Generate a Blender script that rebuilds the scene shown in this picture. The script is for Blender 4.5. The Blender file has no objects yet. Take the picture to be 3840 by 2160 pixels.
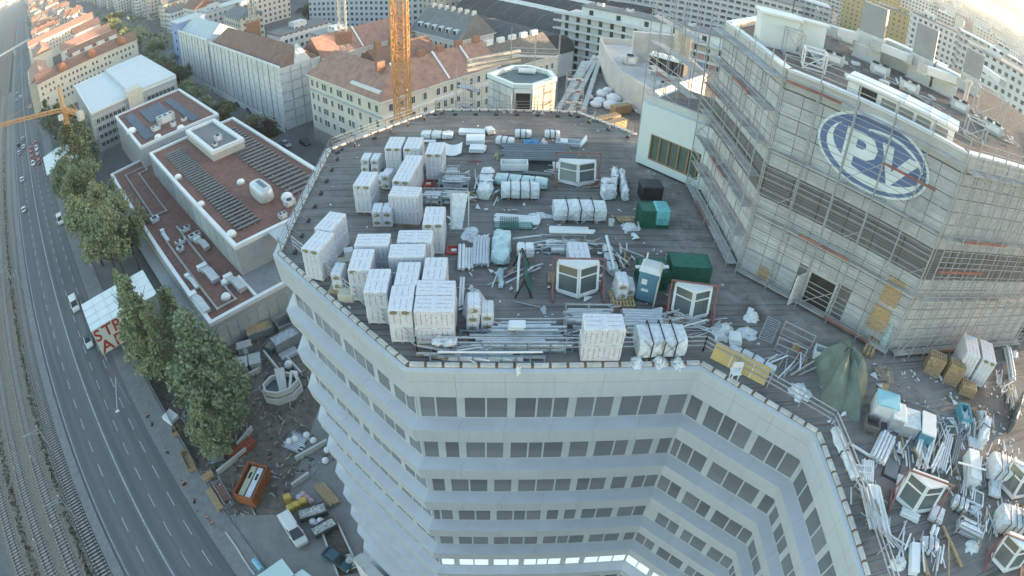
import bpy, math, random
from mathutils import Vector, Matrix
random.seed(7)
sc = bpy.context.scene
col = sc.collection
R = math.radians
# ---------------------------------------------------------------- camera (fisheye lens on a crane jib, 21 m above the roof deck)
cd = bpy.data.cameras.new('camera'); cam = bpy.data.objects.new('camera', cd); col.objects.link(cam)
cd.type = 'PANO'; cd.sensor_fit = 'HORIZONTAL'; cd.sensor_width = 36.0; cd.sensor_height = 20.25
cd.panorama_type = 'FISHEYE_LENS_POLYNOMIAL'; cd.fisheye_fov = R(180)
cd.fisheye_polynomial_k0 = 0.0; cd.fisheye_polynomial_k1 = -4.56040537e-02
cd.fisheye_polynomial_k2 = -1.42295002e-04; cd.fisheye_polynomial_k3 = 7.69922144e-06
cd.fisheye_polynomial_k4 = -6.08895460e-07
cd.clip_start = 0.1; cd.clip_end = 40000
M = Matrix(((0.999269, -0.007171, -0.037539), (-0.024908, 0.622784, -0.781998), (0.028986, 0.782361, 0.62215))).to_4x4()
M.translation = (0, 0, 70); cam.matrix_world = M
sc.camera = cam
# ---------------------------------------------------------------- sky, sun, exposure
SUN_EL, SUN_AZ = R(3.2), R(86)          # azimuth measured clockwise from +y
w = bpy.data.worlds.new('World'); sc.world = w; w.use_nodes = True
nt_ = w.node_tree; bg = nt_.nodes['Background']
sky = nt_.nodes.new('ShaderNodeTexSky'); sky.sky_type = 'NISHITA'; sky.sun_disc = False
sky.sun_elevation = SUN_EL; sky.sun_rotation = SUN_AZ
sky.altitude = 200; sky.air_density = 1.0; sky.dust_density = 1.0; sky.ozone_density = 1.15
nt_.links.new(sky.outputs[0], bg.inputs[0]); bg.inputs[1].default_value = 0.15
sl = bpy.data.lights.new('sun', 'SUN'); sl.energy = 2.0; sl.angle = R(0.6); sl.color = (1.0, 0.72, 0.46)
so = bpy.data.objects.new('sun', sl); col.objects.link(so); so.location = (200, -30, 120)
so.rotation_euler = Vector((-math.sin(SUN_AZ)*math.cos(SUN_EL), -math.cos(SUN_AZ)*math.cos(SUN_EL), -math.sin(SUN_EL))).to_track_quat('-Z', 'Y').to_euler()
sc.view_settings.view_transform = 'Standard'; sc.view_settings.look = 'None'
sc.view_settings.exposure = 3.2; sc.view_settings.gamma = 1.0; sc.view_settings.use_curve_mapping = False
# ---------------------------------------------------------------- materials
MATS = {}
def nd(t, ty, **k):
    n = t.nodes.new(ty)
    for a, b in k.items(): setattr(n, a, b)
    return n
def mth(t, op, a, b=None):
    n = nd(t, 'ShaderNodeMath', operation=op)
    for i, x in enumerate((a, b)):
        if x is None: continue
        if isinstance(x, (int, float)): n.inputs[i].default_value = x
        else: t.links.new(x, n.inputs[i])
    return n.outputs[0]
def mix(t, f, a, b):
    n = nd(t, 'ShaderNodeMix', data_type='RGBA')
    if isinstance(f, (int, float)): n.inputs[0].default_value = f
    else: t.links.new(f, n.inputs[0])
    for i, x in ((6, a), (7, b)):
        if isinstance(x, (tuple, list)): n.inputs[i].default_value = (*x[:3], 1)
        else: t.links.new(x, n.inputs[i])
    return n.outputs[2]
def ramp(t, f, lo, hi):
    n = nd(t, 'ShaderNodeMapRange'); t.links.new(f, n.inputs[0]); n.inputs[1].default_value = lo; n.inputs[2].default_value = hi
    return n.outputs[0]
def noise(t, vec, s, d=3, r=.55):
    n = nd(t, 'ShaderNodeTexNoise'); n.inputs['Scale'].default_value = s; n.inputs['Detail'].default_value = d; n.inputs['Roughness'].default_value = r
    if vec: t.links.new(vec, n.inputs['Vector'])
    return n.outputs[0]
def newmat(name, rough=.7, metal=0.0, spec=.35):
    m = bpy.data.materials.new(name); m.use_nodes = True; t = m.node_tree; b = t.nodes['Principled BSDF']
    b.inputs['Roughness'].default_value = rough; b.inputs['Metallic'].default_value = metal; b.inputs['Specular IOR Level'].default_value = spec
    MATS[name] = m
    return m, t, b
def pos(t): return nd(t, 'ShaderNodeNewGeometry').outputs['Position']
def mat(name, c, rough=.7, metal=0.0, var=.16, s=1.3, dirt=.18, spec=.35, bump=0.0, rnd=0.0, emit=0.0):
    if name in MATS: return MATS[name]
    m, t, b = newmat(name, rough, metal, spec)
    P = pos(t)
    f = ramp(t, noise(t, P, s, 4), .3, .7)
    c1 = tuple(x*(1-var) for x in c); c2 = tuple(min(1, x*(1+var)) for x in c)
    o = mix(t, f, c1, c2)
    if dirt:
        g = ramp(t, noise(t, P, s*.27, 5, .65), .5, .75)
        o = mix(t, mth(t, 'MULTIPLY', g, dirt), o, tuple(x*.35+.02 for x in c))
    if rnd:
        oi = nd(t, 'ShaderNodeObjectInfo'); h = nd(t, 'ShaderNodeHueSaturation'); t.links.new(o, h.inputs['Color'])
        t.links.new(mth(t, 'ADD', mth(t, 'MULTIPLY', oi.outputs['Random'], rnd*2), 1-rnd), h.inputs['Value']); o = h.outputs[0]
    t.links.new(o, b.inputs['Base Color'])
    if bump:
        bp = nd(t, 'ShaderNodeBump'); bp.inputs['Strength'].default_value = bump; bp.inputs['Distance'].default_value = .03
        t.links.new(noise(t, P, s*6, 3), bp.inputs['Height']); t.links.new(bp.outputs[0], b.inputs['Normal'])
    if emit:
        b.inputs['Emission Color'].default_value = (*c, 1); b.inputs['Emission Strength'].default_value = emit
    return m
def uvxy(t):
    u = nd(t, 'ShaderNodeUVMap'); s = nd(t, 'ShaderNodeSeparateXYZ'); t.links.new(u.outputs[0], s.inputs[0]); return s.outputs[0], s.outputs[1]
def band(t, x, per, a, b, ph=0.0):
    f = mth(t, 'FRACT', mth(t, 'DIVIDE', mth(t, 'ADD', x, ph), per))
    return mth(t, 'MULTIPLY', mth(t, 'GREATER_THAN', f, a), mth(t, 'LESS_THAN', f, b))
def facade(name, c, win=(.05, .06, .07), pu=3.0, pv=3.2, wu=(.3, .7), wv=(.3, .78), rough=.8, lit=0.0, line=None):
    """distant rendered wall: a grid of windows in metres over the wall's own uv"""
    if name in MATS: return MATS[name]
    m, t, b = newmat(name, rough)
    x, y = uvxy(t); P = pos(t)
    g = nd(t, 'ShaderNodeNewGeometry'); sz = nd(t, 'ShaderNodeSeparateXYZ'); t.links.new(g.outputs['Normal'], sz.inputs[0])
    wall = mth(t, 'LESS_THAN', mth(t, 'ABSOLUTE', sz.outputs[2]), .5)
    mk = mth(t, 'MULTIPLY', mth(t, 'MULTIPLY', band(t, x, pu, *wu), band(t, y, pv, *wv)), wall)
    cell = nd(t, 'ShaderNodeTexWhiteNoise', noise_dimensions='2D'); cm = nd(t, 'ShaderNodeCombineXYZ')
    t.links.new(mth(t, 'FLOOR', mth(t, 'DIVIDE', x, pu)), cm.inputs[0]); t.links.new(mth(t, 'FLOOR', mth(t, 'DIVIDE', y, pv)), cm.inputs[1])
    t.links.new(cm.outputs[0], cell.inputs[0])
    oi = nd(t, 'ShaderNodeObjectInfo')
    hv = nd(t, 'ShaderNodeHueSaturation'); hv.inputs['Color'].default_value = (*c, 1)
    t.links.new(mth(t, 'ADD', mth(t, 'MULTIPLY', oi.outputs['Random'], .3), .85), hv.inputs['Value'])
    f = ramp(t, noise(t, P, .35, 4), .3, .7)
    base = mix(t, mth(t, 'MULTIPLY', f, .22), hv.outputs[0], tuple(q*.6 for q in c))
    if line: base = mix(t, mth(t, 'MULTIPLY', band(t, y, pv, .88, 1.0), wall), base, line)
    wc = mix(t, cell.outputs[0], win, tuple(q*2.6+.02 for q in win))
    o = mix(t, mk, base, wc)
    t.links.new(o, b.inputs['Base Color'])
    t.links.new(mth(t, 'SUBTRACT', rough, mth(t, 'MULTIPLY', mk, rough-.15)), b.inputs['Roughness'])
    return m
# ---------------------------------------------------------------- mesh builder
class MB:
    def __init__(s): s.v = []; s.f = []
    def add(s, vs, fs):
        n = len(s.v); s.v += [tuple(q) for q in vs]; s.f += [tuple(i+n for i in f) for f in fs]; return s
    def hexa(s, v): return s.add(v, [(0, 3, 2, 1), (4, 5, 6, 7), (0, 1, 5, 4), (1, 2, 6, 5), (2, 3, 7, 6), (3, 0, 4, 7)])
    def box(s, x0, x1, y0, y1, z0, z1):
        return s.hexa([(x0, y0, z0), (x1, y0, z0), (x1, y1, z0), (x0, y1, z0), (x0, y0, z1), (x1, y0, z1), (x1, y1, z1), (x0, y1, z1)])
    def ob(s, c, L, W, z0, z1, a=0.0):
        ca, sa = math.cos(a), math.sin(a)
        q = [(c[0]+ca*x-sa*y, c[1]+sa*x+ca*y) for x, y in ((-L/2, -W/2), (L/2, -W/2), (L/2, W/2), (-L/2, W/2))]
        return s.hexa([(*p, z0) for p in q]+[(*p, z1) for p in q])
    def prism(s, poly, z0, z1, cap=True):
        n = len(poly); vs = [(*p[:2], z0) for p in poly]+[(*p[:2], z1) for p in poly]
        fs = [(i, (i+1) % n, n+(i+1) % n, n+i) for i in range(n)]
        if cap: fs += [tuple(range(n, 2*n)), tuple(range(n-1, -1, -1))]
        return s.add(vs, fs)
    def beam(s, p, q, w, h=None):
        p, q = Vector(p), Vector(q); h = h or w; d = (q-p).normalized()
        up = Vector((0, 0, 1)) if abs(d.z) < .95 else Vector((0, 1, 0))
        a = d.cross(up).normalized()*w/2; b = a.cross(d).normalized()*h/2
        return s.hexa([p-a-b, p+a-b, p+a+b, p-a+b, q-a-b, q+a-b, q+a+b, q-a+b])
    def tube(s, p, q, r, n=8, r2=None):
        p, q = Vector(p), Vector(q); d = (q-p).normalized(); r2 = r if r2 is None else r2
        up = Vector((0, 0, 1)) if abs(d.z) < .95 else Vector((0, 1, 0))
        a = d.cross(up).normalized(); b = a.cross(d)
        ring = [a*math.cos(2*math.pi*i/n)+b*math.sin(2*math.pi*i/n) for i in range(n)]
        vs = [p+x*r for x in ring]+[q+x*r2 for x in ring]
        return s.add(vs, [(i, (i+1) % n, n+(i+1) % n, n+i) for i in range(n)]+[tuple(range(n, 2*n)), tuple(range(n-1, -1, -1))])
    def lathe(s, c, prof, n=12, a0=0.0):
        vs = []; k = len(prof)
        for r, z in prof: vs += [(c[0]+r*math.cos(a0+2*math.pi*i/n), c[1]+r*math.sin(a0+2*math.pi*i/n), z) for i in range(n)]
        fs = [(j*n+i, j*n+(i+1) % n, (j+1)*n+(i+1) % n, (j+1)*n+i) for j in range(k-1) for i in range(n)]
        return s.add(vs, fs+[tuple(range((k-1)*n, k*n)), tuple(range(n-1, -1, -1))])
    def quad(s, a, b, c, d): return s.add([a, b, c, d], [(0, 1, 2, 3)])
    def gable(s, p, L, W, z0, h, a=0.0, ov=.5, hip=0.0):
        """pitched roof over a rectangle, ridge along its length"""
        ca, sa = math.cos(a), math.sin(a); f = lambda x, y, z: (p[0]+ca*x-sa*y, p[1]+sa*x+ca*y, z)
        L2, W2 = L/2+ov, W/2+ov
        return s.add([f(-L2, -W2, z0), f(L2, -W2, z0), f(L2, W2, z0), f(-L2, W2, z0), f(-L2+hip, 0, z0+h), f(L2-hip, 0, z0+h)],
                     [(0, 1, 5, 4), (2, 3, 4, 5), (1, 2, 5), (3, 0, 4), (3, 2, 1, 0)])
    def mesh(s, name, uv=False, smooth=False, off=None):
        me = bpy.data.meshes.new(name)
        vs = [(v[0]-off[0], v[1]-off[1], v[2]-off[2]) for v in s.v] if off else s.v
        me.from_pydata(vs, [], s.f); me.update()
        if uv:
            ul = me.uv_layers.new(name='UVMap')
            for pl in me.polygons:
                nn = pl.normal
                if abs(nn.z) > .7: ax, ay = (1, 0, 0), (0, 1, 0)
                else:
                    l = math.hypot(nn.x, nn.y); ax, ay = (-nn.y/l, nn.x/l, 0), (0, 0, 1)
                for li in pl.loop_indices:
                    v = s.v[me.loops[li].vertex_index]
                    ul.data[li].uv = (v[0]*ax[0]+v[1]*ax[1], v[2] if ay[2] else v[1])
        if smooth:
            for pl in me.polygons: pl.use_smooth = True
        return me
OFF = {}
def tagp(o, label=None, cat=None, group=None, kind=None):
    if label: o['label'] = label
    if cat: o['category'] = cat
    if group: o['group'] = group
    if kind: o['kind'] = kind
    return o
def mobj(name, me, m, parent=None, loc=(0, 0, 0), rz=0.0):
    o = bpy.data.objects.new(name, me); col.objects.link(o)
    if m is not None and not me.materials: me.materials.append(m)
    o.location = loc; o.rotation_euler[2] = rz
    if parent is not None: o.parent = parent
    return o
def thing(name, label, cat, loc=(0, 0, 0), rz=0.0, group=None):
    o = bpy.data.objects.new(name, None); col.objects.link(o); o.empty_display_size = .3
    o.location = loc; o.rotation_euler[2] = rz; OFF[o.name] = tuple(loc)
    return tagp(o, label, cat, group)
def part(name, mb, m, parent, uv=False, smooth=False, kind=None, local=False):
    """mesh given in world metres, stored relative to its (unrotated) thing"""
    p = parent; off = (0, 0, 0)
    if not local:
        while p is not None:
            l = OFF.get(p.name)
            if l: off = tuple(a+b for a, b in zip(off, l))
            p = p.parent
    o = mobj(name, mb.mesh(name, uv, smooth, off), m, parent)
    if kind: o['kind'] = kind
    return o
def solo(name, mb, m, label=None, cat=None, group=None, kind=None, uv=False, smooth=False, base=None):
    """a thing that is one mesh; its origin sits at its base"""
    if base is None:
        xs = [v[0] for v in mb.v]; ys = [v[1] for v in mb.v]; zs = [v[2] for v in mb.v]
        base = ((min(xs)+max(xs))/2, (min(ys)+max(ys))/2, min(zs))
    o = mobj(name, mb.mesh(name, uv, smooth, base), m, None, base)
    return tagp(o, label, cat, group, kind)
def inst(name, me, m, parent, loc, rz=0.0): return mobj(name, me, m, parent, loc, rz)
H2 = math.sqrt(.5)
def NT(n, t): return ((n+t)*H2, (n-t)*H2)     # road axes: n across the road, t along it
A45 = -math.pi/4                             # direction of +t
def copytree(o, loc, rz=None, label=None):
    c = o.copy(); col.objects.link(c); c.location = loc
    if rz is not None: c.rotation_euler[2] = rz
    if label: c['label'] = label
    for ch in list(o.children):
        k = ch.copy(); col.objects.link(k); k.parent = c
        for g in list(ch.children):
            q = g.copy(); col.objects.link(q); q.parent = k
    return c
ZR = 49.0                                    # roof deck level
# ================================================================ ground, road, railway
m, t, b = newmat('asphalt_ground', .9)
P = pos(t); f1 = ramp(t, noise(t, P, .06, 5, .6), .35, .7); f2 = ramp(t, noise(t, P, .9, 5, .7), .35, .65)
o = mix(t, f1, (.12, .125, .13), (.2, .195, .185)); o = mix(t, mth(t, 'MULTIPLY', f2, .45), o, (.07, .07, .07)); t.links.new(o, b.inputs['Base Color'])
solo('ground', MB().add([(9000*math.cos(i*math.pi/24), 9000*math.sin(i*math.pi/24), 0) for i in range(48)], [tuple(range(48))]), MATS['asphalt_ground'], kind='structure', base=(0, 0, 0))
m, t, b = newmat('road_asphalt', .85)
P = pos(t)
rot0 = nd(t, 'ShaderNodeMapping'); rot0.inputs['Rotation'].default_value = (0, 0, R(45)); t.links.new(P, rot0.inputs[0]); rot = nd(t, 'ShaderNodeMapping'); rot.inputs['Scale'].default_value = (.012, .75, 1); t.links.new(rot0.outputs[0], rot.inputs[0])
f = ramp(t, noise(t, rot.outputs[0], 1.0, 3), .35, .65); g = ramp(t, noise(t, P, 1.5, 5, .7), .3, .7)
o = mix(t, f, (.105, .108, .112), (.16, .162, .165)); o = mix(t, mth(t, 'MULTIPLY', g, .3), o, (.085, .09, .097)); t.links.new(o, b.inputs['Base Color'])
def strip(n0, n1, t0, t1, z, zb=None, seg=1):
    mb = MB(); q = [NT(n0, t0), NT(n1, t0), NT(n1, t1), NT(n0, t1)]
    if zb is None: return mb.quad(*[(*p, z) for p in q[::-1]])
    return mb.hexa([(*p, zb) for p in q[::-1]]+[(*p, z) for p in q[::-1]])
T0, T1 = -1500, -20
road = solo('road', strip(-18.4, -2.9, T0, T1, .008), MATS['road_asphalt'], kind='structure', base=(*NT(-11, -60), 0))
def rpart(name, mb, m):
    q = NT(-11, -60); return mobj(name, mb.mesh(name, off=(q[0], q[1], 0)), m, road)
paint = mat('road_paint', (.36, .375, .385), .7, var=.25, s=2, dirt=.55)
rpart('centre_line', strip(-11.2, -10.95, T0, T1, .013), paint)
rpart('edge_line', strip(-17.9, -17.75, T0, T1, .013), paint)
dm = strip(-.08, .08, 0, 3.0, .013).mesh('lane_dash')
q0 = NT(-11, -60)
for nn, ph, wd in ((-14.3, 1.2, 3.0), (-8.15, .0, 3.0), (-5.15, 1.7, 3.0)):
    tt = -86.2+ph
    for k in range(70):
        tk = -30+ph-k*6.05
        a = NT(nn, tk-3); inst('lane_dash', dm, paint, road, (a[0]-q0[0], a[1]-q0[1], 0))
pav = mat('pavement', (.2, .2, .2), .9, var=.12, s=1.2, dirt=.35)
solo('pavement', strip(-2.9, 1.2, T0, T1, .13, -.05), pav, kind='structure')
solo('pavement', strip(-20.3, -18.4, T0, T1, .13, -.05), pav, kind='structure')
grav = mat('track_gravel', (.2, .17, .14), .95, var=.3, s=2.5, dirt=.3)
solo('track_bed', strip(-40, -23.2, T0, T1, .012), grav, kind='structure')
solo('track_bed', strip(-23.2, -20.3, T0, T1, .012), mat('dark_ballast', (.085, .08, .075), .95, var=.3, s=2.5), kind='structure')
railm = mat('rail_steel', (.13, .10, .08), .4, .6, var=.1); slp = mat('sleeper_concrete', (.33, .32, .30), .9, var=.15)
for i, nn in enumerate((-21.7, -27.0, -31.6, -38.0)):
    lab = 'railway_track'; tr = thing(lab, None, None, (*NT(nn, -90), 0)); tr['kind'] = 'structure'
    for s in (-.75, .75): part('rail', strip(nn+s-.05, nn+s+.05, T0, T1, .26, .05), railm, tr)
    mb = MB()
    for k in range(620):
        q = NT(nn, -25-k*.66); mb.ob(q, .24, 2.5, .02, .14, A45)
    part('sleepers', mb, slp, tr, kind='stuff')
grass = mat('verge_grass', (.07, .085, .035), .95, var=.45, s=1.2)
mb = MB(); rg = random.Random(3)
for k in range(5200):
    nn = rg.choice((-24.2, -24.0, -34.5, -35.2)); tt = -24-abs(rg.gauss(0, 130)); q = NT(nn+rg.gauss(0, .35), tt); h = rg.uniform(.08, .4); w_ = rg.uniform(.1, .35); a = rg.uniform(0, 3.14)
    dx, dy = math.cos(a)*w_, math.sin(a)*w_
    mb.add([(q[0]-dx, q[1]-dy, .01), (q[0]+dx, q[1]+dy, .01), (q[0]+dx*.3+rg.gauss(0, .1), q[1]+dy*.3, h)], [(0, 1, 2)])
solo('track_weeds', mb, grass, 'low weeds growing between the railway tracks', 'weeds', kind='stuff')
# ================================================================ the white office block whose roof is the work yard
CH = [(15.2, -30.0), (15.2, 15.25), (10.35, 20.0), (-4.0, 20.0), (-13.4, 29.45), (-13.4, 44.3), (-5.2, 52.4), (8.0, 52.4), (12.6, 47.9)]
def inset(ch, o):
    out = []
    for i, p in enumerate(ch):
        ds = []
        for a, b in ((i-1, i), (i, i+1)):
            if 0 <= a and b < len(ch):
                d = Vector(ch[b])-Vector(ch[a]); d.normalize(); ds.append(Vector((d.y, -d.x)))
        if len(ds) == 1: v = ds[0]*o
        else: bs = (ds[0]+ds[1]).normalized(); v = bs*(o/bs.dot(ds[0]))
        out.append((p[0]+v.x, p[1]+v.y))
    return out
office = thing('office_block', 'white eight-sided office block with bands of windows and a cluttered flat roof', 'building', (0, 30, 0))
m, t, b = newmat('white_cladding', .45, spec=.4)
P = pos(t); mp = nd(t, 'ShaderNodeMapping'); mp.inputs['Scale'].default_value = (3.5, 3.5, .25); t.links.new(P, mp.inputs[0])
f = ramp(t, noise(t, mp.outputs[0], 1.0, 4, .6), .48, .72); g = ramp(t, noise(t, P, .4, 4), .3, .7); oi = nd(t, 'ShaderNodeObjectInfo')
o = mix(t, g, (.47, .50, .53), (.51, .535, .565)); o = mix(t, mth(t, 'MULTIPLY', oi.outputs['Random'], .12), o, (.39, .42, .45)); o = mix(t, mth(t, 'MULTIPLY', f, .2), o, (.30, .315, .325)); t.links.new(o, b.inputs['Base Color'])
white = m
sillm = mat('sill_cladding', (.44, .465, .515), .35, var=.05, s=.7, dirt=.2, spec=.45)
trim = mat('window_trim', (.44, .47, .49), .45, var=.04, dirt=.05)
deckpoly = CH+[(12.6, 47.9), (45, 47.9), (45, -30)]
core = inset(CH, .9)
part('core_wall', MB().prism(core+[(40, 46), (40, -30)], 0, ZR-.3), mat('core_dark', (.12, .13, .14), .8), office)
# roof deck: dirty grey sheeting laid in strips
m, t, b = newmat('roof_deck', .8)
P = pos(t); mp = nd(t, 'ShaderNodeMapping'); mp.inputs['Scale'].default_value = (.12, 2.2, 1); t.links.new(P, mp.inputs[0])
st = ramp(t, noise(t, mp.outputs[0], 1.0, 4, .6), .38, .62); bl = ramp(t, noise(t, P, .28, 5, .6), .4, .66); sp = ramp(t, noise(t, P, .9, 7, .75), .5, .72)
sx = nd(t, 'ShaderNodeSeparateXYZ'); t.links.new(P, sx.inputs[0])
jn = mth(t, 'LESS_THAN', mth(t, 'FRACT', mth(t, 'DIVIDE', sx.outputs[1], 1.02)), .07)
o = mix(t, st, (.115, .107, .10), (.195, .184, .174)); o = mix(t, mth(t, 'MULTIPLY', bl, .8), o, (.2, .19, .18)); o = mix(t, mth(t, 'MULTIPLY', sp, .5), o, (.3, .29, .28))
mp2 = nd(t, 'ShaderNodeMapping'); mp2.inputs['Scale'].default_value = (.06, 5.5, 1); t.links.new(P, mp2.inputs[0]); st2 = ramp(t, noise(t, mp2.outputs[0], 1.0, 3, .55), .56, .66)
o = mix(t, mth(t, 'MULTIPLY', st2, .7), o, (.04, .038, .038))
o = mix(t, mth(t, 'MULTIPLY', mth(t, 'MULTIPLY', jn, st), .6), o, (.05, .05, .052))
yx = sx.outputs[0]; yy = sx.outputs[1]
tr1 = mth(t, 'MULTIPLY', mth(t, 'SUBTRACT', 1, ramp(t, mth(t, 'ABSOLUTE', mth(t, 'SUBTRACT', yx, 12.4)), .4, 3.0)), mth(t, 'GREATER_THAN', yy, 27.5))
tr2 = mth(t, 'MULTIPLY', mth(t, 'SUBTRACT', 1, ramp(t, mth(t, 'ABSOLUTE', mth(t, 'SUBTRACT', mth(t, 'ADD', yx, yy), 40.5)), .4, 3.0)), mth(t, 'LESS_THAN', yy, 29))
dus = mth(t, 'MULTIPLY', mth(t, 'MAXIMUM', tr1, tr2), ramp(t, noise(t, P, .8, 7, .75), .4, .62))
o = mix(t, mth(t, 'MULTIPLY', dus, .6), o, (.36, .345, .33))
wet = ramp(t, noise(t, P, .16, 4, .5), .60, .66)
o = mix(t, mth(t, 'MULTIPLY', wet, .7), o, (.075, .058, .05))
t.links.new(o, b.inputs['Base Color']); t.links.new(mth(t, 'SUBTRACT', .85, mth(t, 'MULTIPLY', wet, .4)), b.inputs['Roughness'])
bp = nd(t, 'ShaderNodeBump'); bp.inputs['Strength'].default_value = .4; bp.inputs['Distance'].default_value = .02
t.links.new(mth(t, 'SUBTRACT', st, jn), bp.inputs['Height']); t.links.new(bp.outputs[0], b.inputs['Normal'])
part('roof_deck', MB().prism(inset(CH, .25)+[(46, 47.9), (46, -30)], ZR-.3, ZR), MATS['roof_deck'], office)
# storeys: overhanging spandrel panels, sloping sills, recessed ribbon windows
LIP = inset(CH, 0); LIP2 = inset(CH, .28)
def seg(i, o0, z0, o1, z1, u0, u1, th=.06):
    """slab between two inset levels on wall i, from u0 to u1 (fractions, ends mitred)"""
    A0, B0, A1, B1 = (Vector(inset(CH, o)[j]) for o in (o0, o1) for j in (i, i+1))
    def pt(A, B, u): return A.lerp(B, u)
    d = (B0-A0).normalized(); nin = Vector((d.y, -d.x))*th
    a, b_, c, e = pt(A0, B0, u0), pt(A0, B0, u1), pt(A1, B1, u1), pt(A1, B1, u0)
    dz = th if abs(z0-z1) < .5 else 0
    return MB().hexa([(*(e+nin), z1-dz), (*(c+nin), z1-dz), (*c, z1), (*e, z1), (*(a+nin), z0-dz), (*(b_+nin), z0-dz), (*b_, z0), (*a, z0)])
PER = 3.71
lit = mat('lit_window', (.62, .70, .74), .4, emit=.09, var=.05, dirt=0)
m, t, b = newmat('office_glass', .12, spec=.6)
oi = nd(t, 'ShaderNodeObjectInfo'); t.links.new(mix(t, oi.outputs['Random'], (.12, .132, .148), (.19, .205, .225)), b.inputs['Base Color'])
glassm = MATS['office_glass']
blindm = mat('roller_blind', (.27, .29, .31), .6, var=.08, dirt=.05)
rg = random.Random(11); PM = {}
def pane_mesh(w_, h):
    k = (round(w_, 2), round(h, 2))
    if k not in PM: PM[k] = MB().box(0, w_, 0, .05, 0, h).mesh('window_pane')
    return PM[k]
off = OFF[office.name]
VIS = (0, 1, 2, 3)
for s in range(13):
    zt = ZR if s == 0 else ZR-4.46-PER*(s-1)                     # top of this spandrel
    zb = ZR-1.95-PER*s                                           # bottom of it
    zw = ZR-4.22-PER*s                                           # window sill
    zs = ZR-4.46-PER*s                                           # outer edge of sill
    for i in range(len(CH)-1):
        A, B = Vector(CH[i]), Vector(CH[i+1]); L = (B-A).length
        vis = i in VIS
        np_ = max(1, round(L/2.4)) if vis else 1
        for k in range(np_):
            g = .005/L
            if vis and i == 0 and k/np_ < .5: continue
            for o0, za, o1, zc in (((0, zt, .055, zt-.72), (.055, zt-.735, .15, zb)) if s == 0 else ((0, zt, .15, zb),)):
                part('spandrel_panel' if vis and s < 12 else 'rear_band', seg(i, o0, za, o1, zc, k/np_+(g if k else 0), (k+1)/np_-(g if k < np_-1 else 0)), white, office)
            part('sill_panel' if vis and s < 12 else 'rear_sill', seg(i, .75, zw, 0, zs, k/np_+(g if k else 0), (k+1)/np_-(g if k < np_-1 else 0)), sillm, office)
        fr = MB()
        a, b_ = (Vector(inset(CH, .15)[j]) for j in (i, i+1)); c, e = (Vector(inset(CH, .8)[j]) for j in (i, i+1))
        fr.add([(*a, zb+.001), (*b_, zb+.001), (*e, zb+.25), (*c, zb+.25)], [(0, 1, 2, 3)])
        W0, W1 = (Vector(inset(CH, .75)[j]) for j in (i, i+1)); d = (W1-W0).normalized(); Lw = (W1-W0).length; ang = math.atan2(d.y, d.x)
        h = zb+.2-zw
        # back panel
        x = .12 if i != 0 else 30.0
        nin = Vector((d.y, -d.x))
        if not vis or s > 11:
            fr.hexa([(*(W0+nin*.02), zw), (*(W1+nin*.02), zw), (*(W1+nin*.1), zw), (*(W0+nin*.1), zw), (*(W0+nin*.02), zb+.2), (*(W1+nin*.02), zb+.2), (*(W1+nin*.1), zb+.2), (*(W0+nin*.1), zb+.2)])
            part('rear_window_band', fr, trim, office); continue
        def post(x0, x1, dep=.0):
            p, q = W0+d*x0, W0+d*x1
            fr.hexa([(*(p-nin*dep), zw), (*(q-nin*dep), zw), (*(q+nin*.12), zw), (*(p+nin*.12), zw), (*(p-nin*dep), zb+.24), (*(q-nin*dep), zb+.24), (*(q+nin*.12), zb+.24), (*(p+nin*.12), zb+.24)])
        post(x-.12, x, .05)
        p, q = W0+d*x, W1
        fr.hexa([(*(p-nin*.04), zw-.02), (*(q-nin*.04), zw-.02), (*(q+nin*.1), zw-.02), (*(p+nin*.1), zw-.02), (*(p-nin*.04), zw+.06), (*(q-nin*.04), zw+.06), (*(q+nin*.1), zw+.06), (*(p+nin*.1), zw+.06)])
        while x < Lw-.6:
            n_ = rg.choice((1, 2, 2, 3, 3, 2))
            for j in range(n_):
                pw = min(rg.choice((.74, 1.04, .92, 1.04)), Lw-x-.1)
                if pw < .3: break
                pp = W0+d*x+nin*.03
                islit = (s == 5 and i in (1, 2))
                pr_ = rg.random()
                inst('window_pane', pane_mesh(pw, h), lit if islit else glassm, office, (pp.x-off[0], pp.y-off[1], zw-off[2]), ang) if not islit else mobj('lit_pane', MB().box(0, pw, 0, .05, 0, h).mesh('lit_pane'), lit, office, (pp.x-off[0], pp.y-off[1], zw-off[2]), ang)
                if not islit and pr_ < .8:
                    hb = h*rg.uniform(.35, .75) if s > 0 else h*.5
                    fr2 = MB().box(.02, pw-.02, -.012, -.002, 0.07, hb); mobj('blind', fr2.mesh('blind'), blindm, office, (pp.x-off[0], pp.y-off[1], zw-off[2]), ang)
                x += pw
                if j < n_-1: post(x, x+.1, .03); x += .1
            if x < Lw-.6: post(x, x+.42, .05); x += .42
        post(min(x, Lw-.02), Lw, .05)
        part('window_frame', fr, trim, office)
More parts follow.
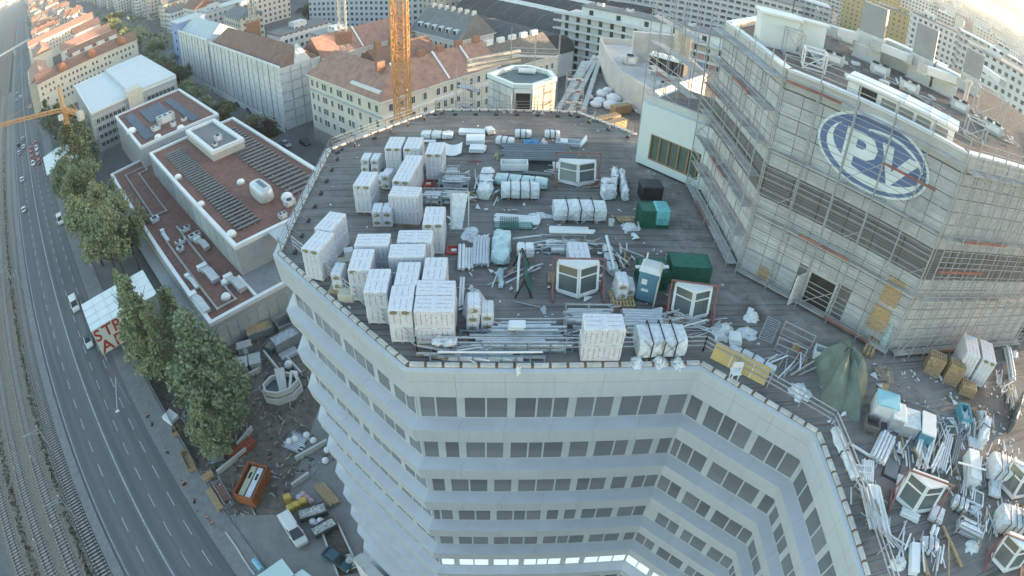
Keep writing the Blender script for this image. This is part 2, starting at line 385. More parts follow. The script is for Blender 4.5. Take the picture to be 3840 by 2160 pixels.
# parapet: metal lip, kerb of capped blocks with rusty joints, guard rail
lipb = MB()
for i in range(len(CH)-1):
    a, b_, c, e = LIP[i], LIP[i+1], LIP2[i+1], LIP2[i]
    lipb.hexa([(*e, ZR-.1), (*c, ZR-.1), (*b_, ZR-.1), (*a, ZR-.1), (*e, ZR+.03), (*c, ZR+.03), (*b_, ZR+.05), (*a, ZR+.05)])
part('parapet_lip', lipb, white, office)
cap = mat('cap_block', (.5, .49, .46), .8, var=.2, s=3, dirt=.4); rust = mat('rusty_joint', (.2, .12, .08), .9, var=.4, s=6)
KI = inset(CH, .42)
capme = {}
for i in range(len(CH)-1):
    A, B = Vector(KI[i]), Vector(KI[i+1]); L = (B-A).length; d = (B-A).normalized(); ang = math.atan2(d.y, d.x); n_ = max(1, round(L/.82)); st_ = L/n_
    if i == 0: k0 = int(n_*.62)
    else: k0 = 0
    key = round(st_, 3)
    if key not in capme:
        capme[key] = (MB().box(.07, st_-.07, -.11, .11, 0, .14).mesh('cap_block'), MB().box(-.07, .07, -.10, .10, 0, .10).mesh('cap_joint'))
    for k in range(k0, n_):
        p = A+d*(k*st_)
        inst('cap_block', capme[key][0], cap, office, (p.x-off[0], p.y-off[1], ZR+.02-off[2]), ang+rg.uniform(-.01, .01))
        inst('cap_joint', capme[key][1], rust, office, (p.x-off[0], p.y-off[1], ZR+.02-off[2]), ang)
galv = mat('galvanised_steel', (.42, .44, .46), .45, .35, var=.12, s=3, dirt=.15)
RI = inset(CH, 1.3)
for i in range(len(CH)-1):
    A, B = RI[i], RI[i+1]
    far = i >= 4
    rl = thing('guard_rail', ['galvanised guard rail along the right-hand roof edge', 'short guard rail on the slanting edge beside the ochre board', 'guard rail along the front roof edge below the insulation stacks', 'guard rail on the slanting front left roof edge', 'guard rail along the left roof edge facing the low halls', 'guard rail on the far left corner edge under the orange mast', 'guard rail along the far roof edge by the small tower', 'short guard rail on the far right roof edge'][i], 'guard rail', ((A[0]+B[0])/2, (A[1]+B[1])/2, ZR))
    if far:
        Q = inset(CH, .55); A, B = Q[i], Q[i+1]
    gm = mat('dull_rail', (.27, .27, .265), .6, .2, var=.2, s=2) if far else galv
    for z in (.45, .75, 1.05): part('rail', MB().beam((*A, ZR+z), (*B, ZR+z), .03 if far else .05, .03 if far else .05), gm, rl)
    L = math.hypot(B[0]-A[0], B[1]-A[1]); n_ = max(2, round(L/1.9))
    for k in range(n_+1):
        u = k/n_; p = (A[0]+(B[0]-A[0])*u, A[1]+(B[1]-A[1])*u)
        if far:
            d = Vector((B[0]-A[0], B[1]-A[1])).normalized(); nin = Vector((d.y, -d.x)); q = Vector(p)+nin*.9
            part('post', MB().beam((*p, ZR), (*p, ZR+1.1), .045).beam((*p, ZR+.9), (*q, ZR+.1), .035), gm, rl)
            part('counterweight', MB().ob(q, .34, .2, ZR, ZR+.16, math.atan2(d.y, d.x)), mat('black_rubber', (.05, .05, .053), .8), rl)
        else: part('post', MB().beam((*p, ZR), (*p, ZR+1.08), .055), galv, rl)
# ================================================================ scaffolded tower with the oval sign
tower = thing('scaffolded_tower', 'tall grey panelled tower with oval blue sign, wrapped in scaffolding', 'building', (28, 32, ZR))
toff = OFF[tower.name]
TC = [(22.5, 45.5), (15.5, 38.5), (15.5, 28.6), (23.2, 20.9), (37.5, 20.9), (47, 30), (47, 45.5)]
pan = mat('tower_panel', (.45, .465, .475), .75, var=.12, s=1.6, dirt=.35, rnd=.1)
part('core_wall', MB().prism(TC, ZR, ZR+12.6), mat('joint_dark', (.16, .155, .15), .9), tower)
louv = mat('louvre_grey', (.23, .225, .215), .6, var=.1); slatme = {}
ROWS = [(.05, .75), (.8, 1.55), (1.6, 2.3), (2.35, 3.05), (3.1, 3.75), (3.8, 4.45), (4.5, 5.2)] + [(7.25, 8.0), (8.05, 8.8), (8.85, 9.6), (9.65, 10.4), (10.45, 11.2), (11.25, 11.9)]
def wallrun(i, uni, door=None):
    A, B = Vector(TC[i]), Vector(TC[i+1]); L = (B-A).length; d = (B-A).normalized(); nout = Vector((-d.y, d.x)); ang = math.atan2(d.y, d.x)
    if nout.dot(Vector((31, 33))-A) > 0: nout = -nout
    n_ = round(L/1.27); w_ = L/n_
    stuff = MB()
    for r0, r1 in ROWS:
        for k in range(n_):
            u0, u1 = k*w_+.02, (k+1)*w_-.02
            if door and r1 < 2.4 and u1 > door[0] and u0 < door[1]: continue
            p, q = A+d*u0+nout*.004, A+d*u1+nout*.004; pr = rg.uniform(.045, .07)
            mb = MB().hexa([(*p, ZR+r0), (*q, ZR+r0), (*(q+nout*pr), ZR+r0), (*(p+nout*pr), ZR+r0), (*p, ZR+r1), (*q, ZR+r1), (*(q+nout*pr), ZR+r1), (*(p+nout*pr), ZR+r1)])
            if uni: part('cladding_panel', mb, pan, tower)
            else: stuff.add(mb.v, mb.f)
    if not uni: part('side_cladding', stuff, pan, tower, kind='stuff')
    # louvre band
    nb = max(1, round(L/1.75)); bw = L/nb
    for k in range(nb):
        u0, u1 = k*bw+.05, (k+1)*bw-.05; bay = MB()
        for j in range(11):
            z = ZR+5.32+j*.165; p, q = A+d*u0+nout*.02, A+d*u1+nout*.02
            bay.hexa([(*p, z+.06), (*q, z+.06), (*(q+nout*.14), z), (*(p+nout*.14), z), (*p, z+.09), (*q, z+.09), (*(q+nout*.14), z+.03), (*(p+nout*.14), z+.03)])
        part('louvre_bay', bay, louv, tower)
    return A, d, nout, L, ang
for i, u in ((0, False), (1, True), (2, True), (3, False), (4, False)):
    r_ = wallrun(i, u, (4.3, 6.6) if i == 2 else None)
    if i == 2: FA, FD, FN, FL, FANG = r_
concr = mat('parapet_concrete', (.46, .46, .45), .8, var=.1, s=.8, dirt=.25)
for i in range(5):
    A, B = Vector(TC[i]), Vector(TC[i+1]); L = (B-A).length; d = (B-A).normalized(); nout = Vector((-d.y, d.x))
    if nout.dot(Vector((31, 33))-A) > 0: nout = -nout
    n_ = max(2, round(L/2.1))
    for k in range(n_):
        p, q = A+d*(L*k/n_+.02), A+d*(L*(k+1)/n_-.02)
        part('parapet_panel', MB().hexa([(*(p+nout*.1), ZR+12.0), (*(q+nout*.1), ZR+12.0), (*(q-nout*.3), ZR+12.0), (*(p-nout*.3), ZR+12.0), (*(p+nout*.1), ZR+13.0), (*(q+nout*.1), ZR+13.0), (*(q-nout*.3), ZR+13.0), (*(p-nout*.3), ZR+13.0)]), concr, tower)
    part('parapet_cap', MB().hexa([(*(A+nout*.16), ZR+13.0), (*(B+nout*.16), ZR+13.0), (*(B-nout*.36), ZR+13.0), (*(A-nout*.36), ZR+13.0), (*(A+nout*.16), ZR+13.12), (*(B+nout*.16), ZR+13.12), (*(B-nout*.36), ZR+13.12), (*(A-nout*.36), ZR+13.12)]), mat('cap_white', (.66, .68, .68), .5, var=.06), tower)
part('tower_roof', MB().prism([(22.8, 45), (16, 38.3), (16, 28.9), (23.4, 21.4), (37, 21.4), (46.5, 30), (46.5, 45)], ZR+12.55, ZR+12.65), mat('brown_gravel', (.16, .135, .12), .95, var=.35, s=2.5, dirt=.4), tower)
# door opening, loose door leaf, boarded hatches
def fpt(u, o, z): p = FA+FD*u+FN*o; return (p.x, p.y, ZR+z)
def fbox(u0, u1, z0, z1, o0, o1):
    return MB().hexa([fpt(u0, o0, z0), fpt(u1, o0, z0), fpt(u1, o1, z0), fpt(u0, o1, z0), fpt(u0, o0, z1), fpt(u1, o0, z1), fpt(u1, o1, z1), fpt(u0, o1, z1)])
part('doorway', fbox(4.5, 6.2, .02, 2.2, .001, .03), mat('dark_opening', (.05, .045, .04), .9), tower)
part('door_frame', fbox(4.35, 4.5, .0, 2.35, 0, .12).add(fbox(6.2, 6.35, 0, 2.35, 0, .12).v, fbox(6.2, 6.35, 0, 2.35, 0, .12).f).add(fbox(4.5, 6.2, 2.2, 2.35, 0, .12).v, fbox(4.5, 6.2, 2.2, 2.35, 0, .12).f), pan, tower)
solo('door_leaf', MB().beam(fpt(4.3, .15, .05), fpt(4.0, 1.1, .05), .05, .02).hexa([fpt(4.25, .2, .02), fpt(4.3, .2, .02), fpt(3.95, 1.2, .02), fpt(3.9, 1.2, .02), fpt(4.25, .2, 2.1), fpt(4.3, .2, 2.1), fpt(3.95, 1.2, 2.1), fpt(3.9, 1.2, 2.1)]), mat('door_white', (.6, .62, .62), .5), 'pale grey door leaf standing open at the foot of the tower', 'door')
osb = mat('chipboard', (.42, .29, .15), .8, var=.3, s=9, dirt=.1)
solo('chipboard_sheet', fbox(9.05, 10.2, 2.75, 4.5, .1, .16), osb, 'chipboard sheet closing the upper opening beside the tower corner', 'board')
solo('chipboard_sheet', fbox(8.95, 10.15, .75, 2.45, .1, .16), osb, 'chipboard sheet closing the lower opening beside the tower corner', 'board')
solo('chipboard_sheet', fbox(1.2, 2.1, .1, .9, .1, .16), osb, 'small chipboard patch near the foot of the tower, left of the door', 'board')
# the oval sign
sign = thing('oval_sign', 'large oval blue and white PV sign on the scaffolded tower', 'sign', fpt(5.85, .1, 8.5))
sblue = mat('sign_blue', (.13, .19, .345), .5, var=.06, dirt=.05); swhite = mat('sign_white', (.70, .76, .78), .5, var=.05, dirt=.05)
def ell(cu, cz, a, b, tilt, o0, o1, n=56):
    mb = MB(); P0 = []
    for k in range(n):
        th = 2*math.pi*k/n; x, z = a*math.cos(th), b*math.sin(th); P0.append((cu+x*math.cos(tilt)-z*math.sin(tilt), cz+x*math.sin(tilt)+z*math.cos(tilt)))
    vs = [fpt(u, o0, z) for u, z in P0]+[fpt(u, o1, z) for u, z in P0]
    return mb.add(vs, [(k, (k+1) % n, n+(k+1) % n, n+k) for k in range(n)]+[tuple(range(n, 2*n)), tuple(range(n-1, -1, -1))])
def shape(pts, o0, o1):
    n = len(pts); vs = [fpt(u, o0, z) for u, z in pts]+[fpt(u, o1, z) for u, z in pts]
    return MB().add(vs, [(k, (k+1) % n, n+(k+1) % n, n+k) for k in range(n)]+[tuple(range(n, 2*n)), tuple(range(n-1, -1, -1))])
def onf(u, z): return (u, z)
C0, C1_ = 5.85, 10.5
part('rim', ell(C0, C1_, 3.42, 2.12, 0, .11, .20), swhite, sign)
part('disc', ell(C0, C1_, 3.25, 1.97, 0, .15, .24), sblue, sign)
# swoosh: white crescent sweeping under the letters
sw = [];
for k in range(21):
    th = R(150+k*10.6); sw.append((C0+2.95*math.cos(th)+.1, C1_+1.72*math.sin(th)))
for k in range(21):
    th = R(150+212-k*10.6); sw.append((C0+.28+2.82*math.cos(th), C1_+.30+1.52*math.sin(th)))
part('swoosh', shape(sw, .20, .27), swhite, sign)
sw = []
for k in range(15):
    th = R(18+k*7); sw.append((C0+.5+2.6*math.cos(th), C1_-.15+1.62*math.sin(th)))
for k in range(15):
    th = R(18+98-k*7); sw.append((C0+.45+2.55*math.cos(th), C1_-.2+1.52*math.sin(th)))
part('upper_swoosh', shape(sw, .20, .27), swhite, sign)
part('letter_p', shape([(4.05, 9.3), (4.75, 9.3), (4.75, 10.0), (5.5, 10.05), (5.95, 10.35), (6.02, 10.85), (5.7, 11.3), (5.1, 11.45), (4.05, 11.45)], .20, .28), swhite, sign)
part('letter_p_counter', shape([(4.75, 10.55), (5.15, 10.55), (5.32, 10.72), (5.3, 10.9), (5.1, 11.0), (4.75, 11.0)], .27, .30), sblue, sign)
part('letter_v', shape([(7.05, 9.15), (8.55, 11.25), (7.85, 11.3), (7.05, 10.1), (6.85, 11.45), (6.15, 11.45)], .20, .28), swhite, sign)
# tower scaffolds
gal2 = mat('scaffold_tube', (.38, .39, .405), .5, .3, var=.15, s=2, dirt=.2); plank = mat('scaffold_deck', (.37, .365, .36), .8, var=.25, s=1.1, dirt=.3); redb = mat('red_board', (.27, .12, .10), .8, var=.3)
def scaffold(name, label, A, B, out, z0, z1, lev=2.05, bay=2.5, o0=.25, o1=1.05, dens=1, net=False, boards=True, thin=False):
    A, B = Vector(A), Vector(B); L = (B-A).length; d = (B-A)/L; nout = Vector(out).normalized()
    c = (A+B)/2; s = thing('scaffold', label, 'scaffold', (c.x, c.y, z0))
    n_ = max(1, round(L/bay)); nl = int((z1-z0)/lev)
    for k in range(n_+1):
        for o in (o0, o1):
            p = A+d*(L*k/n_)+nout*o; part('standard', MB().beam((*p, z0), (*p, z1+(1.1 if o == o1 else .2)), .055), gal2, s)
    for l in range(nl+1):
        z = z0+.3+l*lev
        if z > z1: break
        a, b = A+nout*(o0+o1)/2, B+nout*(o0+o1)/2
        w_ = Vector((-d.y, d.x))*((o1-o0)/2-.04)
        for k in range(n_ if boards and (not thin or l % 2 == 0) else 0):
            p, q = a+d*(L*k/n_+.03), a+d*(L*(k+1)/n_-.03)
            part('deck_board', MB().hexa([(*(p-w_), z-.06), (*(q-w_), z-.06), (*(q+w_), z-.06), (*(p+w_), z-.06), (*(p-w_), z), (*(q-w_), z), (*(q+w_), z), (*(p+w_), z)]), plank, s)
        for h in ((.35, .7, 1.05, 1.4, 1.75) if thin else (.5, 1.0)):
            p, q = A+nout*o1, B+nout*o1
            part('ledger', MB().beam((*p, z+h), (*q, z+h), .035 if thin else .05), gal2, s)
        p, q = A+nout*(o1+.02), B+nout*(o1+.02)
        if rg.random() < .5:
            uu = rg.uniform(0, .6); part('toe_board', MB().beam((*(p.lerp(q, uu)), z+.08), (*(p.lerp(q, uu+.3)), z+.08), .03, .15), redb, s)
    for k in range(0, n_, 2):
        for l in range(0, nl, 2):
            p, q = A+d*(L*k/n_)+nout*(o1+.03), A+d*(L*(k+1)/n_)+nout*(o1+.03)
            part('brace', MB().beam((*p, z0+.3+l*lev), (*q, z0+.3+(l+1)*lev), .04), gal2, s)
    return s
scaffold('s', 'scaffold in front of the oval sign on the slanting tower face', TC[2], TC[3], (-1, -1), ZR, ZR+13, boards=True, lev=2.05, bay=2.1, o0=.5, o1=.95, thin=True)
scaffold('s', 'scaffold on the left face of the grey tower', TC[1], TC[2], (-1, 0), ZR, ZR+13, lev=2.05, o0=.3, o1=1.1)
scaffold('s', 'scaffold on the right face of the grey tower above the pallets', TC[3], TC[4], (0, -1), ZR, ZR+13, lev=2.0, bay=1.3, o0=.3, o1=.9, thin=True)
# ================================================================ white link block with a brown framed window
link = thing('link_block', 'smooth white cladding block with brown framed window beside the tower', 'building', (15, 43, ZR))
LA = Vector((11.2, 42.0)); LD = Vector((H2, -H2)); LN = Vector((-H2, -H2))
def lpt(u, o, z): p = LA+LD*u+LN*o; return (p.x, p.y, z)
def lbox(u0, u1, z0, z1, o0, o1):
    return MB().hexa([lpt(u0, o0, z0), lpt(u1, o0, z0), lpt(u1, o1, z0), lpt(u0, o1, z0), lpt(u0, o0, z1), lpt(u1, o0, z1), lpt(u1, o1, z1), lpt(u0, o1, z1)])
lk = lbox(0, 1.05, 49.22, 54.25, 0, -6)
for a in ((1.05, 5.45, 49.22, 49.85, 0, -6), (1.05, 5.45, 52.0, 54.25, 0, -6), (5.45, 6.6, 49.22, 54.25, 0, -6)):
    q = lbox(*a); lk.add(q.v, q.f)
mint = mat('mint_cladding', (.55, .62, .635), .4, var=.02, s=.5, dirt=.04)
part('wall', lk, mint, link); part('base', lbox(.15, 6.4, 49.0, 49.2, -.2, -5.8), mat('dark_base_gap', (.05, .05, .05), .9), link)  # near-black base box: shade of the gap under the raised block, painted in
oak = mat('brown_frame', (.24, .17, .11), .7, var=.15)
fr = lbox(1.06, 5.44, 49.86, 50.0, .02, -.3)
for u in (1.06, 1.85, 2.65, 3.5, 4.35, 5.2): q = lbox(u, u+.12, 50.0, 51.9, .02, -.25); fr.add(q.v, q.f)
q = lbox(1.06, 5.44, 51.9, 51.99, .02, -.3); fr.add(q.v, q.f); wn = part('window', fr, oak, link)
for u in (1.18, 1.97, 2.77, 3.62, 4.47): part('pane', lbox(u, u+.7, 50.0, 51.9, -.1, -.14), mat('green_glass', (.10, .135, .12), .15, spec=.6), wn)
part('roof_upstand', lbox(-.02, 6.7, 54.25, 54.75, -.5, -.75), concr, link)
part('roof_sheet', lbox(.3, 6.3, 54.26, 54.3, -.8, -5.9), MATS['roof_deck'], link)
# ================================================================ helpers for buildings in road axes
def nbox(mb, n0, n1, t0, t1, z0, z1):
    q = [NT(n0, t1), NT(n1, t1), NT(n1, t0), NT(n0, t0)]
    a = (q[1][0]-q[0][0])*(q[2][1]-q[0][1])-(q[1][1]-q[0][1])*(q[2][0]-q[0][0])
    if a < 0: q = q[::-1]
    return mb.hexa([(*p, z0) for p in q]+[(*p, z1) for p in q])
WM = {}
paneg = mat('house_glass', (.045, .05, .055), .2, var=.3, s=.4, dirt=0, spec=.5, rnd=.4)
def windows(parent, A, B, zs, cols, w_, h, fm, margin=1.2, skip=0.0, out=None):
    """real windows: a frame standing proud of the wall and a pane in it"""
    A, B = Vector(A), Vector(B); L = (B-A).length; d = (B-A)/L; nout = Vector(out).normalized(); ang = math.atan2(d.y, d.x)
    off = OFF[parent.name]; k = (round(w_, 2), round(h, 2), fm.name)
    if k not in WM:
        f = MB(); t_ = .09
        f.box(-w_/2-t_, -w_/2, -.06, .06, -t_, h+t_).box(w_/2, w_/2+t_, -.06, .06, -t_, h+t_).box(-w_/2, w_/2, -.06, .06, h, h+t_).box(-w_/2-.15, w_/2+.15, -.12, .12, -t_-.06, -t_+.04).box(-.03, .03, -.05, .05, 0, h)
        WM[k] = (f.mesh('window'), MB().box(-w_/2, w_/2, -.02, .02, 0, h).mesh('pane'))
    for z in zs:
        for c in cols if isinstance(cols, (list, tuple)) else [margin+(L-2*margin)*(i+.5)/cols for i in range(cols)]:
            if rg.random() < skip: continue
            p = A+d*c+nout*.03
            wo = inst('window', WM[k][0], fm, parent, (p.x-off[0], p.y-off[1], z-off[2]), ang)
            inst('pane', WM[k][1], paneg, wo, (0, 0, 0))
capw = mat('cap_white', (.66, .68, .68), .5, var=.06)
gwall = mat('grey_panel_wall', (.36, .375, .38), .7, var=.08, s=.7, dirt=.2); brown = mat('brown_roof', (.19, .10, .08), .9, var=.2, s=.9, dirt=.3)
def flatblock(name, label, n0, n1, t0, t1, z1, wall, roof, rim=.5, rw=.7, z0=0.0, cat='building'):
    b = thing(name, label, cat, (*NT((n0+n1)/2, (t0+t1)/2), z0))
    part('wall', nbox(MB(), n0, n1, t0, t1, z0, z1-.3), wall, b, uv=True)
    part('roof', nbox(MB(), n0+.1, n1-.1, t0+.1, t1-.1, z1-.3, z1-.25), roof, b)
    for a in ((n0-.1, n0+rw, t0-.1, t1+.1), (n1-rw, n1+.1, t0-.1, t1+.1), (n0+rw, n1-rw, t0-.1, t0+rw), (n0+rw, n1-rw, t1-rw, t1+.1)):
        part('parapet', nbox(MB(), *a, z1-.5, z1+rim*.5), capw, b)
    return b
low = flatblock('low_factory', 'low factory wing with brown roof and white rim nearest the poplars', 16.2, 40, -167, -82.5, 6.2, gwall, brown)
for k in range(9): part('wall_panel', nbox(MB(), 17.0+k*2.1, 18.9+k*2.1, -82.5, -82.42, .6, 4.6), mat('wall_panel_light', (.36, .39, .40), .6, var=.1, rnd=.12), low)
part('side_canopy', nbox(MB(), 13.6, 16.1, -166, -84, 2.4, 2.6), mat('grey_sheet', (.33, .34, .35), .6, var=.1, dirt=.25), low)
part('inner_court', nbox(MB(), 26.5, 39.5, -90.9, -83.3, 5.99, 6.02), mat('court_grey', (.22, .24, .25), .8, var=.15, dirt=.3), low)
part('court_edge', nbox(MB(), 26.0, 26.5, -91, -83.2, 5.9, 6.5), capw, low)
upper = flatblock('upper_factory', 'raised factory hall with brown roof and rows of dark collector tubes', 27.1, 53.5, -153, -91, 12.2, gwall, brown, z0=5.95)
for k in range(12): part('wall_joint_panel', nbox(MB(), 27.02, 27.1, -150+k*4.8, -145.5+k*4.8, 6.4, 11.4), mat('wall_panel_light', (.36, .39, .40)), upper)
solar = flatblock('solar_factory', 'factory block with three dark blue solar fields on its brown roof', 26.2, 51.6, -201.5, -160.5, 12.2, gwall, brown)
grey = flatblock('plant_room', 'square plant room with sunken grey roof on the factory', 38.6, 47.4, -152, -130.5, 14.2, mat('cream_wall', (.42, .42, .39), .8, var=.08), mat('grey_felt', (.2, .2, .2), .9, var=.1), rim=.8, rw=.9, z0=11.9)
hall = flatblock('white_hall', 'office slab with two broad white roofs behind the solar block', 18.5, 53, -270, -209, 15, mat('hall_wall', (.36, .37, .38), .75, var=.08), mat('white_membrane', (.50, .54, .565), .5, var=.04, s=.2, dirt=.05), rim=.25, rw=.35)
part('roof_step', nbox(MB(), 34.8, 53.1, -270, -209.1, 14.7, 15.9), MATS['white_membrane'], hall)
part('stair_core', nbox(MB(), 33.2, 39.0, -214, -207.4, 0, 17.0), mat('cream_render', (.55, .52, .45), .8, var=.06, dirt=.15), hall)
windows(hall, NT(18.5, -208.97), NT(33, -208.97), (1.6, 4.6, 7.6, 10.6), 7, 1.3, 1.4, trim, out=(H2, -H2)); windows(hall, NT(39.4, -208.97), NT(53, -208.97), (4.6, 7.6, 10.6), 7, 1.3, 1.4, trim, out=(H2, -H2))
for z in (3.4, 6.4, 9.4, 12.6): part('floor_band', nbox(MB(), 18.4, 53.1, -209, -208.85, z, z+.5), mat('band_light', (.45, .46, .46), .7), hall)
# solar fields (each panel row is a part)
pvm = mat('solar_glass', (.035, .05, .075), .18, var=.12, s=.5, dirt=.05, spec=.6)
def field(label, n0, n1, t0, t1, z, rows, m, w_=.6, tubes=False):
    f = thing('solar_array', label, 'solar array', (*NT((n0+n1)/2, (t0+t1)/2), z-.4)); o = OFF[f.name]
    st_ = (t1-t0)/rows; ang = math.pi/4
    me = (MB().box(-(n1-n0)/2, (n1-n0)/2, -w_/2, w_/2, .1, .42) if tubes else MB().add([(-(n1-n0)/2, -w_/2, .15), ((n1-n0)/2, -w_/2, .15), ((n1-n0)/2, w_/2, .35), (-(n1-n0)/2, w_/2, .35), (-(n1-n0)/2, -w_/2, .1), ((n1-n0)/2, -w_/2, .1), ((n1-n0)/2, w_/2, .3), (-(n1-n0)/2, w_/2, .3)], [(0, 1, 2, 3), (7, 6, 5, 4), (0, 4, 5, 1), (1, 5, 6, 2), (2, 6, 7, 3), (3, 7, 4, 0)])).mesh('collector_row')
    for k in range(rows):
        p = NT((n0+n1)/2, t0+st_*(k+.5)); inst('collector_row', me, m, f, (p[0]-o[0], p[1]-o[1], 0), ang)
    for nn in (n0+(n1-n0)*.25, n0+(n1-n0)*.75): part('support_rail', nbox(MB(), nn-.06, nn+.06, t0, t1, z-.38, z-.3), galv, f)
    return f
tubem = mat('collector_tube', (.13, .135, .14), .4, .2, var=.2, s=1.2)
field('long field of dark collector tubes along the middle of the raised factory roof', 30, 35, -147, -95.5, 12.35, 34, tubem, .62, True)
field('field of dark collector tubes on the raised factory roof next to the street', 43.8, 51, -146, -99, 12.35, 24, tubem, .8, True)
field('narrow solar field on the left of the solar block roof', 28.8, 32, -196, -165, 12.4, 22, pvm, 1.35)
field('broad solar field in the middle of the solar block roof', 34.1, 42, -195, -178, 12.4, 12, pvm, 1.38)
field('narrow solar field on the right of the solar block roof', 43.8, 46.5, -194.5, -164, 12.4, 22, pvm, 1.35)
# roof plant on the factory
duct = mat('duct_metal', (.48, .50, .51), .45, .25, var=.1, dirt=.15); domew = mat('dome_white', (.75, .76, .75), .4, var=.04, dirt=.08)
def dome(label, p, z, r, m=None):
    d_ = thing('skylight_dome', label, 'skylight', (p[0], p[1], z))
    part('kerb', MB().lathe(p, [(r*1.1, z), (r*1.1, z+.3), (r, z+.32)], 12), duct, d_)
    part('dome', MB().lathe(p, [(r, z+.3), (r*.92, z+.3+r*.35), (r*.7, z+.3+r*.6), (r*.35, z+.3+r*.76), (.02, z+.3+r*.8)], 12), m or domew, d_, smooth=True)
for i, (p, z, r, l) in enumerate([((-46.28, 77.03), 5.95, .95, 'white dome skylight at the front end of the low factory roof'), ((-47.97, 81.23), 5.95, .85, 'white dome skylight beside the curved duct on the low factory roof'), ((-71.81, 112.41), 11.95, .9, 'white dome skylight on the far part of the raised roof rim'), ((-59.40, 99.29), 11.95, .9, 'white dome skylight midway along the raised roof rim'), ((-47.61, 87.84), 11.95, 1.0, 'white dome skylight at the front corner of the raised roof'), ((-106.19, 144.76), 11.95, 1.7, 'large white dome on the left of the solar block roof'), ((-91.94, 137.88), 11.95, 1.1, 'white dome at the near edge of the solar block roof'), ((-86.31, 142.46), 11.95, 1.2, 'flat white dome near the right rim of the solar block roof'), ((-40.01, 100.76), 11.95, 1.2, 'white dome by the roof rim behind the insulation yard'), ((-53.10, 107.96), 11.95, .9, 'white dome in front of the oval tank on the raised roof')]): dome(l, p, z, r)
def unit(label, p, L, W, h, z, a=math.pi/4, fans=1, m=None):
    """rooftop air unit: casing, base rails, round fan grilles"""
    u = thing('air_unit', label, 'air unit', (p[0], p[1], z), a)
    part('base', MB().box(-L/2+.05, L/2-.05, -W/2+.05, -W/2+.2, 0, .15).box(-L/2+.05, L/2-.05, W/2-.2, W/2-.05, 0, .15), galv, u, local=True)
    part('casing', MB().box(-L/2, L/2, -W/2, W/2, .15, h), m or duct, u, local=True)
    for k in range(fans):
        x = (k+.5)/fans*L-L/2; part('fan', MB().lathe((x, 0), [(min(W, L/fans)*.36, h), (min(W, L/fans)*.36, h+.1), (min(W, L/fans)*.3, h+.1), (min(W, L/fans)*.3, h+.02)], 10), mat('fan_dark', (.06, .06, .065), .6), u, local=True)
    part('access_panel', MB().box(-L*.3, L*.3, -W/2-.02, -W/2, .25, h-.1), capw, u, local=True)
    return u
for a in [('grey air unit beside the pipe loop on the low factory roof', (-60.99, 95.91), 2.6, 1.6, 1.3, 5.95, 2), ('pair of small black coolers on the low factory roof', (-64.02, 94.31), 2.4, 1.1, .9, 5.95, 2), ('small grey cooler next to the black ones', (-62.87, 91.83), 1.6, 1.3, .9, 5.95, 1), ('square vent box near the far end of the low factory roof', (-75.87, 103.70), 2.2, 1.8, 1.0, 5.95, 1), ('white vent box left of the upper pipe run on the low roof', (-65.00, 99.06), 2.5, 1.3, 1.0, 5.95, 2), ('large white cooling unit among the solar fields', (-95.62, 149.90), 5.5, 3.2, 2.2, 11.95, 3), ('grey vent cluster left of the white cooling unit', (-96.06, 143.94), 2.8, 2.2, 1.2, 11.95, 2), ('small vent right of the white cooling unit', (-90.23, 145.06), 1.6, 1.4, 1.4, 11.95, 1), ('small vent box by the right rim of the solar block', (-88.17, 148.46), 1.8, 1.2, .9, 11.95, 1), ('white vent group in the sunken grey roof', (-66.69, 127.39), 1.8, 1.6, 1.4, 13.95, 1), ('small white vent in the corner of the sunken roof', (-66.02, 123.80), 1.2, 1.2, .8, 13.95, 1), ('pale box unit at the street end of the raised roof', (-38.61, 98.15), 2.2, 1.6, 1.2, 11.95, 1), ('white twin vent at the front edge of the raised roof', (-38.57, 93.35), 1.6, 1.2, 1.1, 11.95, 2)]:
    unit(a[0], a[1], a[2], a[3], a[4], a[5], fans=a[6])
# silver oval tank
p = (-45.66, 101.47); tk = thing('oval_tank', 'large silver oval tank with dark slot on the raised factory roof', 'tank', (*p, 11.95)); mb = MB(); n_ = 24
rings = []
for z, s_ in ((0, .86), (.6, 1.0), (2.0, 1.0), (2.7, .93), (3.0, .8)):
    rings.append([(p[0]+(3.6*s_*math.copysign(abs(math.cos(q))**.6, math.cos(q)))*H2+1.7*s_*math.copysign(abs(math.sin(q))**.6, math.sin(q))*H2, p[1]-(3.6*s_*math.copysign(abs(math.cos(q))**.6, math.cos(q)))*H2+1.7*s_*math.copysign(abs(math.sin(q))**.6, math.sin(q))*H2, 11.95+z) for q in [2*math.pi*k/n_ for k in range(n_)]])
vs = [v for r_ in rings for v in r_]; mb.add(vs, [(j*n_+i, j*n_+(i+1) % n_, (j+1)*n_+(i+1) % n_, (j+1)*n_+i) for j in range(4) for i in range(n_)]+[tuple(range(4*n_, 5*n_))])
part('shell', mb, mat('tank_silver', (.52, .55, .57), .35, .2, var=.06), tk, smooth=True); part('slot', MB().ob((p[0]+.2, p[1]+.2), 4.0, .9, 14.95, 15.02, A45), mat('slot_dark', (.12, .16, .19), .5), tk)
